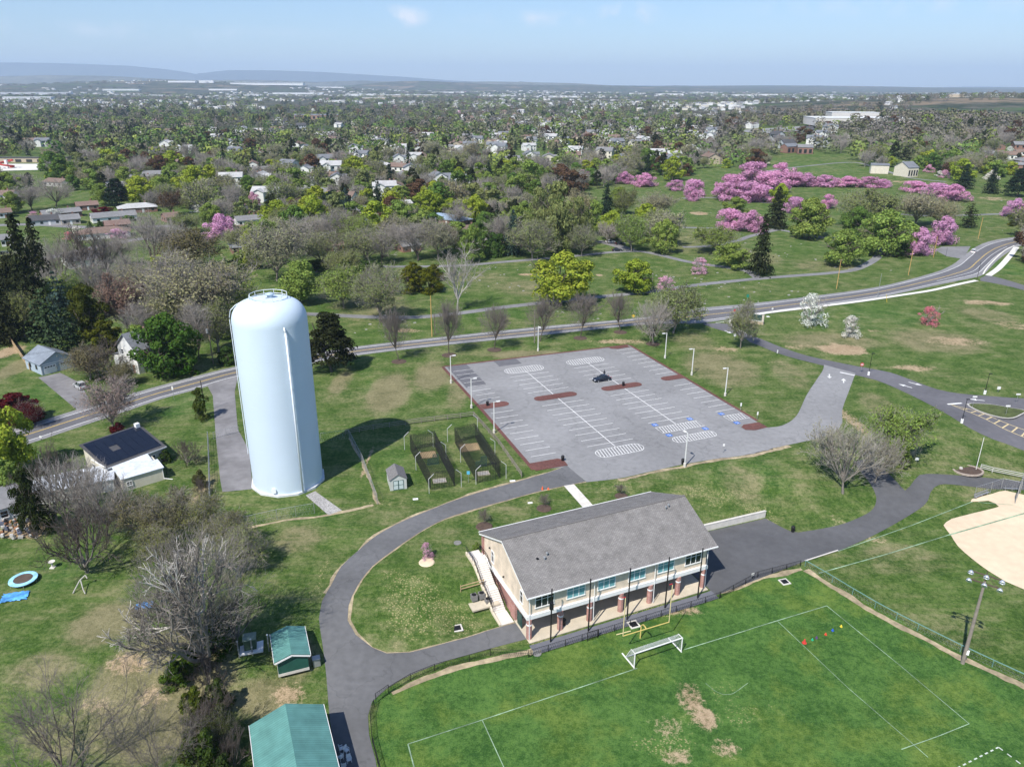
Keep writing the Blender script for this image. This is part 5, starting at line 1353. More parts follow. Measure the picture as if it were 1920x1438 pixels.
# ------------------------------------------------------------------ parking lot lamps, bins, signs
lab = ['white lamp post at the lot corner above the dark asphalt patch', 'white lamp post beside the split rail corner of the batting cages', 'white lamp post beside the mulch bed next to the batting cages', 'white lamp post between the road trees and the far edge of the lot',
       'white lamp post under the roadside oaks at the lot corner', 'white lamp post midway along the lawn side of the lot', 'white lamp post on the lawn nearest the exit drive', 'white lamp post at the lot edge by the clubhouse lawn']
lamp0 = None
for i, (p, arm) in enumerate([((845.7, 718.3), 1), ((884, 765), 1), ((926.3, 811.7), 1), ((1008.7, 658), 1), ((1246.7, 671.7), -1), ((1296.7, 703.3), -1), ((1359.3, 742.3), -1), ((1283.5, 875), 1)]):
    b = G(*p)
    if lamp0 is None:
        e = lamp0 = empty('lamp_post', b, 0, lab[0], 'lamp post', 'white lamp posts of the parking lot')
        m = MB(); m.lathe([(.26, -.1), (.26, .75), (0, .76)], 12); m.build('base', concrete, e)
        m = MB(); m.tube((0, 0, .7), (0, 0, 7.0), .12, .10, 4); m.build('shaft', metal_white, e)
        m = MB(); m.box((.45, 0, 6.95), (.7, .07, .09)); m.box((.95, 0, 6.95), (.75, .40, .16)); m.build('lamp_head', metal_white, e)
    else: e = dup(lamp0, b, 0, lab[i])
    d = (LU if arm > 0 else -LU) if i != 7 and i != 3 else (-LV if i == 7 else LV); e.rotation_euler = (0, 0, math.atan2(d[1], d[0]))
bin0 = None
for p, l in [((1055, 864), 'black litter bin on the square red mulch bed by the loop road'), ((914, 761), 'black litter bin on the short red bed near the batting cages'), ((1168.5, 724), 'black litter bin on the red island next to the black car'), ((1486, 997), 'black litter bin at the edge of the paved yard by the lawn'),
             ((1280, 870), 'black litter bin at the foot of the lamp post by the clubhouse lawn'), ((1057, 1172), 'black litter bin beside the second brick pier of the arcade')]:
    b = G(*p)
    if bin0 is None:
        bin0 = e = empty('litter_bin', b, 0, l, 'bin', 'black litter bins')
        m = MB(); m.lathe([(.0, 0), (.27, .02), (.32, .9), (.0, .9)], 14); m.build('body', metal_black, e)
        m = MB(); m.lathe([(.35, .88), (.34, .97), (.22, 1.15), (.0, 1.17)], 14); m.build('lid', metal_black, e)
    else: dup(bin0, b, 0, l)

def disc(mb, c, r, th, n=16, mi=0):
    """disc facing the camera side (-y)"""
    return mb.add([(c[0] + r * math.cos(t), c[1] - th, c[2] + r * math.sin(t)) for t in np.linspace(0, 2 * math.pi, n + 1)[:-1]] + [(c[0] + r * math.cos(t), c[1], c[2] + r * math.sin(t)) for t in np.linspace(0, 2 * math.pi, n + 1)[:-1]],
                  [tuple(range(n)), tuple(range(2 * n - 1, n - 1, -1))] + [(i + n, (i + 1) % n + n, (i + 1) % n, i) for i in range(n)], mi)
def sign(p, label, h, w, hh, col, shape='rect', name='road_sign', rz=0.0, post=metal_grey, frame=None):
    b = G(*p); e = empty(name, b, rz, label, 'sign')
    m = MB(); m.tube((0, 0, -.1), (0, 0, h), .035, .035, 6); m.build('post', post, e)
    m = MB()
    if shape == 'rect': m.box((0, -.06, h - hh / 2), (w, .03, hh))
    elif shape == 'disc': disc(m, (0, -.045, h - w / 2), w / 2, .03)
    else: m.box((0, -.06, h - w / 2), (w * .74, .03, w * .74), 0, 0, Matrix.Rotation(R(45), 3, 'Y'))
    f = m.build('panel', mat('sign_' + col, dict(red=(.50, .02, .03), white=(.75, .75, .74), green=(.02, .20, .13), yellow=(.75, .50, .03), blue=(.10, .42, .62))[col], .5, .04), e)
    return e, f, b
e, f, b = sign((1613.5, 699), 'round red no entry sign with white bar beside the access road', 2.7, .95, 0, 'red', 'disc')
m = MB(); m.box((0, -.085, 2.7 - .475), (.66, .02, .17)); m.build('white_bar', trim_white, f)
for s, tx in ((.24, 'DO NOT'), (-.24, 'ENTER')):
    cu = bpy.data.curves.new('lettering', 'FONT'); cu.body = tx; cu.size = .17; cu.align_x = 'CENTER'; cu.align_y = 'CENTER'; cu.extrude = .004
    ot = bpy.data.objects.new('tmp', cu); me_ = bpy.data.meshes.new_from_object(ot); bpy.data.objects.remove(ot); o = bpy.data.objects.new('lettering', me_); COL.objects.link(o); me_.materials.clear(); me_.materials.append(trim_white); o.parent = f; o.location = (0, -.085, 2.225 + s); o.rotation_euler = (R(90), 0, 0)
sign((1376.5, 593), 'small red stop sign where the access road meets the main road', 2.3, .75, 0, 'red', 'disc')
sign((1400.7, 566), 'small green sign on the cemetery side of the main road', 2.6, .8, 1.1, 'green')
sign((1154.5, 593), 'blue green sign on the grass verge across the main road', 2.6, .8, 1.0, 'green')
sign((1187, 603), 'yellow warning sign beside the main road near the roadside oaks', 2.3, 1.0, 0, 'yellow', 'diamond')
sign((878.5, 905), 'light blue sign on a post between the two batting cages', 2.4, .55, .65, 'blue')
sign((1388, 770), 'narrow white bay sign on the lot edge, farther from the exit drive', 1.9, .3, .75, 'white')
sign((1419, 787), 'narrow white bay sign on the lot edge beside the red mulch bed', 1.9, .3, .75, 'white')
sign((1355.5, 849), 'white sign on the lawn edge below the exit drive', 2.0, .35, .5, 'white')
sign((1377, 637), 'white sign at the mouth of the access road by the budding tree', 1.8, .7, .8, 'white')
sign((1457, 664), 'narrow white sign standing at the lower edge of the access road', 1.2, .3, .9, 'white', rz=.2)
sign((1447, 590), 'white sign on a post between main road and sidewalk', 2.2, .5, .55, 'white')
sign((1718, 866), 'small white sign on the grass below the access road', 1.0, .7, .6, 'white')
sign((1885, 780), 'white topped sign on the grass island of the access road', 2.6, 1.0, .35, 'white')
sign((1823, 764), 'white topped sign at the tip of the hatched median', 2.8, 1.0, .35, 'white')
sign((1905, 756), 'white topped sign across from the grass island', 2.4, 1.0, .35, 'white')
sign((1871, 735), 'grey notice board on the grass above the access road arms', 1.4, .8, .7, 'white')
sign((327, 750), 'pale sign on a thin post at the lawn edge of the main road', 3.4, .35, .9, 'white')
sign((78, 826), 'dark mailbox post by the road near the yellow green tree', 1.1, .4, .5, 'white', name='mailbox', post=metal_black)
e, f, b = sign((1410, 1085), 'small white notice hung on the fence of the paved yard', 1.1, .5, .45, 'white', rz=BR, post=metal_black)

# ------------------------------------------------------------------ poles
def pole(name, bp, tp, label, mt, r=.14, cross=(), cat='utility pole', extra=None, n=8):
    b = G(*bp); v = ray(*tp); h = CAM_H + v[2] * (b[1] / v[1]) - b[2]
    e = empty(name, b, 0, label, cat)
    m = MB(); m.tube((0, 0, -.3), (0, 0, h), r, r * .7, n); m.build('shaft', mt, e)
    for (z, w, rz) in cross:
        m = MB(); m.box((0, 0, h - z), (w, .12, .14), rz)
        for k in (-.45, -.15, .15, .45): m.tube((k * w * math.cos(rz), k * w * math.sin(rz), h - z), (k * w * math.cos(rz), k * w * math.sin(rz), h - z + .28), .05, .04, 5)
        m.build('crossarm', wood_grey, e)
    return e, b, h
W_ = []
e, b, h = pole('utility_pole', (400, 682), (390, 603), 'wooden utility pole with crossarm and transformer drum beside the white farmhouse', pole_wood, .16, [(.3, 2.6, .9), (1.0, 2.0, .9)]); W_.append((b, h))
m = MB(); m.tube((-.3, -.2, h - 3.0), (-.3, -.2, h - 1.9), .3, .3, 10); m.build('transformer_drum', metal_grey, e)
e, b, h = pole('utility_pole', (810, 631), (807.5, 555), 'tall yellowed utility pole on the verge across from the lot', pole_yellow, .17); W_.append((b, h))
pole('utility_pole', (815.5, 629), (813.5, 588), 'short brown pole standing behind the tall yellowed pole', pole_wood, .14)
e, b, h = pole('utility_pole', (1002, 643), (1002, 581), 'grey utility pole among the road trees behind the lot lamp', wood_grey, .15, [(1.8, 1.0, .2)]); W_.append((b, h))
pole('utility_pole', (1222, 547), (1228, 512), 'pale pole beside the small pale pink cherry at the path', wood_grey, .13)
e, b, h = pole('utility_pole', (1568.3, 541.7), (1575, 486.7), 'wooden utility pole with short crossarm across the road from the white trees', pole_yellow, .15, [(.3, 1.8, .3)]); W_.append((b, h))
e, b, h = pole('utility_pole', (1703, 516), (1710, 470), 'leaning wooden pole below the lone round cherry', pole_yellow, .15); W_.append((b, h))
e, b, h = pole('utility_pole', (1750, 483), (1759, 443), 'wooden pole between the two round cherries by the bend', pole_yellow, .15); W_.append((b, h))
e, b, h = pole('utility_pole', (1834, 448), (1844, 408), 'wooden pole on the grass above the road bend', pole_yellow, .15, [(.4, 1.8, .2)]); W_.append((b, h))
pole('utility_pole', (385, 772), (377, 713), 'dark bare pole rising out of the ivy shrub by the tower driveway', mat('pole_dark', (.05, .042, .038), .9, .1), .12)
pole('street_lamp', (1645, 558), (1652, 513), 'thin grey street lamp on the verge by the yellow guy guards', metal_grey, .08, cat='street lamp')
pole('street_lamp', (1831, 527), (1840, 491), 'thin dark street lamp at the corner of the side street', metal_black, .08, cat='street lamp')
pole('flagpole', (1829.5, 882), (1845.5, 820), 'bare white flagpole in the round stone edged bed', metal_white, .07, cat='flagpole')
pole('path_lamp', (1773, 481), (1775, 465), 'short black lantern lamp at the mouth of the cemetery drive', metal_black, .06, cat='lamp')
pole('path_lamp', (1792, 463), (1793.5, 449), 'short black lantern lamp under the upper round cherry', metal_black, .06, cat='lamp')
for p, t, l in [((1628.3, 703.5), (1636.5, 662), 'slim black lamp post on a white base near the no entry sign'), ((1846, 739), (1856, 700), 'slim black lamp post on a white base in the upper lawn'), ((1803, 793), (1816, 748), 'slim black lamp post on a white base at the lower edge of the access road')]:
    e, b, h = pole('park_lamp', p, t, l, metal_black, .07, cat='lamp post'); tag(e, group='slim black lamp posts along the access road')
    m = MB(); m.tube((0, 0, -.1), (0, 0, .9), .28, .28, 12); m.build('base', trim_white, e); m = MB(); m.box((.25, 0, h - .1), (.75, .28, .12)); m.build('lamp_head', metal_black, e)
o = empty('guy_guard', (*G(1663, 567)[:2], 0), 0, 'yellow guy wire guard leaning by the sidewalk', 'guy guard'); m = MB(); m.tube((0, 0, 0), (-.5, .3, 2.6), .06, .06, 6); m.build('guard', mat('guard_yellow', (.7, .52, .05), .6, .05), o)
def wires(a, ha, b, hb, label, off=(0,), sag=.7, r=.022):
    e = empty('overhead_wire', (a[0], a[1], a[2] + ha), 0, label, 'overhead wire')
    m = MB(); d = b[:2] - a[:2]; nn = np.array([-d[1], d[0]]) / np.linalg.norm(d)
    for o_ in off:
        pts = []
        for k in range(13):
            f = k / 12; pts.append((d[0] * f + nn[0] * o_, d[1] * f + nn[1] * o_, (b[2] + hb - a[2] - ha) * f - sag * 4 * f * (1 - f)))
        m.path(pts, r, 3)
    m.build('cable', metal_black, e)
wires(W_[0][0], W_[0][1] - .2, W_[1][0], W_[1][1] - .4, 'overhead wires passing behind the water tower to the yellowed pole', (-.8, 0, .8), 1.4)
wires(W_[1][0], W_[1][1] - .4, W_[2][0], W_[2][1] - .4, 'overhead wires between the yellowed pole and the grey pole', (0, .5), .8)
wires(W_[2][0], W_[2][1] - .4, W_[3][0], W_[3][1] - .3, 'long overhead wires running past the roadside oaks', (0, .5), 1.8)
wires(W_[3][0], W_[3][1] - .3, W_[4][0], W_[4][1] - .3, 'overhead wire towards the leaning pole below the cherry', (0,), .8)
wires(np.array([-150, 150, 0.]), 9, W_[0][0], W_[0][1] - 1, 'overhead wire along the house lawns to the transformer pole', (-.4, .4), 1.4)

# field floodlight
b = G(1804.7, 1243); v = ray(1848, 1090); h = CAM_H + v[2] * (b[1] / v[1]) - b[2]
FL = empty('floodlight_pole', b, R(-38), 'tall wooden floodlight pole with clusters of silver lamps by the green fence', 'floodlight')
m = MB(); m.tube((0, 0, -.3), (0, 0, h), .26, .15, 10); m.build('shaft', mat('pole_weathered', (.25, .215, .185), .95, .2, 2), FL)
m = MB()
for z in (h - .3, h + .9): m.box((0, 0, z), (3.6, .12, .14))
m.tube((0, 0, h - .2), (0, 0, h + 1.5), .06); m.tube((-1.5, 0, h - .3), (0, 0, h + .9), .03, .03, 5); m.tube((1.5, 0, h - .3), (0, 0, h + .9), .03, .03, 5); m.build('crossarm', mat('arm_brown', (.10, .07, .055), .7, .1), FL)
lampm = mat('lamp_silver', (.70, .72, .75), .25, .05, metal=.6)
for x in (-1.7, 0.0, 1.7):
    for z in (h - .35, h + .85):
        m = MB(); m.lathe([(.0, .28), (.14, .27), (.30, .06), (.38, -.16), (.33, -.16), (.0, .05)], 14)
        o = m.build('floodlight', lampm, FL, True); o.location = (x + .05, -.32, z); o.rotation_euler = (R(-52), 0, 0)
m = MB(); m.box((.28, -.05, 1.9), (.3, .3, .6)); m.build('meter_box', trim_white, FL)

# ------------------------------------------------------------------ goals, cones
a, b = G(1188.7, 1252), G(1277, 1222); rz = math.atan2(b[1] - a[1], b[0] - a[0]); gw = float(np.linalg.norm(b - a))
e = empty('soccer_goal', a, rz, 'white portable soccer goal with net and wheels lying open on the pitch', 'soccer goal')
m = MB(); m.path([(0, 0, 0), (0, 0, 2.35), (gw, 0, 2.35), (gw, 0, 0)], .085, 8); m.build('goal_frame', metal_white, e)
m = MB()
for x in (0, gw): m.path([(x, 0, 2.35), (x, .9, 2.3), (x, 2.1, .1)], .05, 6); m.tube((x, 2.9, .1), (x, -.1, .08), .10, .10, 6)
m.tube((0, 2.1, .1), (gw, 2.1, .1), .07, .07, 6); m.build('stay', metal_white, e)
S = []
f = lambda u, t: np.array([u * gw, *np.array([np.interp(t, [0, .3, 1], [0, .9, 2.1]), np.interp(t, [0, .3, 1], [2.35, 2.3, .1])])])
for i in range(37): S += [(*f(i / 36, k / 8), *f(i / 36, (k + 1) / 8), .011, .011) for k in range(8)]
for k in range(17): S += [(*f(0, k / 16), *f(1, k / 16), .011, .011)]
for x in (0, gw):
    for k in range(1, 8): y = 2.1 * k / 8; zt = np.interp(y, [0, .9, 2.1], [2.35, 2.3, .1]); S.append((x, y, .08, x, y, zt, .011, .011))
    for z in np.arange(.2, 2.2, .26): S.append((x, 0, z, x, np.interp(z, [.1, 2.3], [2.1, .9]), z, .011, .011))
V, F = tubes(np.array(S), 3); c = bpy.data.objects.new('net', np_mesh('net', V, F, mat('net_white', (.62, .64, .64), .9, .1))); COL.objects.link(c); c.parent = e
b = G(1200.4, 1196); zc = b[2] + 3.05
l_, r_ = Gz(1168, 1192, zc), Gz(1254.4, 1165.8, zc)
e = empty('goalpost', b, 0, 'yellow football goalpost on a bent single stem before the arcade', 'goalpost')
yel = mat('goal_yellow', (.60, .47, .15), .5, .06); yel2 = mat('upright_cream', (.66, .56, .30), .5, .06)
o0 = b; cm = (l_ + r_) / 2 - o0; rd = unit(r_ - l_); pd = np.array([-rd[1], rd[0], 0]); k = float(cm @ pd); foot_top = np.array([0, 0, 2.2])
m = MB(); m.path([np.zeros(3) - [0, 0, .2], np.array([0, 0, 2.1]), np.array([0, 0, 2.1]) + (cm - [0, 0, 2.1]) * .35 + [0, 0, .35], np.array([0, 0, 2.1]) + (cm - [0, 0, 2.1]) * .7 + [0, 0, .25], cm], .09, 8); m.build('stem', yel, e)
m = MB(); m.tube(l_ - o0, r_ - o0, .065, .065, 8); m.build('crossbar', yel, e)
up_h = 6.0
for p_ in (l_, r_):
    m = MB(); m.tube(p_ - o0, p_ - o0 + [0, 0, up_h], .06, .06, 6); u_ = m.build('upright', yel2, e)
    m = MB(); m.box(tuple(p_ - o0 + [-.22, .0, up_h + .12]), (.5, .04, .12), .4); m.build('wind_ribbon', mat('ribbon_red', (.6, .04, .05), .7, .05), u_)
b = G(1158, 1190); e = empty('goalpost_bar', b, R(20), 'pale yellow bar lying in the clippings beside the goalpost', 'bar'); m = MB(); m.tube((-.2, 0, .1), (2.0, 0, .12), .07, .07, 6); m.build('bar', yel2, e)
for p, c_, l in [((1508, 1205), (.55, .05, .04), 'larger red and white training marker nearest the penalty line'), ((1523, 1200), (.02, .42, .22), 'small green training cone on the pitch'), ((1531, 1196.5), (.11, .05, .17), 'small purple training cone on the pitch'),
                 ((1548, 1190), (.75, .07, .04), 'orange red training cone on the pitch'), ((1561, 1182.5), (.03, .12, .6), 'blue training cone on the pitch'), ((1577, 1175), (.80, .62, .06), 'yellow training cone nearest the touchline')]:
    b = G(*p); e = empty('training_cone', b, 0, l, 'training cone', 'coloured training cones'); k = .95 if 'larger' in l else .5
    mt = mat('cone_%d%d%d' % tuple(int(x * 99) for x in c_), c_, .5, .05)
    m = MB(); m.lathe([(.26 * k, .04), (.06, .7 * k), (0, .71 * k)], 12); m.build('cone', mt, e); m = MB(); m.lathe([(.34 * k, 0), (.34 * k, .05), (.2, .05)], 12); m.build('base', mt, e)
    if k > .8: m = MB(); m.lathe([(.155 * k, .25 * k), (.12 * k, .36 * k)], 12); m.build('band', trim_white, e)

# ------------------------------------------------------------------ benches, bed, kiosk sign, covers
def bench(p, rz, L_, label, back=True):
    b = G(*p); e = empty('players_bench', b, rz, label, 'bench', 'players benches')
    m = MB(); m.box((0, 0, .48), (L_, .32, .06)); m.build('seat', metal_grey, e)
    if back: m = MB(); m.box((0, .22, .85), (L_, .05, .3)); m.build('backrest', metal_grey, e)
    for x in (-L_ * .4, 0, L_ * .4): m = MB(); m.box((x, 0, .23), (.06, .3, .46)); m.box((x, .19, .5), (.05, .05, .9)); m.build('leg', metal_grey, e)
bench((1840, 931), R(28), 4.2, 'silver players bench with backrest on the sand edge'); bench((1897, 920), R(-6), 3.0, 'white topped players bench behind the low fence', False)
b = G(1814, 883); e = empty('stone_bed', b, 0, 'oval stone edged mulch bed round the flagpole', 'garden bed')
m = MB(); m.lathe([(2.9, 0), (2.9, .3), (2.5, .3), (2.5, .1)], 28); o = m.build('stone_edge', mat('stone_edge', (.36, .30, .25), .9, .3, 3), e); o.scale = (1, .8, 1)
m = MB(); m.lathe([(2.5, .18), (0, .25)], 24); o = m.build('mulch', mulch_brown, e); o.scale = (1, .8, 1)
m = MB(); m.lathe([(.35, .2), (.3, .5), (0, .6)], 8); o = m.build('boulder', mat('stone_pale', (.5, .47, .43), .9, .2), e); o.location = (-1.0, .6, 0)
b = G(1414, 607); e = empty('entrance_sign', b, R(-28), 'low curved stone entrance sign with dark green board by the sidewalk', 'entrance sign')
m = MB(); m.box((0, 0, .5), (5.2, .7, 1.0)); m.build('stone_wall', mat('stone_tan', (.48, .38, .28), .9, .25, 3), e)
m = MB(); m.box((0, 0, 1.05), (5.4, .9, .12)); m.build('coping', concrete, e)
m = MB(); m.box((.7, .1, 2.0), (3.0, .25, 1.8)); m.build('board', mat('board_green', (.02, .06, .055), .5, .2), e)
m = MB()
for x in (-2.3, 2.4): m.box((x, .1, 1.5), (.6, .7, 3.0))
m.build('stone_pier', mat('stone_pale2', (.5, .45, .38), .9, .25, 3), e)
def flat(p, sx, sy, rz, name, label, cat, c1, c2=None):
    b = G(*p); e = empty(name, (b[0], b[1], b[2] + .02), rz, label, cat)
    m = MB(); m.box((0, 0, .03), (sx, sy, .1)); m.build('rim', c1, e)
    if c2: m = MB(); m.box((0, 0, .085), (sx * .7, sy * .7, .02)); m.build('grate', c2, e)
flat((857, 1178), 1.5, 1.4, .3, 'drain_grate', 'square drain grate in the lawn by the arcade end', 'drain', concrete, metal_black)
flat((1188, 1171), 1.5, 1.5, .35, 'drain_grate', 'square drain grate behind the yellow goalpost', 'drain', concrete, metal_black)
flat((1471, 1091), 1.4, 1.4, .3, 'drain_grate', 'square drain grate at the pitch corner by the yard fence', 'drain', concrete, metal_black)
flat((779, 936), .9, .5, .2, 'utility_cover', 'small white utility cover on the grass below the shed', 'cover', trim_white)
flat((994, 943), .8, .4, .2, 'utility_cover', 'small white utility cover on the loop lawn by a sapling', 'cover', trim_white)
flat((961, 902), 1.0, .5, .2, 'utility_cover', 'small white utility cover beside the cage fence end', 'cover', trim_white)
flat((1440, 594), .9, .9, .2, 'utility_cover', 'white utility dome on the grass near the entrance sign', 'cover', trim_white)
for p, l in [((858, 1018), 'round grey manhole cover in the loop lawn'), ((1007, 1225), 'round grey manhole cover at the pitch edge')]:
    b = G(*p); e = empty('manhole_cover', b, 0, l, 'manhole cover'); m = MB(); m.lathe([(.6, 0), (.6, .1), (0, .11)], 16); m.build('lid', mat('lid_grey', (.20, .2, .19), .9, .2), e)
for p, l in [((1017, 918), 'orange traffic cone at the edge of the loop road, by the walkway'), ((1028, 917), 'low orange marker lying beside the orange traffic cone')]:
    b = G(*p); e = empty('traffic_cone', b, 0, l, 'traffic cone'); k = .5 if 'low' in l else 1
    m = MB(); m.lathe([(.2, .04), (.04, .7 * k), (0, .7 * k)], 10); m.build('cone', mat('cone_orange', (.75, .13, .04), .5, .05), e); m = MB(); m.box((0, 0, .02), (.5, .5, .05)); m.build('base', mat('cone_orange', (.75, .13, .04), .5), e)

# ------------------------------------------------------------------ yard things
b = G(45, 1091); e = empty('trampoline', b, 0, 'round trampoline with blue and white rim on the yard grass', 'trampoline')
m = MB(); m.lathe([(1.25, .62), (1.85, .60), (1.88, .52), (1.25, .55)], 32); m.build('rim_pad', mat('pad_blue', (.32, .62, .80), .5, .35, 1.3), e)
m = MB(); m.lathe([(1.27, .58), (0, .55)], 32); m.build('jump_mat', mat('mat_brown', (.10, .075, .06), .9, .2), e)
for k in range(6):
    t = k * math.pi / 3; m = MB(); m.path([(1.8 * math.cos(t), 1.8 * math.sin(t), .55), (1.8 * math.cos(t), 1.8 * math.sin(t), .02)], .04, 6); m.build('leg', metal_grey, e)
def tarp(p, w, d, label, seed):
    r2 = np.random.default_rng(seed); b = G(*p); n = 15; V = []; F = []
    for i in range(n):
        for j in range(n):
            u, v = i / (n - 1) * 2 - 1, j / (n - 1) * 2 - 1; k = 1 - .16 * r2.uniform() * (abs(u) > .9 or abs(v) > .9)
            V.append((u * w / 2 * k, v * d / 2 * k, .06 + r2.uniform(0, .22)))
    for i in range(n - 1):
        for j in range(n - 1): F.append((i * n + j, (i + 1) * n + j, (i + 1) * n + j + 1, i * n + j + 1))
    c = bpy.data.objects.new('tarpaulin', np_mesh('tarpaulin', V, F, mat('tarp_blue', (.10, .33, .72), .35, .45, 1.2, var2=.3, scale2=.5))); COL.objects.link(c); c.location = tuple(b); c.rotation_euler = (0, 0, .25); c['label'] = label; c['category'] = 'tarpaulin'
tarp((28, 1120), 3.6, 2.2, 'crumpled blue tarpaulin on the grass below the trampoline', 3); tarp((270, 1137), 2.4, 1.5, 'smaller blue tarpaulin under the white limbed bare tree', 4)
b = G(99, 1064); e = empty('bird_bath', b, 0, 'pale pedestal bird bath on the yard grass under the old limbs', 'bird bath'); m = MB(); m.lathe([(.28, 0), (.12, .15), (.12, .8), (.45, 1.0), (.5, 1.08), (.4, 1.02), (0, .95)], 16); m.build('basin', concrete, e); m = MB(); m.box((0, 0, .05), (.7, .7, .1)); m.build('plinth', concrete, e)
# fallen fork of branch
b = G(148, 1105); e = empty('fallen_branch', b, 0, 'forked grey branch lying on the grass below the old tree', 'branch'); m = MB(); m.path([(-.3, -1.0, .1), (.1, .5, 1.2), (.6, 1.2, 1.6), (.9, 1.0, 1.2)], .09, 6); m.path([(.15, .6, 1.2), (1.0, -.6, .5), (1.5, -1.1, .1)], .07, 6); m.build('branch', barkPale, e)
# junk heap against the white house
r2 = np.random.default_rng(8); cols = [(.30, .14, .07), (.06, .06, .065), (.4, .38, .35), (.10, .11, .15), (.45, .25, .12), (.2, .18, .16), (.55, .53, .5)]
m = MB()
for k in range(90):
    b = G(r2.uniform(2, 75), r2.uniform(962, 1012)); s = r2.uniform(.15, .7, 3)
    m.box((b[0], b[1], b[2] + s[2] * .4 + r2.uniform(0, .5)), s, r2.uniform(0, 3), int(r2.integers(0, 7)), Matrix.Rotation(r2.uniform(-.5, .5), 3, 'X'))
tag(m.build('scrap_heap', [mat('scrap_%d' % i, c, .8, .2, 3) for i, c in enumerate(cols)]), 'heap of scrap wood metal and bags behind the white walled house', 'scrap heap', kind='stuff')
# stacked plastic chairs beside the large green building
for i, p in enumerate([(640, 1408), (650, 1411), (639, 1424), (655, 1428), (645, 1440)]):
    b = G(*p); e = empty('plastic_chair', b, rnd.uniform(0, 6.28), ['white plastic chair at the head of the huddle by the green building', 'white plastic chair on the road side of the huddle, farthest up', 'white plastic chair against the wall in the middle of the huddle', 'white plastic chair on the road side, middle of the huddle', 'white plastic chair cut by the picture edge'][i], 'plastic chair', 'white plastic chairs by the green building')
    m = MB(); m.box((0, 0, .44), (.5, .5, .05)); m.build('seat', trim_white, e); m = MB(); m.box((0, .24, .72), (.5, .05, .52)); m.build('backrest', trim_white, e)
    for x in (-1, 1):
        m = MB(); m.box((x * .26, 0, .64), (.06, .46, .05)); m.build('armrest', trim_white, e)
        for y in (-1, 1): m = MB(); m.tube((x * .24, y * .22, 0), (x * .2, y * .2, .44), .03, .03, 5); m.build('leg', trim_white, e)

# ------------------------------------------------------------------ cars
def car(p, rz, col, label, L_=4.6, W2=1.8, H_=1.45, suv=False, base=None):
    b = G(*p) if base is None else base
    e = empty('parked_car' if base is None else 'moving_car', b, rz, label, 'car')
    paint = mat('paint_%d_%d_%d' % tuple(int(x * 99) for x in col), col, .28, .03, spec=.6)
    def loft(prof_lo, prof, half, inset):
        """side outline (x, z) extruded across with the sides drawn in towards the top"""
        n = len(prof); zmin = min(z for x, z in prof); zmax = max(z for x, z in prof)
        V = []
        for s in (-1, 1):
            for x, z in prof: V.append((x, s * (half - inset * (z - zmin) / (zmax - zmin + 1e-6)), z))
        return V, [tuple(range(n)), tuple(range(2 * n - 1, n - 1, -1))] + [(i, n + i, n + (i + 1) % n, (i + 1) % n) for i in range(n)]
    k = L_ / 2; hb = .92 if not suv else 1.02
    body = [(-k, .35), (-k + .05, .75), (-k + .15, hb - .08), (-k + .5, hb), (k - 1.5, hb), (k - .35, hb - .16), (k - .04, .66), (k, .35), (k - .2, .22), (-k + .2, .22)]
    V, F = loft(None, body, W2 / 2, .08); m = MB(); m.add(V, F); bo = m.build('body', paint, e)
    bv = bo.modifiers.new('bev', 'BEVEL'); bv.width = .07; bv.segments = 2
    r0, r1 = (-k + .25, -k + .45) if suv else (-k + .75, -k + 1.35)
    cab = [(r0, hb - .02), (r1, H_), (k - 2.35, H_), (k - 1.45, hb - .02)]
    V, F = loft(None, cab, W2 / 2 - .06, .24); m = MB(); m.add(V, F); m.build('windows', glass_dark, e)
    m = MB(); m.box(((r1 + k - 2.35) / 2, 0, H_ + .01), (k - 2.35 - r1 + .1, W2 - .55, .05)); ro = m.build('roof', paint, e)
    for s in (-1, 1):
        for x in (r1 + .05, (r1 + k - 2.3) / 2): m = MB(); m.slab([(x - .05, s * (W2 / 2 - .05), hb), (x + .05, s * (W2 / 2 - .05), hb), (x + .05, s * (W2 / 2 - .27), H_), (x - .05, s * (W2 / 2 - .27), H_)], .03); m.build('door_pillar', paint, e)
        for x in (-k + .9, k - .9):
            m = MB(); m.tube((x, s * (W2 / 2 - .18), .33), (x, s * (W2 / 2 + .02), .33), .33, .33, 18); w = m.build('wheel', rubber, e)
            m = MB(); m.tube((x, s * (W2 / 2), .33), (x, s * (W2 / 2 + .035), .33), .2, .2, 12); m.build('rim', metal_grey, w)
        m = MB(); m.box((k - .1, s * (W2 / 2 - .3), .66), (.2, .36, .14)); m.build('headlight', mat('lens_clear', (.7, .72, .74), .15, .02), e)
        m = MB(); m.box((-k + .08, s * (W2 / 2 - .28), .78), (.14, .3, .2)); m.build('tail_light', mat('lens_red', (.4, .02, .02), .2, .02), e)
        m = MB(); m.box((k - 1.6, s * (W2 / 2 + .06), hb + .06), (.18, .18, .13)); m.build('mirror', paint, e)
    return e
a, b = G(1112, 716), G(1143, 711); e = car((1128, 714), math.atan2(a[1] - b[1], a[0] - b[0]), (.012, .016, .026), 'black car parked across the painted bays of the lot')
bo = G(1131, 708); o = empty('person', (bo[0] + .3, bo[1] + .6, bo[2]), 0, 'dark clothed person standing behind the black car', 'person')
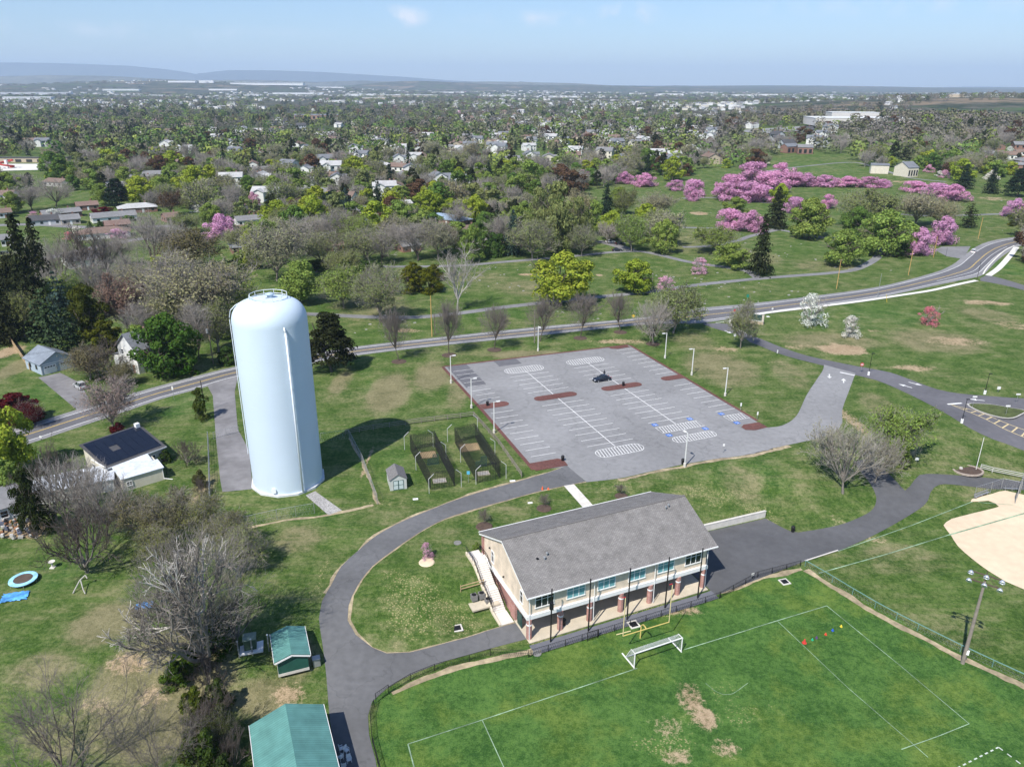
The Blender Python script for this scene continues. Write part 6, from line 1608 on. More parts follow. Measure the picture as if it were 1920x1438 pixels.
# one standing figure grown from a skeleton
me = bpy.data.meshes.new('body'); vv = [(0, 0, .95), (0, 0, 1.2), (0, 0, 1.42), (0, -.01, 1.52), (0, -.02, 1.66), (0, -.01, 1.74), (-.1, 0, .9), (-.12, -.02, .5), (-.13, 0, .08), (-.13, -.14, .04), (.1, 0, .9), (.12, -.02, .5), (.13, 0, .08), (.13, -.14, .04), (-.19, 0, 1.40), (-.26, -.03, 1.12), (-.24, -.16, .92), (.19, 0, 1.40), (.26, -.03, 1.12), (.24, -.16, .92)]
me.from_pydata(vv, [(0, 1), (1, 2), (2, 3), (3, 4), (4, 5), (0, 6), (6, 7), (7, 8), (8, 9), (0, 10), (10, 11), (11, 12), (12, 13), (2, 14), (14, 15), (15, 16), (2, 17), (17, 18), (18, 19)], [])
c = bpy.data.objects.new('body', me); COL.objects.link(c); c.parent = o; me.materials.append(mat('clothes_dark', (.02, .022, .03), .9, .2))
sk = c.modifiers.new('skin', 'SKIN'); c.modifiers.new('sub', 'SUBSURF').render_levels = 1
for v_, r_ in zip(me.skin_vertices[0].data, [.14, .15, .15, .055, .10, .085, .09, .07, .05, .04, .09, .07, .05, .04, .06, .05, .04, .06, .05, .04]): v_.radius = (r_, r_)
me.skin_vertices[0].data[0].use_root = True
m = MB(); m.lathe([(.105, 1.66), (.11, 1.72), (.07, 1.80), (0, 1.82)], 10, (0, .0, 0)); m.build('hair', mat('hair_dark', (.015, .012, .01), .8, .1), o)
a, b = G(140, 716), G(163, 731); car((151, 727), math.atan2(b[1] - a[1], b[0] - a[0]) + math.pi, (.42, .43, .44), 'silver sport utility car on the driveway of the blue garage', 4.5, 1.8, 1.7, True)
a, b = G(1820, 479), G(1830, 467); car((1825, 474), math.atan2(b[1] - a[1], b[0] - a[0]), (.75, .75, .75), 'white car driving round the bend of the main road', 4.8, 1.85, 1.6, True)
car((1157, 471), .1, (.012, .014, .02), 'black car stopped on the cemetery path by the driveway'); car((1144, 455.5), .1, (.7, .7, .7), 'white car on the driveway below the slate roofed house'); car((1163, 459), .25, (.02, .02, .02), 'dark car parked behind the white car on the driveway')
car((14, 479), .2, (.03, .03, .035), 'dark pickup like car in front of the grey drive by the tall spruces', 5.2, 1.9, 1.7, True)
# ------------------------------------------------------------------ houses
def paintm(n, c, r=.7): return mat('wall_' + n, c, r, .06, 1.5, var2=.05)
WALLS = dict(white=paintm('white', (.70, .70, .68)), cream=paintm('cream', (.62, .58, .48)), brick=brick_dull, grey=paintm('grey', (.42, .44, .46)), blue=paintm('blue', (.36, .43, .50)), tan=paintm('tan', (.48, .40, .30)), stone=mat('stone_wall', (.40, .36, .31), .9, .25, 2.5))
def roofm(n, c): return mat('roof_' + n, c, .92, .16, 1.2, var2=.12, scale2=.2)
ROOFS = dict(grey=roofm('grey', (.20, .20, .205)), dark=roofm('dark', (.075, .075, .08)), brown=roofm('brown', (.19, .135, .11)), red=roofm('red', (.20, .135, .115)), pale=roofm('pale', (.42, .42, .42)), blue=roofm('blue', (.24, .32, .42)), slate=roofm('slate', (.17, .18, .20)), bluegrey=roofm('bluegrey', (.20, .23, .27)))
def house(pL, pR, depth, h, wall, roof, label, kind='gable', pitch=.42, name='house', windows=3, chimney=True, door=True, detail=False, z=None, win_rows=1, ridge='x', xcut=None):
    a, b = G(*pL), G(*pR); rz = math.atan2(b[1] - a[1], b[0] - a[0]); w = float(np.linalg.norm((b - a)[:2])); dr = np.array([-math.sin(rz), math.cos(rz)])
    ctr = (a + b)[:2] / 2 + dr * depth / 2
    e = empty(name, (*ctr, min(a[2], b[2])), rz, label, 'house' if name == 'house' else name.replace('_', ' '))
    zr = h + (depth / 2 if ridge == 'x' else w / 2) * pitch
    m = MB()
    if kind == 'gable':
        if ridge == 'x': gable_solid(m, -w / 2, w / 2, -depth / 2, depth / 2, -.3, h, zr)
        else:
            g_ = MB(); gable_solid(g_, -depth / 2, depth / 2, -w / 2, w / 2, -.3, h, zr); m.add([(-y, x, z_) for x, y, z_ in g_.v], g_.f)
    else: m.box((0, 0, h / 2 - .15), (w, depth, h + .3))
    m.build('wall', WALLS[wall], e)
    rm = ROOFS[roof]
    if kind == 'gable':
        r_ = simple_roof(e, w if ridge == 'x' else depth, depth if ridge == 'x' else w, h, pitch, rm, .45, .14)
        if ridge == 'y': r_.rotation_euler = (0, 0, R(90))
    elif kind == 'hip':
        m = MB(); x, y, o_ = w / 2 + .5, depth / 2 + .5, .5; zt = h + min(x, y) * pitch; q_ = min(x, y)
        rx, ry = (x - q_, 0) if x >= y else (0, y - q_)
        V = [(-x, -y, h), (x, -y, h), (x, y, h), (-x, y, h), (-rx, -ry, zt), (rx, ry, zt)]
        F = [(0, 1, 5, 4), (1, 2, 5), (2, 3, 4, 5), (3, 0, 4)] if x >= y else [(0, 1, 4), (1, 2, 5, 4), (2, 3, 5), (3, 0, 4, 5)]
        m.add(V, F + [(3, 2, 1, 0)]); r_ = m.build('roof', rm, e)
    else: m = MB(); m.box((0, 0, h + .12), (w + .5, depth + .5, .22)); r_ = m.build('roof', rm, e)
    if chimney:
        m = MB(); m.box((w * .22, depth * .05, h + 1.0 + depth * .5 * pitch * .6), (.7, .7, 1.6)); m.build('chimney', brick_dull, r_)
    rows = win_rows
    for rI in range(rows):
        zc = h * (rI + .55) / rows if rows > 1 else h * .55
        for k in range(windows):
            x = -w / 2 + w * (k + .5) / windows
            if door and rI == 0 and k == windows // 2:
                m = MB(); m.box((x, -depth / 2 - .03, 1.02), (1.0, .08, 2.04)); m.build('door', trim_white if wall != 'white' else brick_dull, e); continue
            if detail: window(e, (x, -depth / 2, zc), 1.0, 1.25, 'y-', 1, (.5, .5), glass_dark, .09)
            else: m = MB(); m.box((x, -depth / 2 - .03, zc), (1.25, .08, 1.15)); m.build('window', glass_dark, e)
        for s in (-1, 1):
            for y in ((-depth * .2, depth * .2) if depth > 6 else (0,)):
                m = MB(); m.box((s * (w / 2 + .03), y, zc), (.08, 1.0, 1.15)); m.build('window', glass_dark, e)
    return e, w, ctr, rz

# near the tower: blue garage, farmhouse, solar house, white walled house
e, w, ctr, rz = house((80, 704), (141, 687.5), 8.5, 2.9, 'blue', 'bluegrey', 'blue two car garage with grey gable roof at the head of the driveway', name='garage', pitch=.55, windows=0, chimney=False, door=False, ridge='y')
for s in (-1, 1):
    m = MB(); m.box((s * w * .24, -4.28, 1.1), (w * .38, .08, 2.2)); d_ = m.build('garage_door', trim_white, e)
    m = MB()
    for k in range(4): m.box((s * w * .24 + (k - 1.5) * w * .085, -4.33, 1.75), (w * .06, .04, .28))
    m.build('door_window', glass_dark, d_)
m = MB(); m.box((0, -4.28, 2.55), (w + .1, .06, .2)); m.box((-w / 2, -4.28, 1.4), (.2, .06, 2.8)); m.box((w / 2, -4.28, 1.4), (.2, .06, 2.8)); m.build('trim', trim_white, e)
e, w, ctr, rz = house((228, 690), (262, 702), 8.0, 6.3, 'white', 'slate', 'white two storey farmhouse with slate gable roof half hidden by a green maple', name='farmhouse', pitch=.85, windows=2, win_rows=2, detail=True, ridge='y')
m = MB(); m.box((-w / 2 - 1.6, -1.5, 1.6), (3.2, 4.5, 3.2)); m.build('side_wing', WALLS['white'], e)
m = MB(); m.slab([(-w / 2 - 3.5, -4.0, 3.1), (-w / 2, -4.0, 4.1), (-w / 2, 1.0, 4.1), (-w / 2 - 3.5, 1.0, 3.1)], .12); m.build('wing_roof', ROOFS['slate'], e)
# solar roofed house: low pitched main block with the collectors on the slope that faces the camera
p_ = [Gz(151, 840, 3.9), Gz(268, 803, 5.0), Gz(310, 835, 4.4), Gz(197.6, 876.5, 3.2)]
q0, q1 = Gz(197.6, 876.5, 3.2), Gz(310, 835, 3.2); rz = math.atan2(q1[1] - q0[1], q1[0] - q0[0]); w = float(np.linalg.norm((q1 - q0)[:2])); dr = np.array([-math.sin(rz), math.cos(rz)]); ctr = (q0 + q1)[:2] / 2 + dr * 4.4
e = empty('house', (*ctr, float(T(*ctr))), rz, 'low white house with black solar collectors covering its roof, by the tower driveway', 'house')
m = MB(); m.add([(x, y, z) for x in (-w / 2 + .3, w / 2 - .3) for y, z in ((-4.1, -.2), (4.1, -.2), (4.1, 4.75), (-4.1, 2.95))], [(3, 2, 1, 0), (4, 5, 6, 7), (0, 1, 5, 4), (1, 2, 6, 5), (2, 3, 7, 6), (3, 0, 4, 7)]); m.build('wall', WALLS['cream'], e)
m = MB(); m.slab([(-w / 2 - .1, -4.6, 3.05), (w / 2 + .1, -4.6, 3.05), (w / 2 + .1, 4.6, 5.07), (-w / 2 - .1, 4.6, 5.07)], .16); rf = m.build('roof', ROOFS['dark'], e)
m = MB()
for i in range(7):
    for j in range(5):
        if (i, j) == (2, 2): continue
        x0 = -w / 2 + .4 + i * (w - .8) / 7; y0 = -3.9 + j * 1.62
        f = lambda x, y: (x, y, 3.05 + (y + 4.6) * .2196 + .07); m.slab([f(x0, y0), f(x0 + (w - .8) / 7 - .04, y0), f(x0 + (w - .8) / 7 - .04, y0 + 1.58), f(x0, y0 + 1.58)], .05)
m.build('solar_panel', mat('solar_black', (.010, .013, .024), .18, .2, 2, spec=.6), rf)
m = MB(); m.box((w / 2 - .7, 4.0, 5.2), (.8, .8, 1.0)); m.build('chimney', trim_white, rf)
m = MB(); m.box((0, -4.62, 2.93), (w + .2, .1, .22)); m.box((-w / 2 - .12, -2.1, 3.35), (.1, 5.2, .2)); m.build('fascia', trim_white, rf)
for x in (-3, 3): window(e, (x, -4.1, 1.5), 1.0, 1.1, 'y-', 1, (.5, .5), glass_dark)
for y in (-2, 1): window(e, (-w / 2 + .3, y, 1.5), .9, 1.1, 'x-', 1, (.5, .5), glass_dark)
a, b = G(233, 922), G(309, 899); rz2 = math.atan2(b[1] - a[1], b[0] - a[0]); w2 = float(np.linalg.norm((b - a)[:2])); dr2 = np.array([-math.sin(rz2), math.cos(rz2)]); c2 = (a + b)[:2] / 2 + dr2 * 3.0
membrane = mat('roof_membrane', (.62, .66, .72), .6, .2, 1.5, var2=.15, scale2=.5)
e = empty('house_annexe', (*c2, float(T(*c2))), rz2, 'white single storey annexe with pale lean to roofs in front of the solar house', 'annexe')
m = MB(); m.box((0, 0, 1.2), (w2, 6.0, 2.5)); m.build('wall', WALLS['cream'], e)
m = MB(); m.slab([(-w2 / 2 - .2, -3.2, 2.55), (w2 / 2 + .2, -3.2, 2.55), (w2 / 2 + .2, .2, 2.9), (-w2 / 2 - .2, .2, 2.9)], .15); m.slab([(-w2 / 2 - .2, .25, 2.75), (w2 / 2 - .6, .25, 2.75), (w2 / 2 - .6, 3.4, 3.05), (-w2 / 2 - .2, 3.4, 3.05)], .15); m.build('roof', membrane, e)
window(e, (-w2 * .34, -3.0, 1.3), .8, .8, 'y-', 2, (.5, .5), glass_dark); m = MB(); m.tube((w2 / 2 - .1, -3.05, 2.5), (w2 / 2 - .1, -3.05, .3), .05); m.tube((w2 / 2 - .1, -3.05, .3), (w2 / 2 + 1.1, -3.9, .05), .08); m.build('downspout', trim_white, e)
a, b = Gz(150, 918, 2.4), Gz(212, 906, 2.4); rz3 = math.atan2(b[1] - a[1], b[0] - a[0]); w3 = float(np.linalg.norm((b - a)[:2])); c3 = (a + b)[:2] / 2 + np.array([-math.sin(rz3), math.cos(rz3)]) * 3.2 - np.array([4, 0])
e = empty('carport', (*c3, float(T(*c3))), rz3, 'flat white roofed carport beside the solar house behind bare trees', 'carport')
m = MB(); m.box((0, 0, 1.1), (w3 + 7, 6.0, 2.2)); m.build('wall', WALLS['white'], e); m = MB(); m.box((0, 0, 2.32), (w3 + 7.6, 6.6, .2)); m.build('roof', membrane, e)
m = MB(); m.box((1.5, -3.03, 1.0), (2.4, .08, 2.0)); m.build('door', trim_white, e)
house((-75, 1005), (48, 968), 8, 2.7, 'white', 'grey', 'white walled house with plain grey roof at the edge of the yard', pitch=.30, windows=5, chimney=False, detail=True)

# ranch houses of the neighbourhood: (left foot, right foot, depth, height, wall, roof, type, words)
RANCH = [((0, 410), (24, 408), 9, 2.9, 'white', 'brown', 'gable', 'white ranch house with brown roof at the lawn corner'), ((84, 413), (155, 406), 9, 2.8, 'brick', 'grey', 'gable', 'brick ranch house with long grey roof behind the white dogwood'), ((146, 396), (186, 393), 9, 2.8, 'brick', 'red', 'gable', 'brick house with red brown roof beside the grey roofed ranch'),
         ((57, 425), (116, 421), 10, 2.7, 'grey', 'dark', 'gable', 'low house with dark grey roof behind the tall spruces'), ((117, 423), (152, 420), 10, 2.7, 'stone', 'grey', 'gable', 'small grey roofed house joined beside the dark roofed one'), ((175, 420), (258, 413), 10, 2.8, 'white', 'grey', 'gable', 'white fronted ranch house with wide grey roof'),
         ((224, 402), (296, 397), 10, 2.8, 'brick', 'pale', 'hip', 'ranch house with pale roof in front of the rounded yellow green trees'), ((201, 434), (246, 430), 9, 2.7, 'brick', 'red', 'gable', 'rusty roofed house behind the brown roofed rambler'), ((147, 452), (246, 444), 10, 2.7, 'white', 'brown', 'hip', 'long brown roofed rambler behind the big bare trees'),
         ((130, 505), (200, 496), 12, 2.8, 'white', 'dark', 'gable', 'dark roofed house with bright white front behind the forked bare tree'), ((4, 463), (27, 461), 9, 3.0, 'white', 'grey', 'gable', 'white gabled house with grey roof beside the tall spruces'), ((313, 418), (342, 415), 9, 2.7, 'brick', 'brown', 'gable', 'brown roofed house half hidden by olive trees'),
         ((458, 402), (496, 400), 9, 2.7, 'brick', 'dark', 'gable', 'brick house with black roof behind the pink cherry'), ((446, 425), (496, 421), 9, 2.8, 'white', 'grey', 'gable', 'white house with grey roof beside the bright pink cherry'), ((440, 444), (486, 440), 9, 2.7, 'brick', 'brown', 'gable', 'brown roofed house just behind the bright pink cherry'),
         ((436, 477), (472, 474), 10, 2.7, 'brick', 'slate', 'hip', 'brick house with grey hip roof beyond the water tower'), ((612, 472), (645, 470), 9, 2.6, 'brick', 'red', 'gable', 'house with red brown roof among dark bare trees'), ((660, 405), (713, 402), 9, 2.7, 'stone', 'grey', 'gable', 'grey house beside the round red brown tree'),
         ((662, 430), (718, 427), 10, 2.8, 'cream', 'bluegrey', 'hip', 'blue grey roofed house behind the pale olive tree'), ((756, 474), (790, 470), 9, 2.6, 'brick', 'grey', 'gable', 'brick house with grey roof beside the spreading bare tree'), ((750, 393), (774, 391), 8, 3.0, 'white', 'pale', 'gable', 'small white house between the yellow green trees'),
         ((797, 417), (862, 426), 10, 2.8, 'brick', 'blue', 'hip', 'brick house with shiny blue roof beside the dark red maple'), ((866, 444), (902, 441), 9, 2.7, 'brick', 'brown', 'gable', 'dark brown roofed house beside the tall arborvitae'), ((1078, 465), (1112, 461), 8, 3.4, 'white', 'slate', 'gable', 'white cottage with slate roof by the cemetery drive')]
for i, (pl, pr_, dp, hh, wl, rf_, kd, lb) in enumerate(RANCH):
    e, *_ = house(pl, pr_, dp, hh, wl, rf_, lb, kd, .38, windows=4 if pr_[0] - pl[0] > 45 else 3); e['group'] = 'houses of the near neighbourhood'

# ------------------------------------------------------------------ hand placed trees: kind, foot, top, crown width (px), colour, words, category
LM = {k: G(*p)[:2] for k, p in {'the water tower': (542, 915), 'the blue garage': (105, 690), 'the white farmhouse': (245, 695), 'the solar roofed house': (240, 880), 'the entrance sign': (1414, 607), 'the yellow goalpost': (1200, 1196), 'the trampoline': (45, 1091),
      'the green shed': (550, 1260), 'the tower driveway': (425, 800), 'the car park': (1050, 760), 'the slate roofed cottage': (1095, 463), 'the blue roofed house': (830, 423), 'the stone mausoleum': (1690, 335), 'the road bend': (1840, 470), 'the brown roofed rambler': (195, 446), 'the pale roofed ranch': (260, 400),
      'the cherry avenue': (1450, 355), 'the clubhouse': (1120, 1050), 'the two tall dark spruces': (1425, 510), 'the clipped yew hedge': (785, 540), 'the batting cages': (850, 840), 'the loop road': (620, 1150), 'the ball diamond': (1850, 1000), 'the white fronted ranch': (216, 415), 'the black roofed brick house': (476, 400), 'the grey hip roofed house': (455, 474),
      'the red maple': (850, 452), 'the big yellow maple': (1052, 570), 'the cemetery crossing': (1457, 431), 'the pool': (45, 310), 'the store': (1600, 265)}.items()}
used = set(); LB_STAT = {}
def place_label(desc, p, group=None):
    d = sorted(((np.hypot(*(p[:2] - v)), k) for k, v in LM.items()))
    def rel(k):
        v = p[:2] - LM[k]; dd = np.hypot(*v)
        lat = abs(v[0] * p[1] - v[1] * p[0]) / np.hypot(*p[:2]); dep = np.hypot(*p[:2]) - np.hypot(*LM[k])
        far_ = dd > 60
        if abs(dep) < lat * .7: return ('off to one side of ' if far_ else 'beside ') + k
        if dep > 0: return ('well beyond ' if far_ else 'just beyond ') + k
        return ('well in front of ' if far_ else 'in front of ') + k
    cands = [f'{desc} {rel(d[0][1])}', f'{desc} {rel(d[1][1])}', f'{desc} between {d[0][1]} and {d[1][1]}', f'{desc} {rel(d[2][1])}', f'{desc} between {d[0][1]} and {d[2][1]}', f'{desc} between {d[1][1]} and {d[2][1]}', f'{desc} between {d[0][1]} and {d[3][1]}', f'{desc} {rel(d[3][1])}', f'{desc} between {d[1][1]} and {d[3][1]}', f'{desc} between {d[2][1]} and {d[3][1]}', f'{desc} between {d[0][1]} and {d[4][1]}', f'{desc} between {d[1][1]} and {d[4][1]}']
    for c in cands:
        if c not in used and len(c.split()) <= 16: used.add(c); return c
    return None
def tree(key, foot, top, wpx, col, desc, name='tree', cat='tree', group=None, label=None, rz=None, var=None, dscale=None):
    b = G(*foot); v = ray(foot[0], top); h = CAM_H + v[2] * (b[1] / v[1]) - b[2]; w = wpx / mpp(b + np.array([0, 0, h * .5]))
    h = max(h, 1.0); w *= {'budding': 1.22, 'sparse': 1.22, 'bare': 1.2, 'upright': 1.3, 'spruce': 1.3, 'column': 1.1, 'gnarled': 1.15, 'pine': 1.15, 'leafy': 1.06, 'cherry': 1.08, 'palebare': 1.2}.get(key, 1.0)
    h *= {'cherry': 1.1, 'upright': 1.18}.get(key, 1)
    lb = label or place_label(desc, b)
    if lb is None:
        for sx in ('taller', 'smaller', 'fuller', 'slimmer', 'paler', 'ragged'):
            lb = place_label(sx + ' ' + desc, b)
            if lb: break
    e = plant(name, key, b, h, w, C_[col] if isinstance(col, str) else col, lb, cat, group, rz, var)
    return e
TREES = [
 # cemetery and road side
 ('leafy', (1052, 571), 476, 112, 'yellow', 'big bright yellow green maple', 'Y'), ('leafy', (1188, 549), 487, 74, 'yellow', 'smaller yellow green maple', 'Y'), ('openbloom', (1245, 546), 517, 40, 'palepink', 'small pale pink cherry', 'P'),
 ('budding', (1262, 625), 535, 100, 'olive', 'big olive budding roadside oak', 'O'), ('bare', (1224, 644), 560, 76, 'grey', 'dark bare roadside oak', 'B'),
 ('upright', (748, 677), 588, 48, 'grey', 'slim bare road tree', 'B'), ('upright', (842, 664), 572, 54, 'grey', 'slim bare road tree', 'B'), ('upright', (927, 655), 583, 50, 'grey', 'slim bare road tree', 'B'), ('upright', (1012, 640), 566, 56, 'grey', 'slim bare road tree', 'B'), ('upright', (1088, 633), 560, 54, 'grey', 'slim bare road tree', 'B'), ('upright', (1163, 622), 556, 42, 'grey', 'slim bare road tree', 'B'),
 ('palebare', (858, 584), 455, 82, 'grey', 'tall white barked bare sycamore', 'B'), ('sparse', (712, 602), 492, 98, 'olive', 'wide pale olive budding tree', 'O'), ('budding', (645, 578), 502, 96, 'lime', 'open light green budding tree', 'O'), ('leafy', (565, 570), 492, 78, 'lime', 'bushy yellow green tree', 'Y'), ('sparse', (520, 527), 415, 128, 'tan', 'large pale limbed budding tree', 'O'), ('leafy', (478, 505), 430, 44, 'yellow', 'yellow green tree', 'Y'),
 ('pine', (622, 697), 585, 92, 'darkpine', 'broad dark pine', 'N'), ('spruce', (1423, 516), 402, 50, 'darkpine', 'tall dark spruce', 'N'), ('spruce', (1453, 428), 350, 48, 'darkpine', 'tall dark spruce', 'N'),
 ('leafy', (1580, 498), 432, 80, 'lime', 'spreading light green tree', 'Y'), ('leafy', (1658, 478), 396, 100, 'lime', 'big full green tree', 'Y'), ('leafy', (1518, 447), 373, 84, 'lime', 'round green tree', 'Y'), ('budding', (1615, 428), 352, 100, 'olive', 'wide brown olive budding tree', 'O'), ('leafy', (1605, 445), 388, 58, 'green', 'green tree', 'Y'), ('budding', (1765, 425), 372, 60, 'tan', 'tan budding tree', 'O'), ('sparse', (1716, 424), 358, 84, 'tan', 'pale tan budding tree', 'O'), ('shrub', (1690, 483), 455, 36, 'deep', 'dark green shrub tree', 'Y'), ('layered', (1815, 427), 382, 54, 'darkpine', 'dark spreading low conifer', 'N'),
 ('budding', (1340, 473), 424, 80, 'lime', 'open light green tree', 'O'), ('leafy', (1372, 503), 458, 66, 'lime', 'dense yellow green tree', 'Y'), ('leafy', (1378, 408), 370, 46, 'lime', 'round green tree', 'Y'), ('leafy', (1462, 388), 345, 40, 'yellow', 'yellow green tree', 'Y'), ('openbloom', (1313, 514), 482, 36, 'palepink', 'small pale pink cherry', 'P'), ('leafy', (1640, 462), 405, 56, 'olive', 'olive green tree', 'Y'),
 ('cherry', (1722, 479), 434, 54, 'pink', 'lone round pink cherry', 'P'), ('cherry', (1767, 459), 413, 54, 'pink', 'round pink cherry', 'P'), ('spruce', (1805, 357), 308, 40, 'spruce', 'dark conifer', 'N'), ('spruce', (1856, 366), 313, 32, 'spruce', 'slim dark conifer', 'N'), ('pine', (1905, 372), 316, 44, 'spruce', 'dark conifer', 'N'), ('shrub', (1910, 424), 396, 42, 'yew', 'golden rounded shrub', 'S'),
 # right lawn
 ('openbloom', (1517, 610), 548, 58, 'white', 'white blossoming tree with green underbrush', 'P'), ('openbloom', (1592, 632), 590, 38, 'white', 'small white blossoming tree', 'P'), ('openbloom', (1738, 610), 573, 40, 'coral', 'small coral pink blossoming tree', 'P'), ('sparse', (1388, 653), 560, 54, 'olive', 'slender budding tree', 'O'),
 ('wispy', (1580, 925), 790, 160, (.30, .29, .19), 'large pale budding tree', 'O'), ('wispy', (1640, 905), 812, 90, (.28, .28, .16), 'pale olive budding tree', 'O'), ('budding', (1668, 868), 762, 104, 'lime', 'yellow green budding tree', 'O'), ('shrub', (1690, 872), 836, 40, 'lime', 'yellow green bush', 'S'),
 # left side
 ('spruce', (70, 622), 402, 92, 'darkpine', 'very tall dark spruce', 'N'), ('spruce', (86, 560), 408, 60, 'darkpine', 'tall dark spruce', 'N'), ('spruce', (12, 640), 500, 86, 'darkpine', 'tall dark spruce', 'N'), ('pine', (38, 570), 480, 70, 'darkpine', 'dark pine', 'N'), ('layered', (126, 640), 512, 84, 'blue', 'blue green layered spruce', 'N'), ('layered', (100, 672), 545, 110, 'pine', 'grey green spreading pine', 'N'), ('layered', (140, 665), 580, 76, 'pine', 'grey green spreading pine', 'N'), ('budding', (48, 632), 542, 70, 'olive', 'olive budding tree', 'O'), ('budding', (10, 600), 560, 40, 'olive', 'olive budding tree', 'O'),
 ('tallleaf', (175, 650), 532, 78, (0.085, 0.095, 0.018), 'olive green full tree', 'Y'), ('shrub', (205, 660), 598, 80, (0.10, 0.11, 0.015), 'olive yellow bush', 'S'), ('budding', (240, 626), 512, 86, (.23, .145, .115), 'reddish brown budding tree', 'O'), ('sparse', (366, 632), 478, 178, 'tan', 'very wide pale tan budding tree', 'O'), ('budding', (320, 640), 545, 80, 'olive', 'olive budding tree', 'O'), ('bare', (290, 508), 392, 104, 'grey', 'tall grey bare tree', 'B'), ('gnarled', (163, 529), 420, 110, 'grey', 'forked dark bare tree', 'B'), ('bare', (204, 522), 425, 60, 'grey', 'narrow dark bare tree', 'B'), ('bare', (120, 540), 440, 70, 'grey', 'dark bare tree', 'B'), ('budding', (365, 512), 430, 112, (.15, .13, .06), 'brown olive budding tree', 'O'), ('bare', (250, 545), 470, 60, 'grey', 'thin grey bare tree', 'B'),
 ('leafy', (318, 702), 592, 112, (.075, .140, .026), 'rich green full maple', 'Y'), ('shrub', (345, 700), 650, 60, (.05, .12, .016), 'rich green bush', 'S'), ('shrub', (430, 680), 650, 50, 'deep', 'deep green bush', 'S'), ('shrub', (425, 630), 590, 60, 'lime', 'yellow green bush', 'S'), ('budding', (410, 660), 560, 70, 'olive', 'olive budding tree', 'O'), ('bare', (375, 672), 560, 70, 'grey', 'grey bare tree', 'B'),
 ('gnarled', (196, 708), 642, 100, 'grey', 'low spreading bare crab tree', 'B'), ('budding', (170, 712), 650, 80, (.17, .15, .08), 'low brown olive crab tree', 'O'), ('budding', (235, 722), 680, 50, (.17, .15, .08), 'low brown olive crab tree', 'O'), ('sparse', (213, 806), 712, 96, 'pinkbud', 'pinkish bare budding tree', 'O'), ('shrub', (222, 812), 792, 30, 'red', 'dark red low shrub', 'S'), ('shrub', (35, 793), 738, 92, 'red', 'dark red spreading maple', 'Y'), ('budding', (60, 800), 750, 50, 'red', 'dark red thin maple', 'Y'),
 ('leafy', (28, 892), 768, 98, 'yellow', 'bright yellow green tree', 'Y'), ('shrub', (14, 930), 860, 70, 'lime', 'yellow green bush', 'S'), ('column', (379, 786), 727, 30, (.06, .085, .02), 'ivy covered narrow evergreen shrub', 'S'), ('gnarled', (352, 872), 822, 52, 'grey', 'small maroon bare shrub tree', 'B'), ('shrub', (311, 866), 842, 28, 'deep', 'round dark green bush', 'S'), ('gnarled', (378, 930), 895, 34, 'grey', 'brown bare shrub', 'B'), ('shrub', (376, 912), 880, 30, (.09, .10, .04), 'dull green shrub', 'S'),
 ('gnarled', (105, 975), 838, 120, 'grey', 'dark tangled bare tree', 'B'), ('bare', (150, 985), 850, 120, 'grey', 'dark tangled bare tree', 'B'), ('tallleaf', (72, 1002), 880, 62, (.035, .052, .018), 'dark green upright evergreen', 'N'), ('bare', (200, 1005), 880, 110, 'grey', 'dark tangled bare tree', 'B'), ('gnarled', (165, 1074), 932, 140, 'grey', 'old bare tree with heavy leaning limbs', 'B'),
 ('sparse', (262, 1010), 930, 90, (.15, .15, .07), 'dull olive thicket tree', 'O'), ('sparse', (320, 1010), 925, 90, (.15, .15, .07), 'dull olive thicket tree', 'O'), ('sparse', (385, 1005), 930, 90, (.17, .18, .06), 'dull olive thicket tree', 'O'), ('sparse', (300, 1050), 985, 80, (.18, .20, .06), 'olive green thicket tree', 'O'), ('sparse', (430, 1040), 960, 90, (.16, .16, .06), 'dull olive thicket tree', 'O'), ('sparse', (455, 1075), 985, 90, 'olive', 'thin olive thicket tree', 'O'),
 ('shrub', (400, 1225), 1150, 80, (.055, .10, .018), 'green undergrowth bush', 'S'), ('shrub', (355, 1250), 1210, 60, (.07, .14, .018), 'bright green undergrowth bush', 'S'), ('shrub', (330, 1280), 1240, 60, (.07, .12, .02), 'green undergrowth bush', 'S'), ('gnarled', (445, 1205), 1090, 90, 'grey', 'dark bare side tree', 'B'), ('gnarled', (392, 1290), 1225, 60, 'grey', 'dark bare hedge shrub', 'B'), ('shrub', (415, 1335), 1275, 56, (.045, .070, .022), 'dark hedge bush', 'S'), ('shrub', (372, 1350), 1290, 60, (.09, .12, .02), 'yellow green hedge bush', 'S'), ('gnarled', (405, 1395), 1300, 90, 'grey', 'dark bare hedge shrub', 'B'), ('budding', (418, 1410), 1330, 60, (.09, .10, .035), 'dull green hedge tree', 'O'), ('shrub', (395, 1450), 1370, 80, (.055, .09, .02), 'green hedge bush', 'S'), ('shrub', (424, 1480), 1412, 56, (.05, .075, .022), 'dark hedge bush', 'S'), ('gnarled', (440, 1440), 1370, 60, 'grey', 'dark bare hedge shrub', 'B'), ('shrub', (360, 1420), 1370, 50, (.09, .12, .025), 'yellow green hedge bush', 'S'),
 ('thinbare', (130, 1475), 1285, 330, 'grey', 'very wide thin bare tree', 'B'), ('thinbare', (300, 1475), 1320, 200, 'grey', 'wide thin bare tree', 'B'),
 ('openbloom', (800, 1046), 1016, 26, 'palepink', 'small pale cherry with mulch ring', 'P'),
 ('upright', (1020, 950), 932, 22, 'grey', 'small bare sapling', 'B'), ('upright', (908, 983), 960, 24, 'grey', 'small bare sapling', 'B'), ('upright', (1165, 927), 910, 20, 'grey', 'small bare sapling', 'B'), ('shrub', (893, 1030), 1016, 16, 'lime', 'small green shrub', 'S'),
 # middle band behind the cemetery
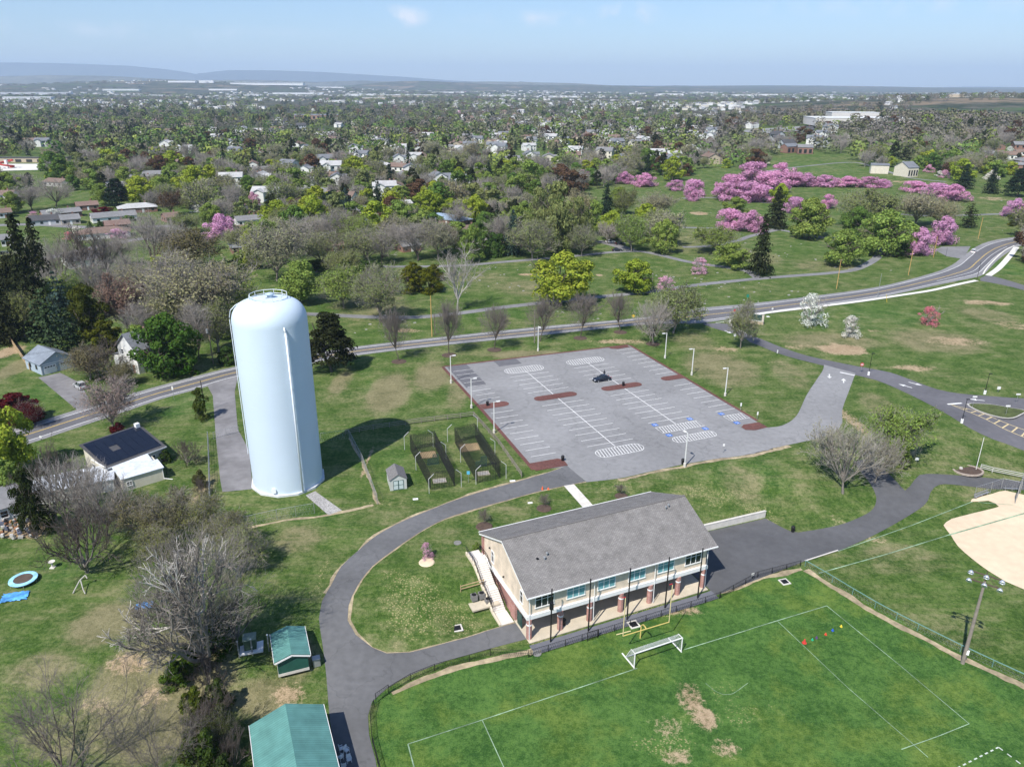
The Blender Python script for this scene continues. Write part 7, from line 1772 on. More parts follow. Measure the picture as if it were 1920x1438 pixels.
 ('leafy', (522, 436), 377, 64, 'yellow', 'yellow green maple', 'Y'), ('leafy', (594, 436), 367, 58, 'yellow', 'yellow green maple', 'Y'), ('budding', (560, 400), 370, 34, 'brown', 'red brown budding tree', 'O'), ('cherry', (476, 390), 364, 30, 'palepink', 'pale pink cherry', 'P'), ('cherry', (416, 446), 407, 64, 'pink', 'bright pink cherry', 'P'), ('spruce', (650, 402), 352, 36, 'blue', 'blue green spruce', 'N'), ('pine', (626, 400), 358, 50, 'spruce', 'dark pine', 'N'), ('bare', (632, 470), 392, 76, 'grey', 'dark bare tree', 'B'), ('bare', (590, 465), 400, 70, 'grey', 'dark bare tree', 'B'), ('budding', (660, 455), 398, 56, (.13, .12, .05), 'dull olive tree', 'O'), ('leafy', (733, 412), 369, 50, 'brown', 'round red brown tree', 'Y'), ('sparse', (688, 494), 425, 92, 'olive', 'pale olive budding tree', 'O'), ('budding', (640, 520), 470, 60, 'olive', 'olive budding tree', 'O'), ('bare', (735, 470), 415, 56, 'grey', 'grey bare tree', 'B'),
 ('leafy', (802, 404), 358, 58, 'yellow', 'yellow green maple', 'Y'), ('leafy', (848, 404), 372, 44, 'yellow', 'yellow green maple', 'Y'), ('leafy', (890, 416), 366, 48, 'yellow', 'yellow green maple', 'Y'), ('leafy', (950, 400), 372, 40, 'lime', 'yellow green tree', 'Y'), ('leafy', (985, 424), 378, 46, 'lime', 'light green tree', 'Y'), ('leafy', (850, 456), 422, 48, 'red', 'dark red maple', 'Y'), ('bare', (858, 425), 386, 52, 'grey', 'brown bare tree', 'B'), ('bare', (783, 489), 412, 92, 'grey', 'spreading grey bare tree', 'B'), ('tallleaf', (885, 492), 422, 50, 'lime', 'light green upright tree', 'Y'), ('shrub', (907, 482), 440, 30, 'green', 'bright topped arborvitae', 'S'), ('column', (925, 483), 436, 26, 'deep', 'dark arborvitae', 'S'), ('column', (938, 482), 438, 24, 'deep', 'dark arborvitae', 'S'), ('column', (916, 442), 402, 26, (.05, .07, .02), 'tall dark arborvitae', 'S'), ('column', (932, 440), 405, 22, (.05, .07, .02), 'tall dark arborvitae', 'S'),
 ('spruce', (962, 478), 393, 44, 'blue', 'blue spruce', 'N'), ('sparse', (998, 486), 408, 82, 'olive', 'wide olive budding tree', 'O'), ('tallleaf', (1042, 474), 340, 78, 'olive', 'tall olive green poplar', 'Y'), ('tallleaf', (1010, 458), 352, 54, 'olive', 'tall olive green poplar', 'Y'), ('tallleaf', (1066, 476), 400, 46, 'olive', 'olive green poplar', 'Y'), ('budding', (1085, 436), 354, 62, 'tan', 'tan budding tree', 'O'), ('spruce', (1136, 404), 346, 34, 'spruce', 'dark spruce', 'N'), ('leafy', (1160, 402), 352, 40, 'lime', 'light green tree', 'Y'), ('tallleaf', (1112, 442), 374, 44, 'lime', 'green upright tree', 'Y'), ('leafy', (1150, 450), 396, 54, 'yellow', 'yellow green maple', 'Y'), ('budding', (1184, 472), 400, 64, 'lime', 'open light green tree', 'O'), ('leafy', (1243, 476), 413, 54, 'lime', 'yellow green round tree', 'Y'), ('budding', (1172, 404), 354, 46, 'olive', 'olive budding tree', 'O'), ('sparse', (1226, 412), 360, 66, 'tan', 'pale tan budding tree', 'O'), ('shrub', (1100, 468), 448, 22, 'deep', 'clipped green shrub', 'S'),
 ('shrub', (770, 548), 497, 54, 'yew', 'golden topped yew hedge clump', 'S'), ('shrub', (808, 548), 500, 50, 'yew', 'golden topped yew hedge clump', 'S'), ('shrub', (775, 524), 492, 44, 'yew', 'golden topped yew hedge clump', 'S'), ('shrub', (815, 526), 494, 40, 'yew', 'golden topped yew hedge clump', 'S'), ('shrub', (457, 500), 484, 60, (.04, .075, .016), 'low green hedge', 'S'),
 ('budding', (440, 605), 500, 100, 'lime', 'tall light green budding tree', 'O'), ('budding', (130, 600), 515, 90, 'lime', 'light green budding tree', 'O'), ('bare', (200, 590), 475, 90, 'grey', 'tall grey bare tree', 'B'), ('bare', (330, 575), 465, 90, 'grey', 'tall grey bare tree', 'B'), ('budding', (22, 560), 470, 76, 'olive', 'olive budding tree', 'O'), ('sparse', (272, 605), 495, 104, 'tan', 'pale tan budding tree', 'O'), ('bare', (100, 585), 495, 76, 'grey', 'grey bare tree', 'B'), ('budding', (385, 605), 520, 86, 'olive', 'olive budding tree', 'O'), ('leafy', (262, 668), 612, 60, 'lime', 'light green tree', 'Y'), ('shrub', (290, 560), 528, 70, (.12, .12, .05), 'olive thicket bush', 'S'),
 ('leafy', (500, 478), 412, 66, 'lime', 'light green tree', 'Y'), ('sparse', (604, 500), 432, 84, 'olive', 'pale olive budding tree', 'O'), ('bare', (556, 482), 405, 74, 'grey', 'grey bare tree', 'B'), ('budding', (676, 470), 402, 66, 'lime', 'light green budding tree', 'O'), ('bare', (715, 495), 430, 60, 'grey', 'grey bare tree', 'B'), ('sparse', (822, 486), 410, 80, 'tan', 'pale tan budding tree', 'O'), ('budding', (836, 474), 420, 46, 'brown', 'red brown budding tree', 'O'), ('bare', (944, 470), 398, 62, 'grey', 'grey bare tree', 'B'), ('leafy', (968, 450), 388, 54, 'lime', 'light green tree', 'Y'), ('leafy', (905, 452), 398, 46, 'green', 'mid green tree', 'Y'), ('sparse', (1090, 480), 420, 56, 'olive', 'pale olive budding tree', 'O'), ('tallleaf', (1085, 462), 370, 50, 'olive', 'tall olive green poplar', 'Y'), ('budding', (540, 440), 385, 60, 'olive', 'olive budding tree', 'O'), ('shrub', (690, 505), 490, 60, 'deep', 'low dark green bush', 'S'), ('shrub', (590, 505), 488, 60, 'deep', 'low dark green bush', 'S'),
 ('openbloom', (100, 410), 391, 38, 'white', 'white dogwood', 'P'), ('openbloom', (64, 408), 396, 24, 'palepink', 'pale pink dogwood', 'P'), ('leafy', (262, 384), 331, 66, 'yellow', 'big rounded yellow green tree', 'Y'), ('leafy', (302, 378), 332, 60, 'lime', 'rounded green tree', 'Y'), ('leafy', (366, 376), 312, 62, 'yellow', 'tall rounded olive yellow tree', 'Y'), ('pine', (222, 388), 335, 46, 'spruce', 'dark pine', 'N'), ('budding', (322, 404), 358, 46, 'brown', 'red brown budding tree', 'O'), ('openbloom', (384, 388), 361, 40, 'white', 'pale green white blossom tree', 'P'),
 ('leafy', (398, 424), 381, 40, 'lime', 'light green tree', 'Y'), ('bare', (418, 418), 370, 52, 'grey', 'dark bare tree', 'B'), ('budding', (352, 436), 398, 52, 'olive', 'olive tree', 'O'), ('bare', (60, 395), 345, 60, 'grey', 'grey bare tree', 'B'), ('bare', (105, 388), 332, 66, 'grey', 'grey bare tree', 'B'), ('leafy', (196, 386), 345, 40, 'lime', 'light green tree', 'Y'), ('leafy', (28, 400), 360, 44, 'lime', 'light green tree', 'Y'), ('leafy', (198, 405), 388, 40, 'red', 'dark red low maple', 'Y'), ('openbloom', (372, 398), 384, 28, 'white', 'small white dogwood', 'P'), ('openbloom', (220, 448), 428, 40, 'palepink', 'pale magnolia', 'P'), ('openbloom', (145, 440), 424, 28, 'white', 'white dogwood', 'P'), ('openbloom', (130, 450), 434, 22, 'coral', 'small coral blossom tree', 'P'), ('spruce', (170, 430), 415, 18, 'deep', 'small dark conifer', 'N'), ('shrub', (240, 415), 404, 26, 'green', 'green garden shrub', 'S'), ('shrub', (190, 425), 415, 24, 'deep', 'dark garden shrub', 'S'),
 ('sparse', (445, 470), 425, 56, 'olive', 'olive budding tree', 'O'), ('leafy', (455, 505), 470, 30, 'lime', 'light green tree', 'Y'), ('bare', (330, 470), 415, 66, 'grey', 'grey bare tree', 'B'), ('bare', (235, 500), 440, 60, 'grey', 'grey bare tree', 'B'), ('shrub', (270, 525), 505, 60, (.10, .10, .05), 'dull brown thicket bush', 'S'), ('shrub', (210, 540), 515, 70, (.10, .095, .05), 'dull brown thicket bush', 'S'), ('shrub', (330, 540), 510, 70, (.11, .11, .05), 'dull brown thicket bush', 'S'), ('bare', (70, 530), 440, 60, 'grey', 'grey bare tree', 'B'), ('budding', (300, 600), 520, 90, 'olive', 'olive budding tree', 'O'), ('budding', (410, 560), 490, 80, 'tan', 'tan budding tree', 'O'), ('bare', (270, 655), 560, 70, 'grey', 'grey bare tree', 'B'),
]
for a in [(1410, 348, 308, 66), (1462, 350, 311, 60), (1372, 372, 332, 68), (1440, 362, 326, 76), (1400, 378, 346, 66), (1490, 352, 326, 50), (1425, 380, 350, 60), (1358, 376, 346, 46), (1512, 352, 328, 54), (1545, 352, 331, 50), (1588, 353, 333, 54), (1625, 354, 334, 54), (1654, 354, 338, 34),
          (1714, 362, 342, 52), (1755, 370, 346, 56), (1787, 379, 350, 54), (1768, 374, 354, 40), (1902, 407, 377, 48), (1366, 430, 396, 56), (1407, 435, 400, 56), (1490, 401, 373, 46), (1552, 392, 368, 30), (1020, 343, 325, 30), (1060, 341, 326, 34), (1100, 341, 320, 48), (1171, 346, 325, 36), (1210, 351, 328, 46), (1266, 358, 340, 36), (1300, 369, 340, 42), (1296, 377, 354, 32)]:
    TREES.append(('cherry', (a[0], a[1]), a[2], a[3], 'pink', rnd.choice(['full pink cherry', 'round pink cherry', 'wide pink cherry']), 'P'))
NM = dict(Y='leafy_tree', O='budding_tree', B='bare_tree', N='conifer', P='blossom_tree', S='shrub')
CT = dict(Y='tree', O='tree', B='bare tree', N='conifer', P='blossom tree', S='shrub')
GRP = dict(Y='leafing spring trees', O='budding trees', B='bare trees', N='conifers', P='blossoming trees', S='shrubs and hedges')
taken = []
for key, foot, top, w, col, desc, k in TREES:
    e = tree(key, foot, top, w, col, desc, NM[k], CT[k], GRP[k]); taken.append((e.location.x, e.location.y, e.scale[0] / 2))
# the white limbed bare tree by the transformer: dead pale crown over a dense grey one
sg, tp = branches(411, .85, 4, 9, (6, 6, 6), .16, .022, minr=.0016, wig=.2)
sg2, tp2 = branches(417, 1.15, 4, 6, (4, 5, 4), .45, .016, minr=.0022, wig=.26)
b = G(392, 1256); v = ray(392, 985); h = CAM_H + v[2] * (b[1] / v[1]) - b[2]; w = 275 / mpp(b + np.array([0, 0, h * .6]))
e = empty('bare_tree', b, .6, 'large bare tree with bleached white dead limbs beside the transformer', 'bare tree', GRP['B']); e.scale = (w, w, h * .97)
for nm, me in (('trunk', seg_mesh('trunk', sg[:2], barkMid, 6)), ('crown', seg_mesh('crown', sg[2:] + [fine_twigs(91, 5200, .0011, (.03, .09))], twig_mat('twig_mid', (.25, .225, .20)), 3)), ('dead_limbs', seg_mesh('dead_limbs', sg2[1:], twigPale, 4))):
    c = bpy.data.objects.new(nm, me); COL.objects.link(c); c.parent = e
# mulch rings under the young trees
for p, r_, l in [((800, 1054), 1.2, 'sandy ring under the small pale cherry'), ((1020, 953), 1.3, 'mulch ring under the sapling near the walkway'), ((908, 987), 1.4, 'mulch ring under the sapling by the clubhouse corner'), ((1165, 930), 1.2, 'mulch ring under the sapling behind the clubhouse')]:
    b = G(*p); e = empty('mulch_ring', b, 0, l, 'mulch ring'); m = MB(); m.lathe([(r_, 0), (r_ * .9, .12), (0, .16)], 18); m.build('mulch', mulch_brown if 'mulch' in l else sand, e)
for p in [(748, 678), (842, 666), (927, 656), (1088, 634), (1163, 623), (1224, 645)]:
    b = G(*p); e = empty('tree_mulch', b, 0, place_label('dark mulch ring under a road tree', b + rnd.uniform(0, 1)) or 'dark mulch ring under a slim road tree', 'mulch ring', 'mulch rings of the road trees'); m = MB(); m.lathe([(2.0, .02), (1.8, .1), (0, .14)], 14); m.build('mulch', mulch_brown, e)

# flat grave markers on the cemetery lawn
gm = MB(); gm.box((0, 0, .12), (1.0, .45, .28)); gm.box((0, 0, .29), (.7, .3, .08)); g0 = gm.build('grave_marker', mat('marker_stone', (.36, .35, .33), .8, .2, 2))
tag(g0, 'low stone grave marker among rows on the cemetery grass', 'grave marker', 'grave markers on the cemetery grass')
CEM = [(900, 540), (1000, 545), (1290, 520), (1200, 505), (960, 510), (1350, 550), (1480, 560), (1400, 545), (700, 620), (760, 605), (1100, 595), (1500, 480), (1450, 470), (1330, 400), (1400, 410), (1550, 410), (1760, 395), (1850, 385), (1880, 420), (1680, 440), (1560, 340), (1620, 500), (480, 510), (690, 555), (1300, 580)]
first = True
for i in range(170):
    c0 = CEM[i % len(CEM)]; p = G(c0[0] + rnd.uniform(-60, 60), c0[1] + rnd.uniform(-14, 14))
    o = g0 if first else g0.copy()
    if not first: COL.objects.link(o)
    first = False; k = rnd.uniform(.35, .85)
    o.location = tuple(p); o.rotation_euler = (0, 0, .2 + rnd.uniform(-.1, .1)); o.scale = (k, k, k * rnd.uniform(.6, 1.4))

# ------------------------------------------------------------------ mausoleum, store, pool, long sheds in the distance
def blockhouse(name, p, w, d, h, rz, wm, rm, label, cat, pitch=.35, flat_=False, bays=0):
    b = G(*p); e = empty(name, b, rz, label, cat)
    m = MB()
    if flat_: m.box((0, 0, h / 2), (w, d, h))
    else: gable_solid(m, -w / 2, w / 2, -d / 2, d / 2, 0, h, h + d / 2 * pitch)
    m.build('wall', wm, e)
    if flat_: m = MB(); m.box((0, 0, h + .2), (w + .6, d + .6, .5)); m.build('roof', rm, e)
    else: simple_roof(e, w, d, h, pitch, rm, .4, .2)
    for k in range(bays):
        x = -w / 2 + w * (k + .5) / bays; m = MB(); m.box((x, -d / 2 - .04, h * .42), (w / bays * .55, .1, h * .6)); m.build('bay', glass_dark, e)
    return e
limestone = mat('limestone', (.62, .57, .47), .85, .12, 1.0)
blockhouse('mausoleum', (1696, 336), 10, 14, 7.0, R(20), limestone, ROOFS['slate'], 'pale stone mausoleum with dark arched bays above the cherry avenue', 'mausoleum', .55, bays=4)
blockhouse('mausoleum_wing', (1646, 331), 13, 9, 6.5, R(-18), limestone, ROOFS['slate'], 'low pale stone wing beside the arched mausoleum', 'mausoleum', .25, bays=0)
blockhouse('store', (1600, 267), 118, 60, 9, R(-6), paintm('store', (.55, .53, .5)), mat('roof_white', (.62, .63, .62), .7, .12, .3), 'huge flat white roofed store among the far trees', 'store', flat_=True, bays=0)
blockhouse('store_block', (1590, 262), 60, 30, 13, R(-6), paintm('store', (.55, .53, .5)), mat('roof_white', (.62, .63, .62), .7, .12, .3), 'raised white block on the roof line of the far store', 'store block', flat_=True)
sheet('store_parking', lin([G(1385, 272)[:2], G(1515, 271)[:2], G(1520, 264)[:2], G(1395, 264)[:2], G(1385, 272)[:2]], 20), asphalt_old, .25, 20)
sheet('pool_deck', lin(g2((-40, 322), (88, 319), (90, 308), (-40, 308), (-40, 322)), 6), mat('deck_white', (.66, .64, .60), .8, .1), .2, 8)
b = G(14, 316); e = empty('water_slide', b, 0, 'red and white water slide tower on the white pool deck', 'water slide'); m = MB(); m.path([(5 * math.cos(t) + 0, 5 * math.sin(t), 7 - t * .8) for t in np.linspace(0, 8, 40)], .8, 6); m.build('flume', mat('slide_red', (.45, .06, .05), .4, .05), e); m = MB(); m.box((0, 0, 3.5), (2, 2, 7)); m.build('tower', trim_white, e)
blockhouse('pool_house', (40, 304.5), 90, 8, 4, 0, WALLS['tan'], ROOFS['dark'], 'long low dark pool house behind the white deck', 'pool house', flat_=True, bays=9)
blockhouse('apartment_building', (594, 224), 90, 14, 8, .1, mat('wall_brickfar', (.34, .22, .17), .9, .1), ROOFS['slate'], 'long brick apartment building by the far green field', 'apartments', .3, bays=10)
blockhouse('brick_terrace', (1478, 298), 15, 10, 6, R(25), brick_dull, ROOFS['slate'], 'red brick house in front of the far store', 'house', .5, bays=3)
blockhouse('brick_terrace', (1506, 300), 14, 10, 6, R(-10), brick_dull, ROOFS['grey'], 'second red brick house before the far store, by the pink tree', 'house', .5, bays=3)
wareM = mat('warehouse_white', (.82, .82, .82), .7, .04); wareR = mat('warehouse_roof', (.80, .80, .80), .7, .04)
far_land = [(230, 176, 62, 3.0, 'long low white warehouse at the foot of the hills'), (296, 172, 48, 5.6, 'large bright white distribution hall, tallest of its row'), (345, 174, 48, 3.6, 'grey white warehouse next to the tall distribution hall'), (390, 174, 26, 5.0, 'short white hall midway along the warehouse row'), (420, 176, 50, 3.0, 'low white warehouse before the row'), (505, 174, 130, 5.0, 'very long white factory roof on the plain'),
            (541, 167.5, 10, 7, 'square tan tower block rising behind the factory'), (60, 178, 130, 3.5, 'long pale industrial roof at the picture edge'), (55, 187, 80, 5, 'bright white depot among the far woods'), (560, 178, 90, 3, 'pale blue white warehouse in front of the factory'), (680, 180, 60, 3.2, 'white warehouse beyond the plain centre'), (765, 182, 110, 3.5, 'long white and tan warehouse beyond the town'), (705, 187, 50, 4, 'grey white warehouse near the tan lots'),
            (1195, 178, 30, 3, 'small white plant on the right hand plain'), (1255, 179.5, 50, 3.4, 'long white shed on the plain'), (1395, 181, 44, 3.2, 'white hall beyond the woods'), (1440, 180, 34, 3, 'pale hall next to the white hall beyond the woods'), (1788, 207, 28, 7, 'white farm building on the tan field'),
            (150, 172, 40, 2.6, 'pale shed at the foot of the ridge'), (270, 181, 70, 2.6, 'low pale depot in front of the tall distribution hall'), (455, 180.5, 60, 2.6, 'low white depot below the factory'), (620, 174, 50, 2.4, 'thin white warehouse right behind the plain woods'), (840, 176, 60, 2.2, 'thin pale warehouse under the ridge end'), (930, 181, 50, 2.6, 'low pale warehouse on the middle plain'), (1060, 183, 60, 2.6, 'long pale warehouse on the middle plain'), (1320, 176, 50, 2.2, 'thin white plant near the horizon'), (640, 192, 60, 3.5, 'flat pale roof at the edge of the far estate')]
for px, py, wpx, hpx, lb in far_land:
    b = G(px, py); s = mpp(b); z = float(T(b[0], b[1]))
    e = empty('warehouse', (b[0], b[1], z), math.atan2(-b[0], b[1]) * .5 + .02, lb, 'warehouse', 'pale industrial buildings on the plain')
    m = MB(); m.box((0, 0, hpx / s * .42), (wpx / s, wpx / s * .35, hpx / s * .84)); m.build('wall', wareM if 'tan' not in lb else WALLS['tan'], e)
    m = MB(); m.box((0, 0, hpx / s * .88), (wpx / s * 1.01, wpx / s * .36, hpx / s * .1)); m.build('roof', wareR, e)

# ------------------------------------------------------------------ suburban houses of the middle distance
def house_mesh(w, d, h, pitch, wm, rm, wing):
    m = MB(); gable_solid(m, -w / 2, w / 2, -d / 2, d / 2, -1, h, h + d / 2 * pitch, mi=0)
    zr = h + (d / 2) * pitch; y = d / 2 + .5; z0 = h - .5 * pitch
    m.slab([(-w / 2 - .4, -y, z0 + .2), (w / 2 + .4, -y, z0 + .2), (w / 2 + .4, 0, zr + .2), (-w / 2 - .4, 0, zr + .2)], .2, 1); m.slab([(w / 2 + .4, y, z0 + .2), (-w / 2 - .4, y, z0 + .2), (-w / 2 - .4, 0, zr + .21), (w / 2 + .4, 0, zr + .21)], .2, 1)
    if wing:
        ww = w * .42; g_ = MB(); gable_solid(g_, -d * .45, d * .45, -ww / 2, ww / 2, -1, h, h + ww / 2 * pitch * 1.1)
        m.add([(-yy - w * .2, x - d * .35, z) for x, yy, z in g_.v], g_.f, 0)
        zt = h + ww / 2 * pitch * 1.1
        m.slab([(-w * .2 - ww / 2 - .4, d * .1, h), (-w * .2 - ww / 2 - .4, -d * .85, h), (-w * .2, -d * .85, zt + .15), (-w * .2, d * .1, zt + .15)], .2, 1); m.slab([(-w * .2 + ww / 2 + .4, -d * .85, h), (-w * .2 + ww / 2 + .4, d * .1, h), (-w * .2, d * .1, zt + .16), (-w * .2, -d * .85, zt + .16)], .2, 1)
    for k in range(4):
        x = -w / 2 + w * (k + .5) / 4
        for z in ((1.5,) if h < 4 else (1.5, 4.1)):
            for s in (-1, 1): m.box((x, s * (d / 2 + .02), z), (1.3, .08, 1.3), 0, 2)
    for s in (-1, 1): m.box((s * (w / 2 + .02), 0, h - 1.3), (.08, 1.2, 1.3), 0, 2)
    m.box((w * .25, .5, zr + .3), (.8, .8, 1.6), 0, 3)
    me = bpy.data.meshes.new('house'); me.from_pydata(m.v, [], m.f)
    for mt in (wm, rm, glass_dark, brick_dull): me.materials.append(mt)
    me.polygons.foreach_set('material_index', np.array(m.m, dtype=np.int32)); return me
HM = [house_mesh(12, 8.5, 5.6, .55, WALLS['white'], ROOFS['slate'], True), house_mesh(13, 9, 5.6, .5, WALLS['cream'], ROOFS['grey'], True), house_mesh(16, 9, 2.9, .42, WALLS['brick'], ROOFS['grey'], False), house_mesh(15, 9, 2.9, .42, WALLS['white'], ROOFS['brown'], False), house_mesh(12, 9, 5.4, .6, WALLS['grey'], ROOFS['dark'], False), house_mesh(13, 9, 5.5, .5, WALLS['white'], ROOFS['pale'], True), house_mesh(12, 9, 5.4, .55, WALLS['tan'], ROOFS['brown'], True)]
HW = ['white house with slate roof', 'cream house with grey roof', 'brick bungalow with grey roof', 'white bungalow with brown roof', 'grey house with dark roof', 'white house with pale roof', 'tan house with brown roof']
def zone(px, py):
    if py > 330: return 'in the near streets behind the cemetery'
    if px < 420: return 'among the wooded streets toward the pool' if py > 255 else 'in the far wooded streets below the warehouses'
    if px < 820: return 'among the mixed trees of the middle streets' if py > 260 else 'by the far green field'
    if px < 1330: return 'on the crowded slope of white houses' if py > 250 else 'in the far estate below the plain'
    return 'by the woods round the big store' if py > 250 else 'in the far estate at the wood edge'
def free(x, y, r):
    return all((x - a) ** 2 + (y - b) ** 2 > (r + c) ** 2 for a, b, c in taken)
for pl, pr_, *_ in RANCH: c = G((pl[0] + pr_[0]) / 2, pl[1])[:2]; taken.append((c[0], c[1] + 5, 9)); taken.append((c[0], c[1] - 10, 10))
for p, r_ in [((1696, 336), 16), ((1643, 331), 14), ((1600, 262), 62), ((1450, 268), 60), ((30, 314), 55), ((594, 224), 46), ((1478, 298), 14), ((1506, 300), 14)]: c = G(*p); taken.append((c[0], c[1], r_))
# (x range, y range in the photograph, number, house kinds)
HZ = [((0, 420), (300, 375), 12, (2, 3)), ((420, 900), (300, 380), 26, (2, 3, 0, 5)), ((600, 1340), (248, 318), 92, (0, 1, 5, 0, 5, 6)), ((250, 640), (225, 300), 34, (0, 5, 4, 3)), ((0, 300), (220, 285), 22, (0, 3, 4)), ((880, 1340), (213, 248), 60, (1, 5, 0, 6)), ((1290, 1420), (198, 240), 26, (1, 5, 0)), ((1450, 1560), (272, 300), 9, (2, 0, 4)), ((1840, 1920), (300, 330), 7, (2, 3)), ((1640, 1720), (205, 225), 6, (0, 5))]
nh = 0
for (xa, xb), (ya, yb), n, ks in HZ:
    got = tries = 0
    while got < n and tries < n * 30:
        tries += 1; px, py = rnd.uniform(xa, xb), rnd.uniform(ya, yb); p = G(px, py)
        if not free(p[0], p[1], 9): continue
        k = rnd.choice(ks); o = bpy.data.objects.new('house', HM[k]); COL.objects.link(o); o.location = tuple(p); o.rotation_euler = (0, 0, rnd.choice((.1, .25, 1.6, -.3, 1.8)) + rnd.uniform(-.1, .1)); s = rnd.uniform(1.0, 1.3); o.scale = (s, s, s * rnd.uniform(.9, 1.1))
        tag(o, HW[k] + ' ' + zone(px, py), 'house', HW[k].replace('house', 'houses').replace('bungalow', 'bungalows') + ' ' + zone(px, py)); k_ = 1 - 14 / math.hypot(p[0], p[1]); taken.append((p[0] * k_, p[1] * k_, 16 if py > 245 else 12)); taken.append((p[0], p[1], 7)); got += 1; nh += 1

# ------------------------------------------------------------------ trees of the middle distance and the far woods
PAL = [('far_leafy', 'lime', 'L'), ('far_leafy', 'yellow', 'L'), ('far_leafy', 'green', 'L'), ('far_budding', 'olive', 'B'), ('far_budding', 'tan', 'B'), ('far_bare', 'grey', 'A'), ('far_spruce', 'spruce', 'C'), ('far_pine', 'darkpine', 'C'), ('far_cherry', 'palepink', 'P'), ('far_cherry', 'white', 'P'), ('far_leafy', 'brown', 'R'), ('far_leafy', 'olive', 'L')]
WT = {'near': [13, 9, 9, 14, 8, 15, 6, 9, 1, 3, 4, 9], 'wood': [3, 1.5, 2, 18, 20, 40, 1, 2, .2, .6, 4, 8], 'est': [12, 6, 8, 14, 10, 16, 5, 6, .8, 4, 3, 11], 'dark': [12, 7, 10, 13, 6, 12, 9, 15, 1, 1.5, 4, 11]}
KN = dict(L=('leafy_tree', 'tree'), B=('budding_tree', 'tree'), A=('bare_tree', 'bare tree'), C=('conifer', 'conifer'), P=('blossom_tree', 'blossom tree'), R=('copper_tree', 'tree'))
KW = {'lime': 'light green leafy tree', 'yellow': 'yellow green leafy tree', 'green': 'mid green leafy tree', 'olive': 'olive budding tree', 'tan': 'tan budding tree', 'grey': 'grey bare tree', 'spruce': 'dark pointed conifer', 'darkpine': 'dark broad pine', 'palepink': 'pale pink blossom tree', 'white': 'white blossom tree', 'brown': 'red brown tree'}
CLEAR = [[(905, 405), (1230, 330), (1330, 372), (1345, 430), (1250, 440)], [(1240, 345), (1345, 320), (1700, 322), (1925, 372), (1925, 480), (1300, 520), (1240, 440)], [(-60, 296), (95, 296), (95, 352), (-60, 352)], [(-60, 398), (330, 392), (430, 420), (430, 520), (-60, 540)], [(60, 278), (170, 283), (150, 297), (60, 297)], [(615, 218), (700, 222), (690, 232), (620, 231)], [(430, 520), (640, 470), (900, 480), (1300, 470), (1925, 480), (1925, 1438), (0, 1438), (0, 700), (400, 640)],
         [(0, 560), (430, 520), (430, 700), (0, 700)], [(1440, 300), (1600, 300), (1600, 330), (1440, 330)], [(890, 378), (955, 378), (955, 392), (890, 392)], [(1660, 370), (1925, 330), (1925, 400)], [(1385, 262), (1530, 262), (1530, 276), (1385, 276)], [(1536, 250), (1664, 250), (1664, 268), (1536, 268)]]
cand = []
def density_kind(px, py):
    if px > 1330 and py < 300: return 'wood'
    if px < 640 and py < 300: return 'dark'
    if py < 260: return 'est'
    return 'near'
r3 = random.Random(21)
def spread_trees(ymin, ymax, n, xlim=.80, rmin=3.4):
    cell = {}
    for a, b, c in taken: cell.setdefault((int(a // 20), int(b // 20)), []).append((a, b, c))
    got = 0
    for _ in range(n):
        y = math.sqrt(r3.uniform(ymin ** 2, ymax ** 2)); x = r3.uniform(-xlim, xlim) * y
        fw = y * CP + CAM_H * SP; px = 960 + FPX * x / fw; py = 719 + FPX * (CAM_H * CP - y * SP) / fw
        if any(bool(in_poly(px, py, c)) for c in CLEAR): continue
        kind = density_kind(px, py); 
        if math.sin(x * .021 + 1) + math.sin(y * .017) + math.sin((x + y) * .011) > (1.9 if kind != 'wood' else 2.6): continue
        r = r3.uniform(4.0, 8.8) if kind in ('near', 'dark') else r3.uniform(4.0, 7.8); ok = True; k = (int(x // 20), int(y // 20))
        for i in (-1, 0, 1):
            for j in (-1, 0, 1):
                for a, b, c in cell.get((k[0] + i, k[1] + j), ()):
                    if (x - a) ** 2 + (y - b) ** 2 < (r * .78 + c * .8) ** 2: ok = False; break
        if not ok: continue
        cell.setdefault(k, []).append((x, y, r)); cand.append((y, x, r, px, py, kind)); got += 1
    return got
spread_trees(262, 620, 12000); spread_trees(620, 1100, 12000)
cand.sort()
cnt = {}; rest = []; LIMIT = dict(L=215, B=190, A=195, C=215, P=150, R=90)
for y, x, r, px, py, kind in cand:
    key, col, k = r3.choices(PAL, WT[kind])[0]
    if k == 'P': r *= .6
    if k == 'C': r *= .85
    h = r * (r3.uniform(1.75, 2.25) if k != 'C' else r3.uniform(2.0, 3.0)) * (1.0 if k != 'P' else .75)
    w = 2 * r * (1.15 if k != 'C' else .85)
    if abs(px - 960) < 1060 and cnt.get(k, 0) < LIMIT[k]:
        cnt[k] = cnt.get(k, 0) + 1
        z = zone(px, py); near = py > 345
        lb = (place_label(KW[col], np.array([x, y, 0])) if near else None)
        plant(KN[k][0], key, (x, y, float(T(x, y))), h, w, C_[col], lb or KW[col] + ' ' + z, KN[k][1], (KW[col] + 's ' + z) if not lb else 'trees of the near neighbourhood')
    else: rest.append((x, y, h, w, key, col))
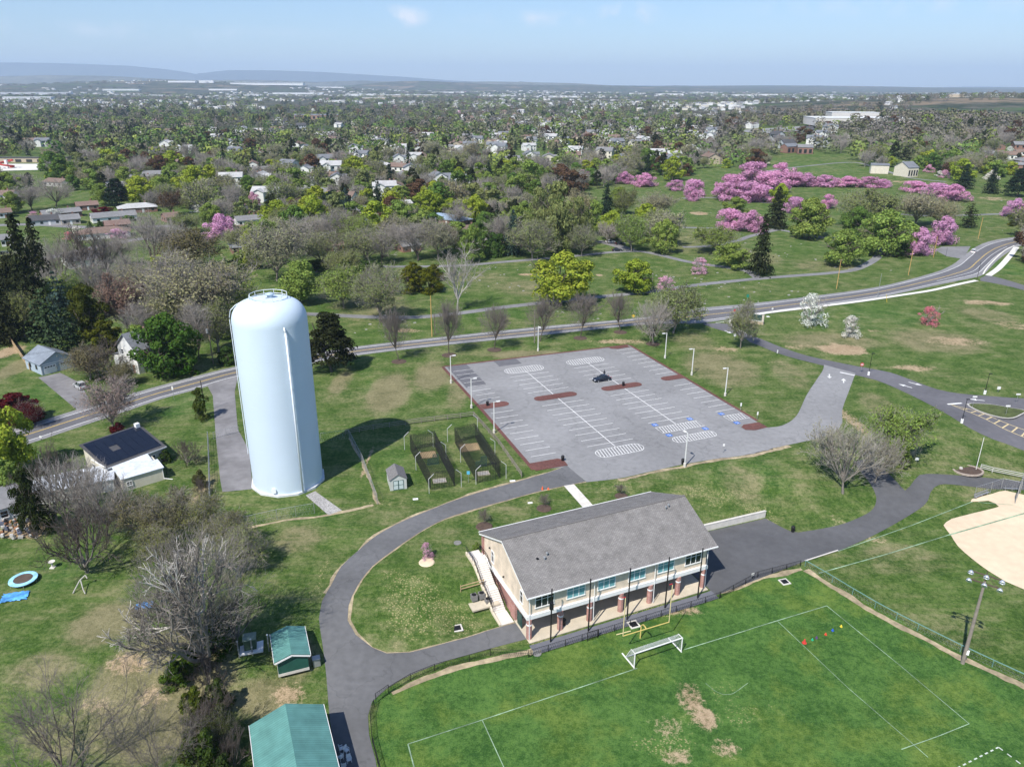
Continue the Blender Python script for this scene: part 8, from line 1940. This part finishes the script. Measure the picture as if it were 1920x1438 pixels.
# everything farther: one wood
for _ in range(11500):
    y = 1080 * math.exp(r3.uniform(0, 1) * math.log(9.5)); x = r3.uniform(-.80, .80) * y
    dn = math.sin(x * .0042 + 2 + y * .001) + math.sin(y * .0031 + x * .0013) + math.sin((x - y) * .0071)
    if dn > 1.15 or y > 8500: continue
    if 5600 < y < 7200 and -.6 * y < x < -.2 * y and r3.random() < .8: continue
    f = 1 if y < 1800 else 1.0 + (y - 1800) / 2600
    kind = 'wood' if (x > .22 * y and y < 2600) else ('dark' if x < -.2 * y and y < 2000 else 'est')
    key, col, k = r3.choices(PAL, WT[kind])[0]
    r = r3.uniform(5.0, 8.8) * (.62 if k == 'P' else 1); h = r * r3.uniform(1.6, 2.1)
    rest.append((x, y, h if y < 3000 else h * .85, 2 * r * f, key, col))
def cheap(key, s):
    r2 = np.random.default_rng(s); n = 78
    if 'spruce' in key: z = r2.uniform(.08, 1, n) ** 1.3; R_ = .5 * (1 - z) + .04
    elif 'pine' in key: z = r2.uniform(.2, .98, n); R_ = .5 * np.sqrt(np.maximum(.05, 1 - z ** 2))
    else: z = r2.uniform(.16, .98, n); R_ = .5 * np.sqrt(np.maximum(.05, 1 - (2 * z - 1.1) ** 2))
    a = r2.uniform(0, 6.28, n); q_ = r2.uniform(.55, 1, n)
    P = np.stack([R_ * q_ * np.cos(a), R_ * q_ * np.sin(a), z], 1); Nn = np.stack([np.cos(a), np.sin(a), (z - .4) * 1.5], 1)
    return leaf_quads(P, Nn, .175 if 'bare' not in key else .15, r2, .4, .75)
CH_ = {}
def wood_mat():
    m, nt, b = nodes_of('far_wood'); at = nt.nodes.new('ShaderNodeAttribute'); at.attribute_name = 'tint'
    nt.links.new(at.outputs['Color'], b.inputs['Base Color']); b.inputs['Roughness'].default_value = .95; b.inputs['Specular IOR Level'].default_value = .05; return m
VV, FF, CC, o_ = [], [], [], 0
for i, (x, y, h, w, key, col) in enumerate(rest):
    kk = (key, i % 6)
    if kk not in CH_: CH_[kk] = cheap(key, hash(key) % 1000 + i % 6) if False else cheap(key, len(key) * 31 + i % 6)
    V, F = CH_[kk]; a = r3.uniform(0, 6.28); ca, sa = math.cos(a), math.sin(a)
    P = np.stack([x + w * (V[:, 0] * ca - V[:, 1] * sa), y + w * (V[:, 0] * sa + V[:, 1] * ca), float(T(x, y)) + h * V[:, 2]], 1)
    VV.append(P); FF.append(F + o_); o_ += len(V)
    c = tint({'grey': (.150, .136, .124), 'tan': (.165, .150, .112), 'olive': (.128, .138, .072), 'lime': (.155, .21, .06), 'yellow': (.19, .23, .055), 'green': (.09, .15, .04)}.get(col, C_[col]), .2); cc = np.tile(np.array(c), (len(V), 1)); cc[:, :3] *= np.repeat(np.random.default_rng(i).uniform(.84, 1.16, (len(V) // 4, 1)), 4, 0); CC.append(cc)
me = np_mesh('distant_woods', np.concatenate(VV), np.concatenate(FF), wood_mat()); at_ = me.attributes.new('tint', 'FLOAT_COLOR', 'POINT'); at_.data.foreach_set('color', np.concatenate(CC).astype(np.float32).ravel())
o = bpy.data.objects.new('distant_woods', me); COL.objects.link(o); tag(o, 'far woods and garden trees running to the plain in one mass', 'woods', kind='stuff')
# houses too far to count
m = MB()
for _ in range(5200):
    y = 1060 * math.exp(r3.uniform(0, 1) * math.log(8.5)); x = r3.uniform(-.75, .75) * y
    if math.sin(x * .0035 + .7) + math.sin(y * .0023 + 1.1) + math.sin((x + y) * .0051) < .15 or (x > .3 * y and y < 2400): continue
    z = float(T(x, y)); w, d, h = r3.uniform(11, 17), 9, r3.uniform(4, 6.5); a = r3.uniform(0, 3.1); k = 1 + max(0, y - 3000) / 5000
    g_ = MB(); gable_solid(g_, -w / 2 * k, w / 2 * k, -d / 2 * k, d / 2 * k, 0, h, h + d / 2 * .5); ca, sa = math.cos(a), math.sin(a)
    V = [(x + p[0] * ca - p[1] * sa, y + p[0] * sa + p[1] * ca, z + p[2]) for p in g_.v]; rm = r3.randrange(2, 5); wm_ = r3.choice((0, 0, 0, 1))
    o0 = len(m.v); m.v += V
    for f, mi in zip(g_.f, (wm_, wm_, wm_, wm_, rm, rm, wm_)): m.f.append(tuple(j + o0 for j in f)); m.m.append(mi)
o = m.build('distant_town', [WALLS['white'], WALLS['cream'], ROOFS['slate'], ROOFS['grey'], ROOFS['pale']]); tag(o, 'far suburb of pale houses too small to tell apart', 'town', kind='stuff')

# ------------------------------------------------------------------ air
hz = MB(); hz.box((0, 17000, 390), (78000, 40000, 1000)); hm = bpy.data.materials.new('haze'); hm.use_nodes = True; nt = hm.node_tree; nt.nodes.clear()
o_n = nt.nodes.new('ShaderNodeOutputMaterial'); pv = nt.nodes.new('ShaderNodeVolumePrincipled'); pv.inputs['Color'].default_value = (.62, .78, 1.0, 1); pv.inputs['Density'].default_value = HAZE; pv.inputs['Anisotropy'].default_value = 0.0
nt.links.new(pv.outputs['Volume'], o_n.inputs['Volume'])
if HAZE > 0: o = hz.build('haze', hm); o['kind'] = 'stuff'
print('COUNTS', nh, cnt, len(rest), len(cand))
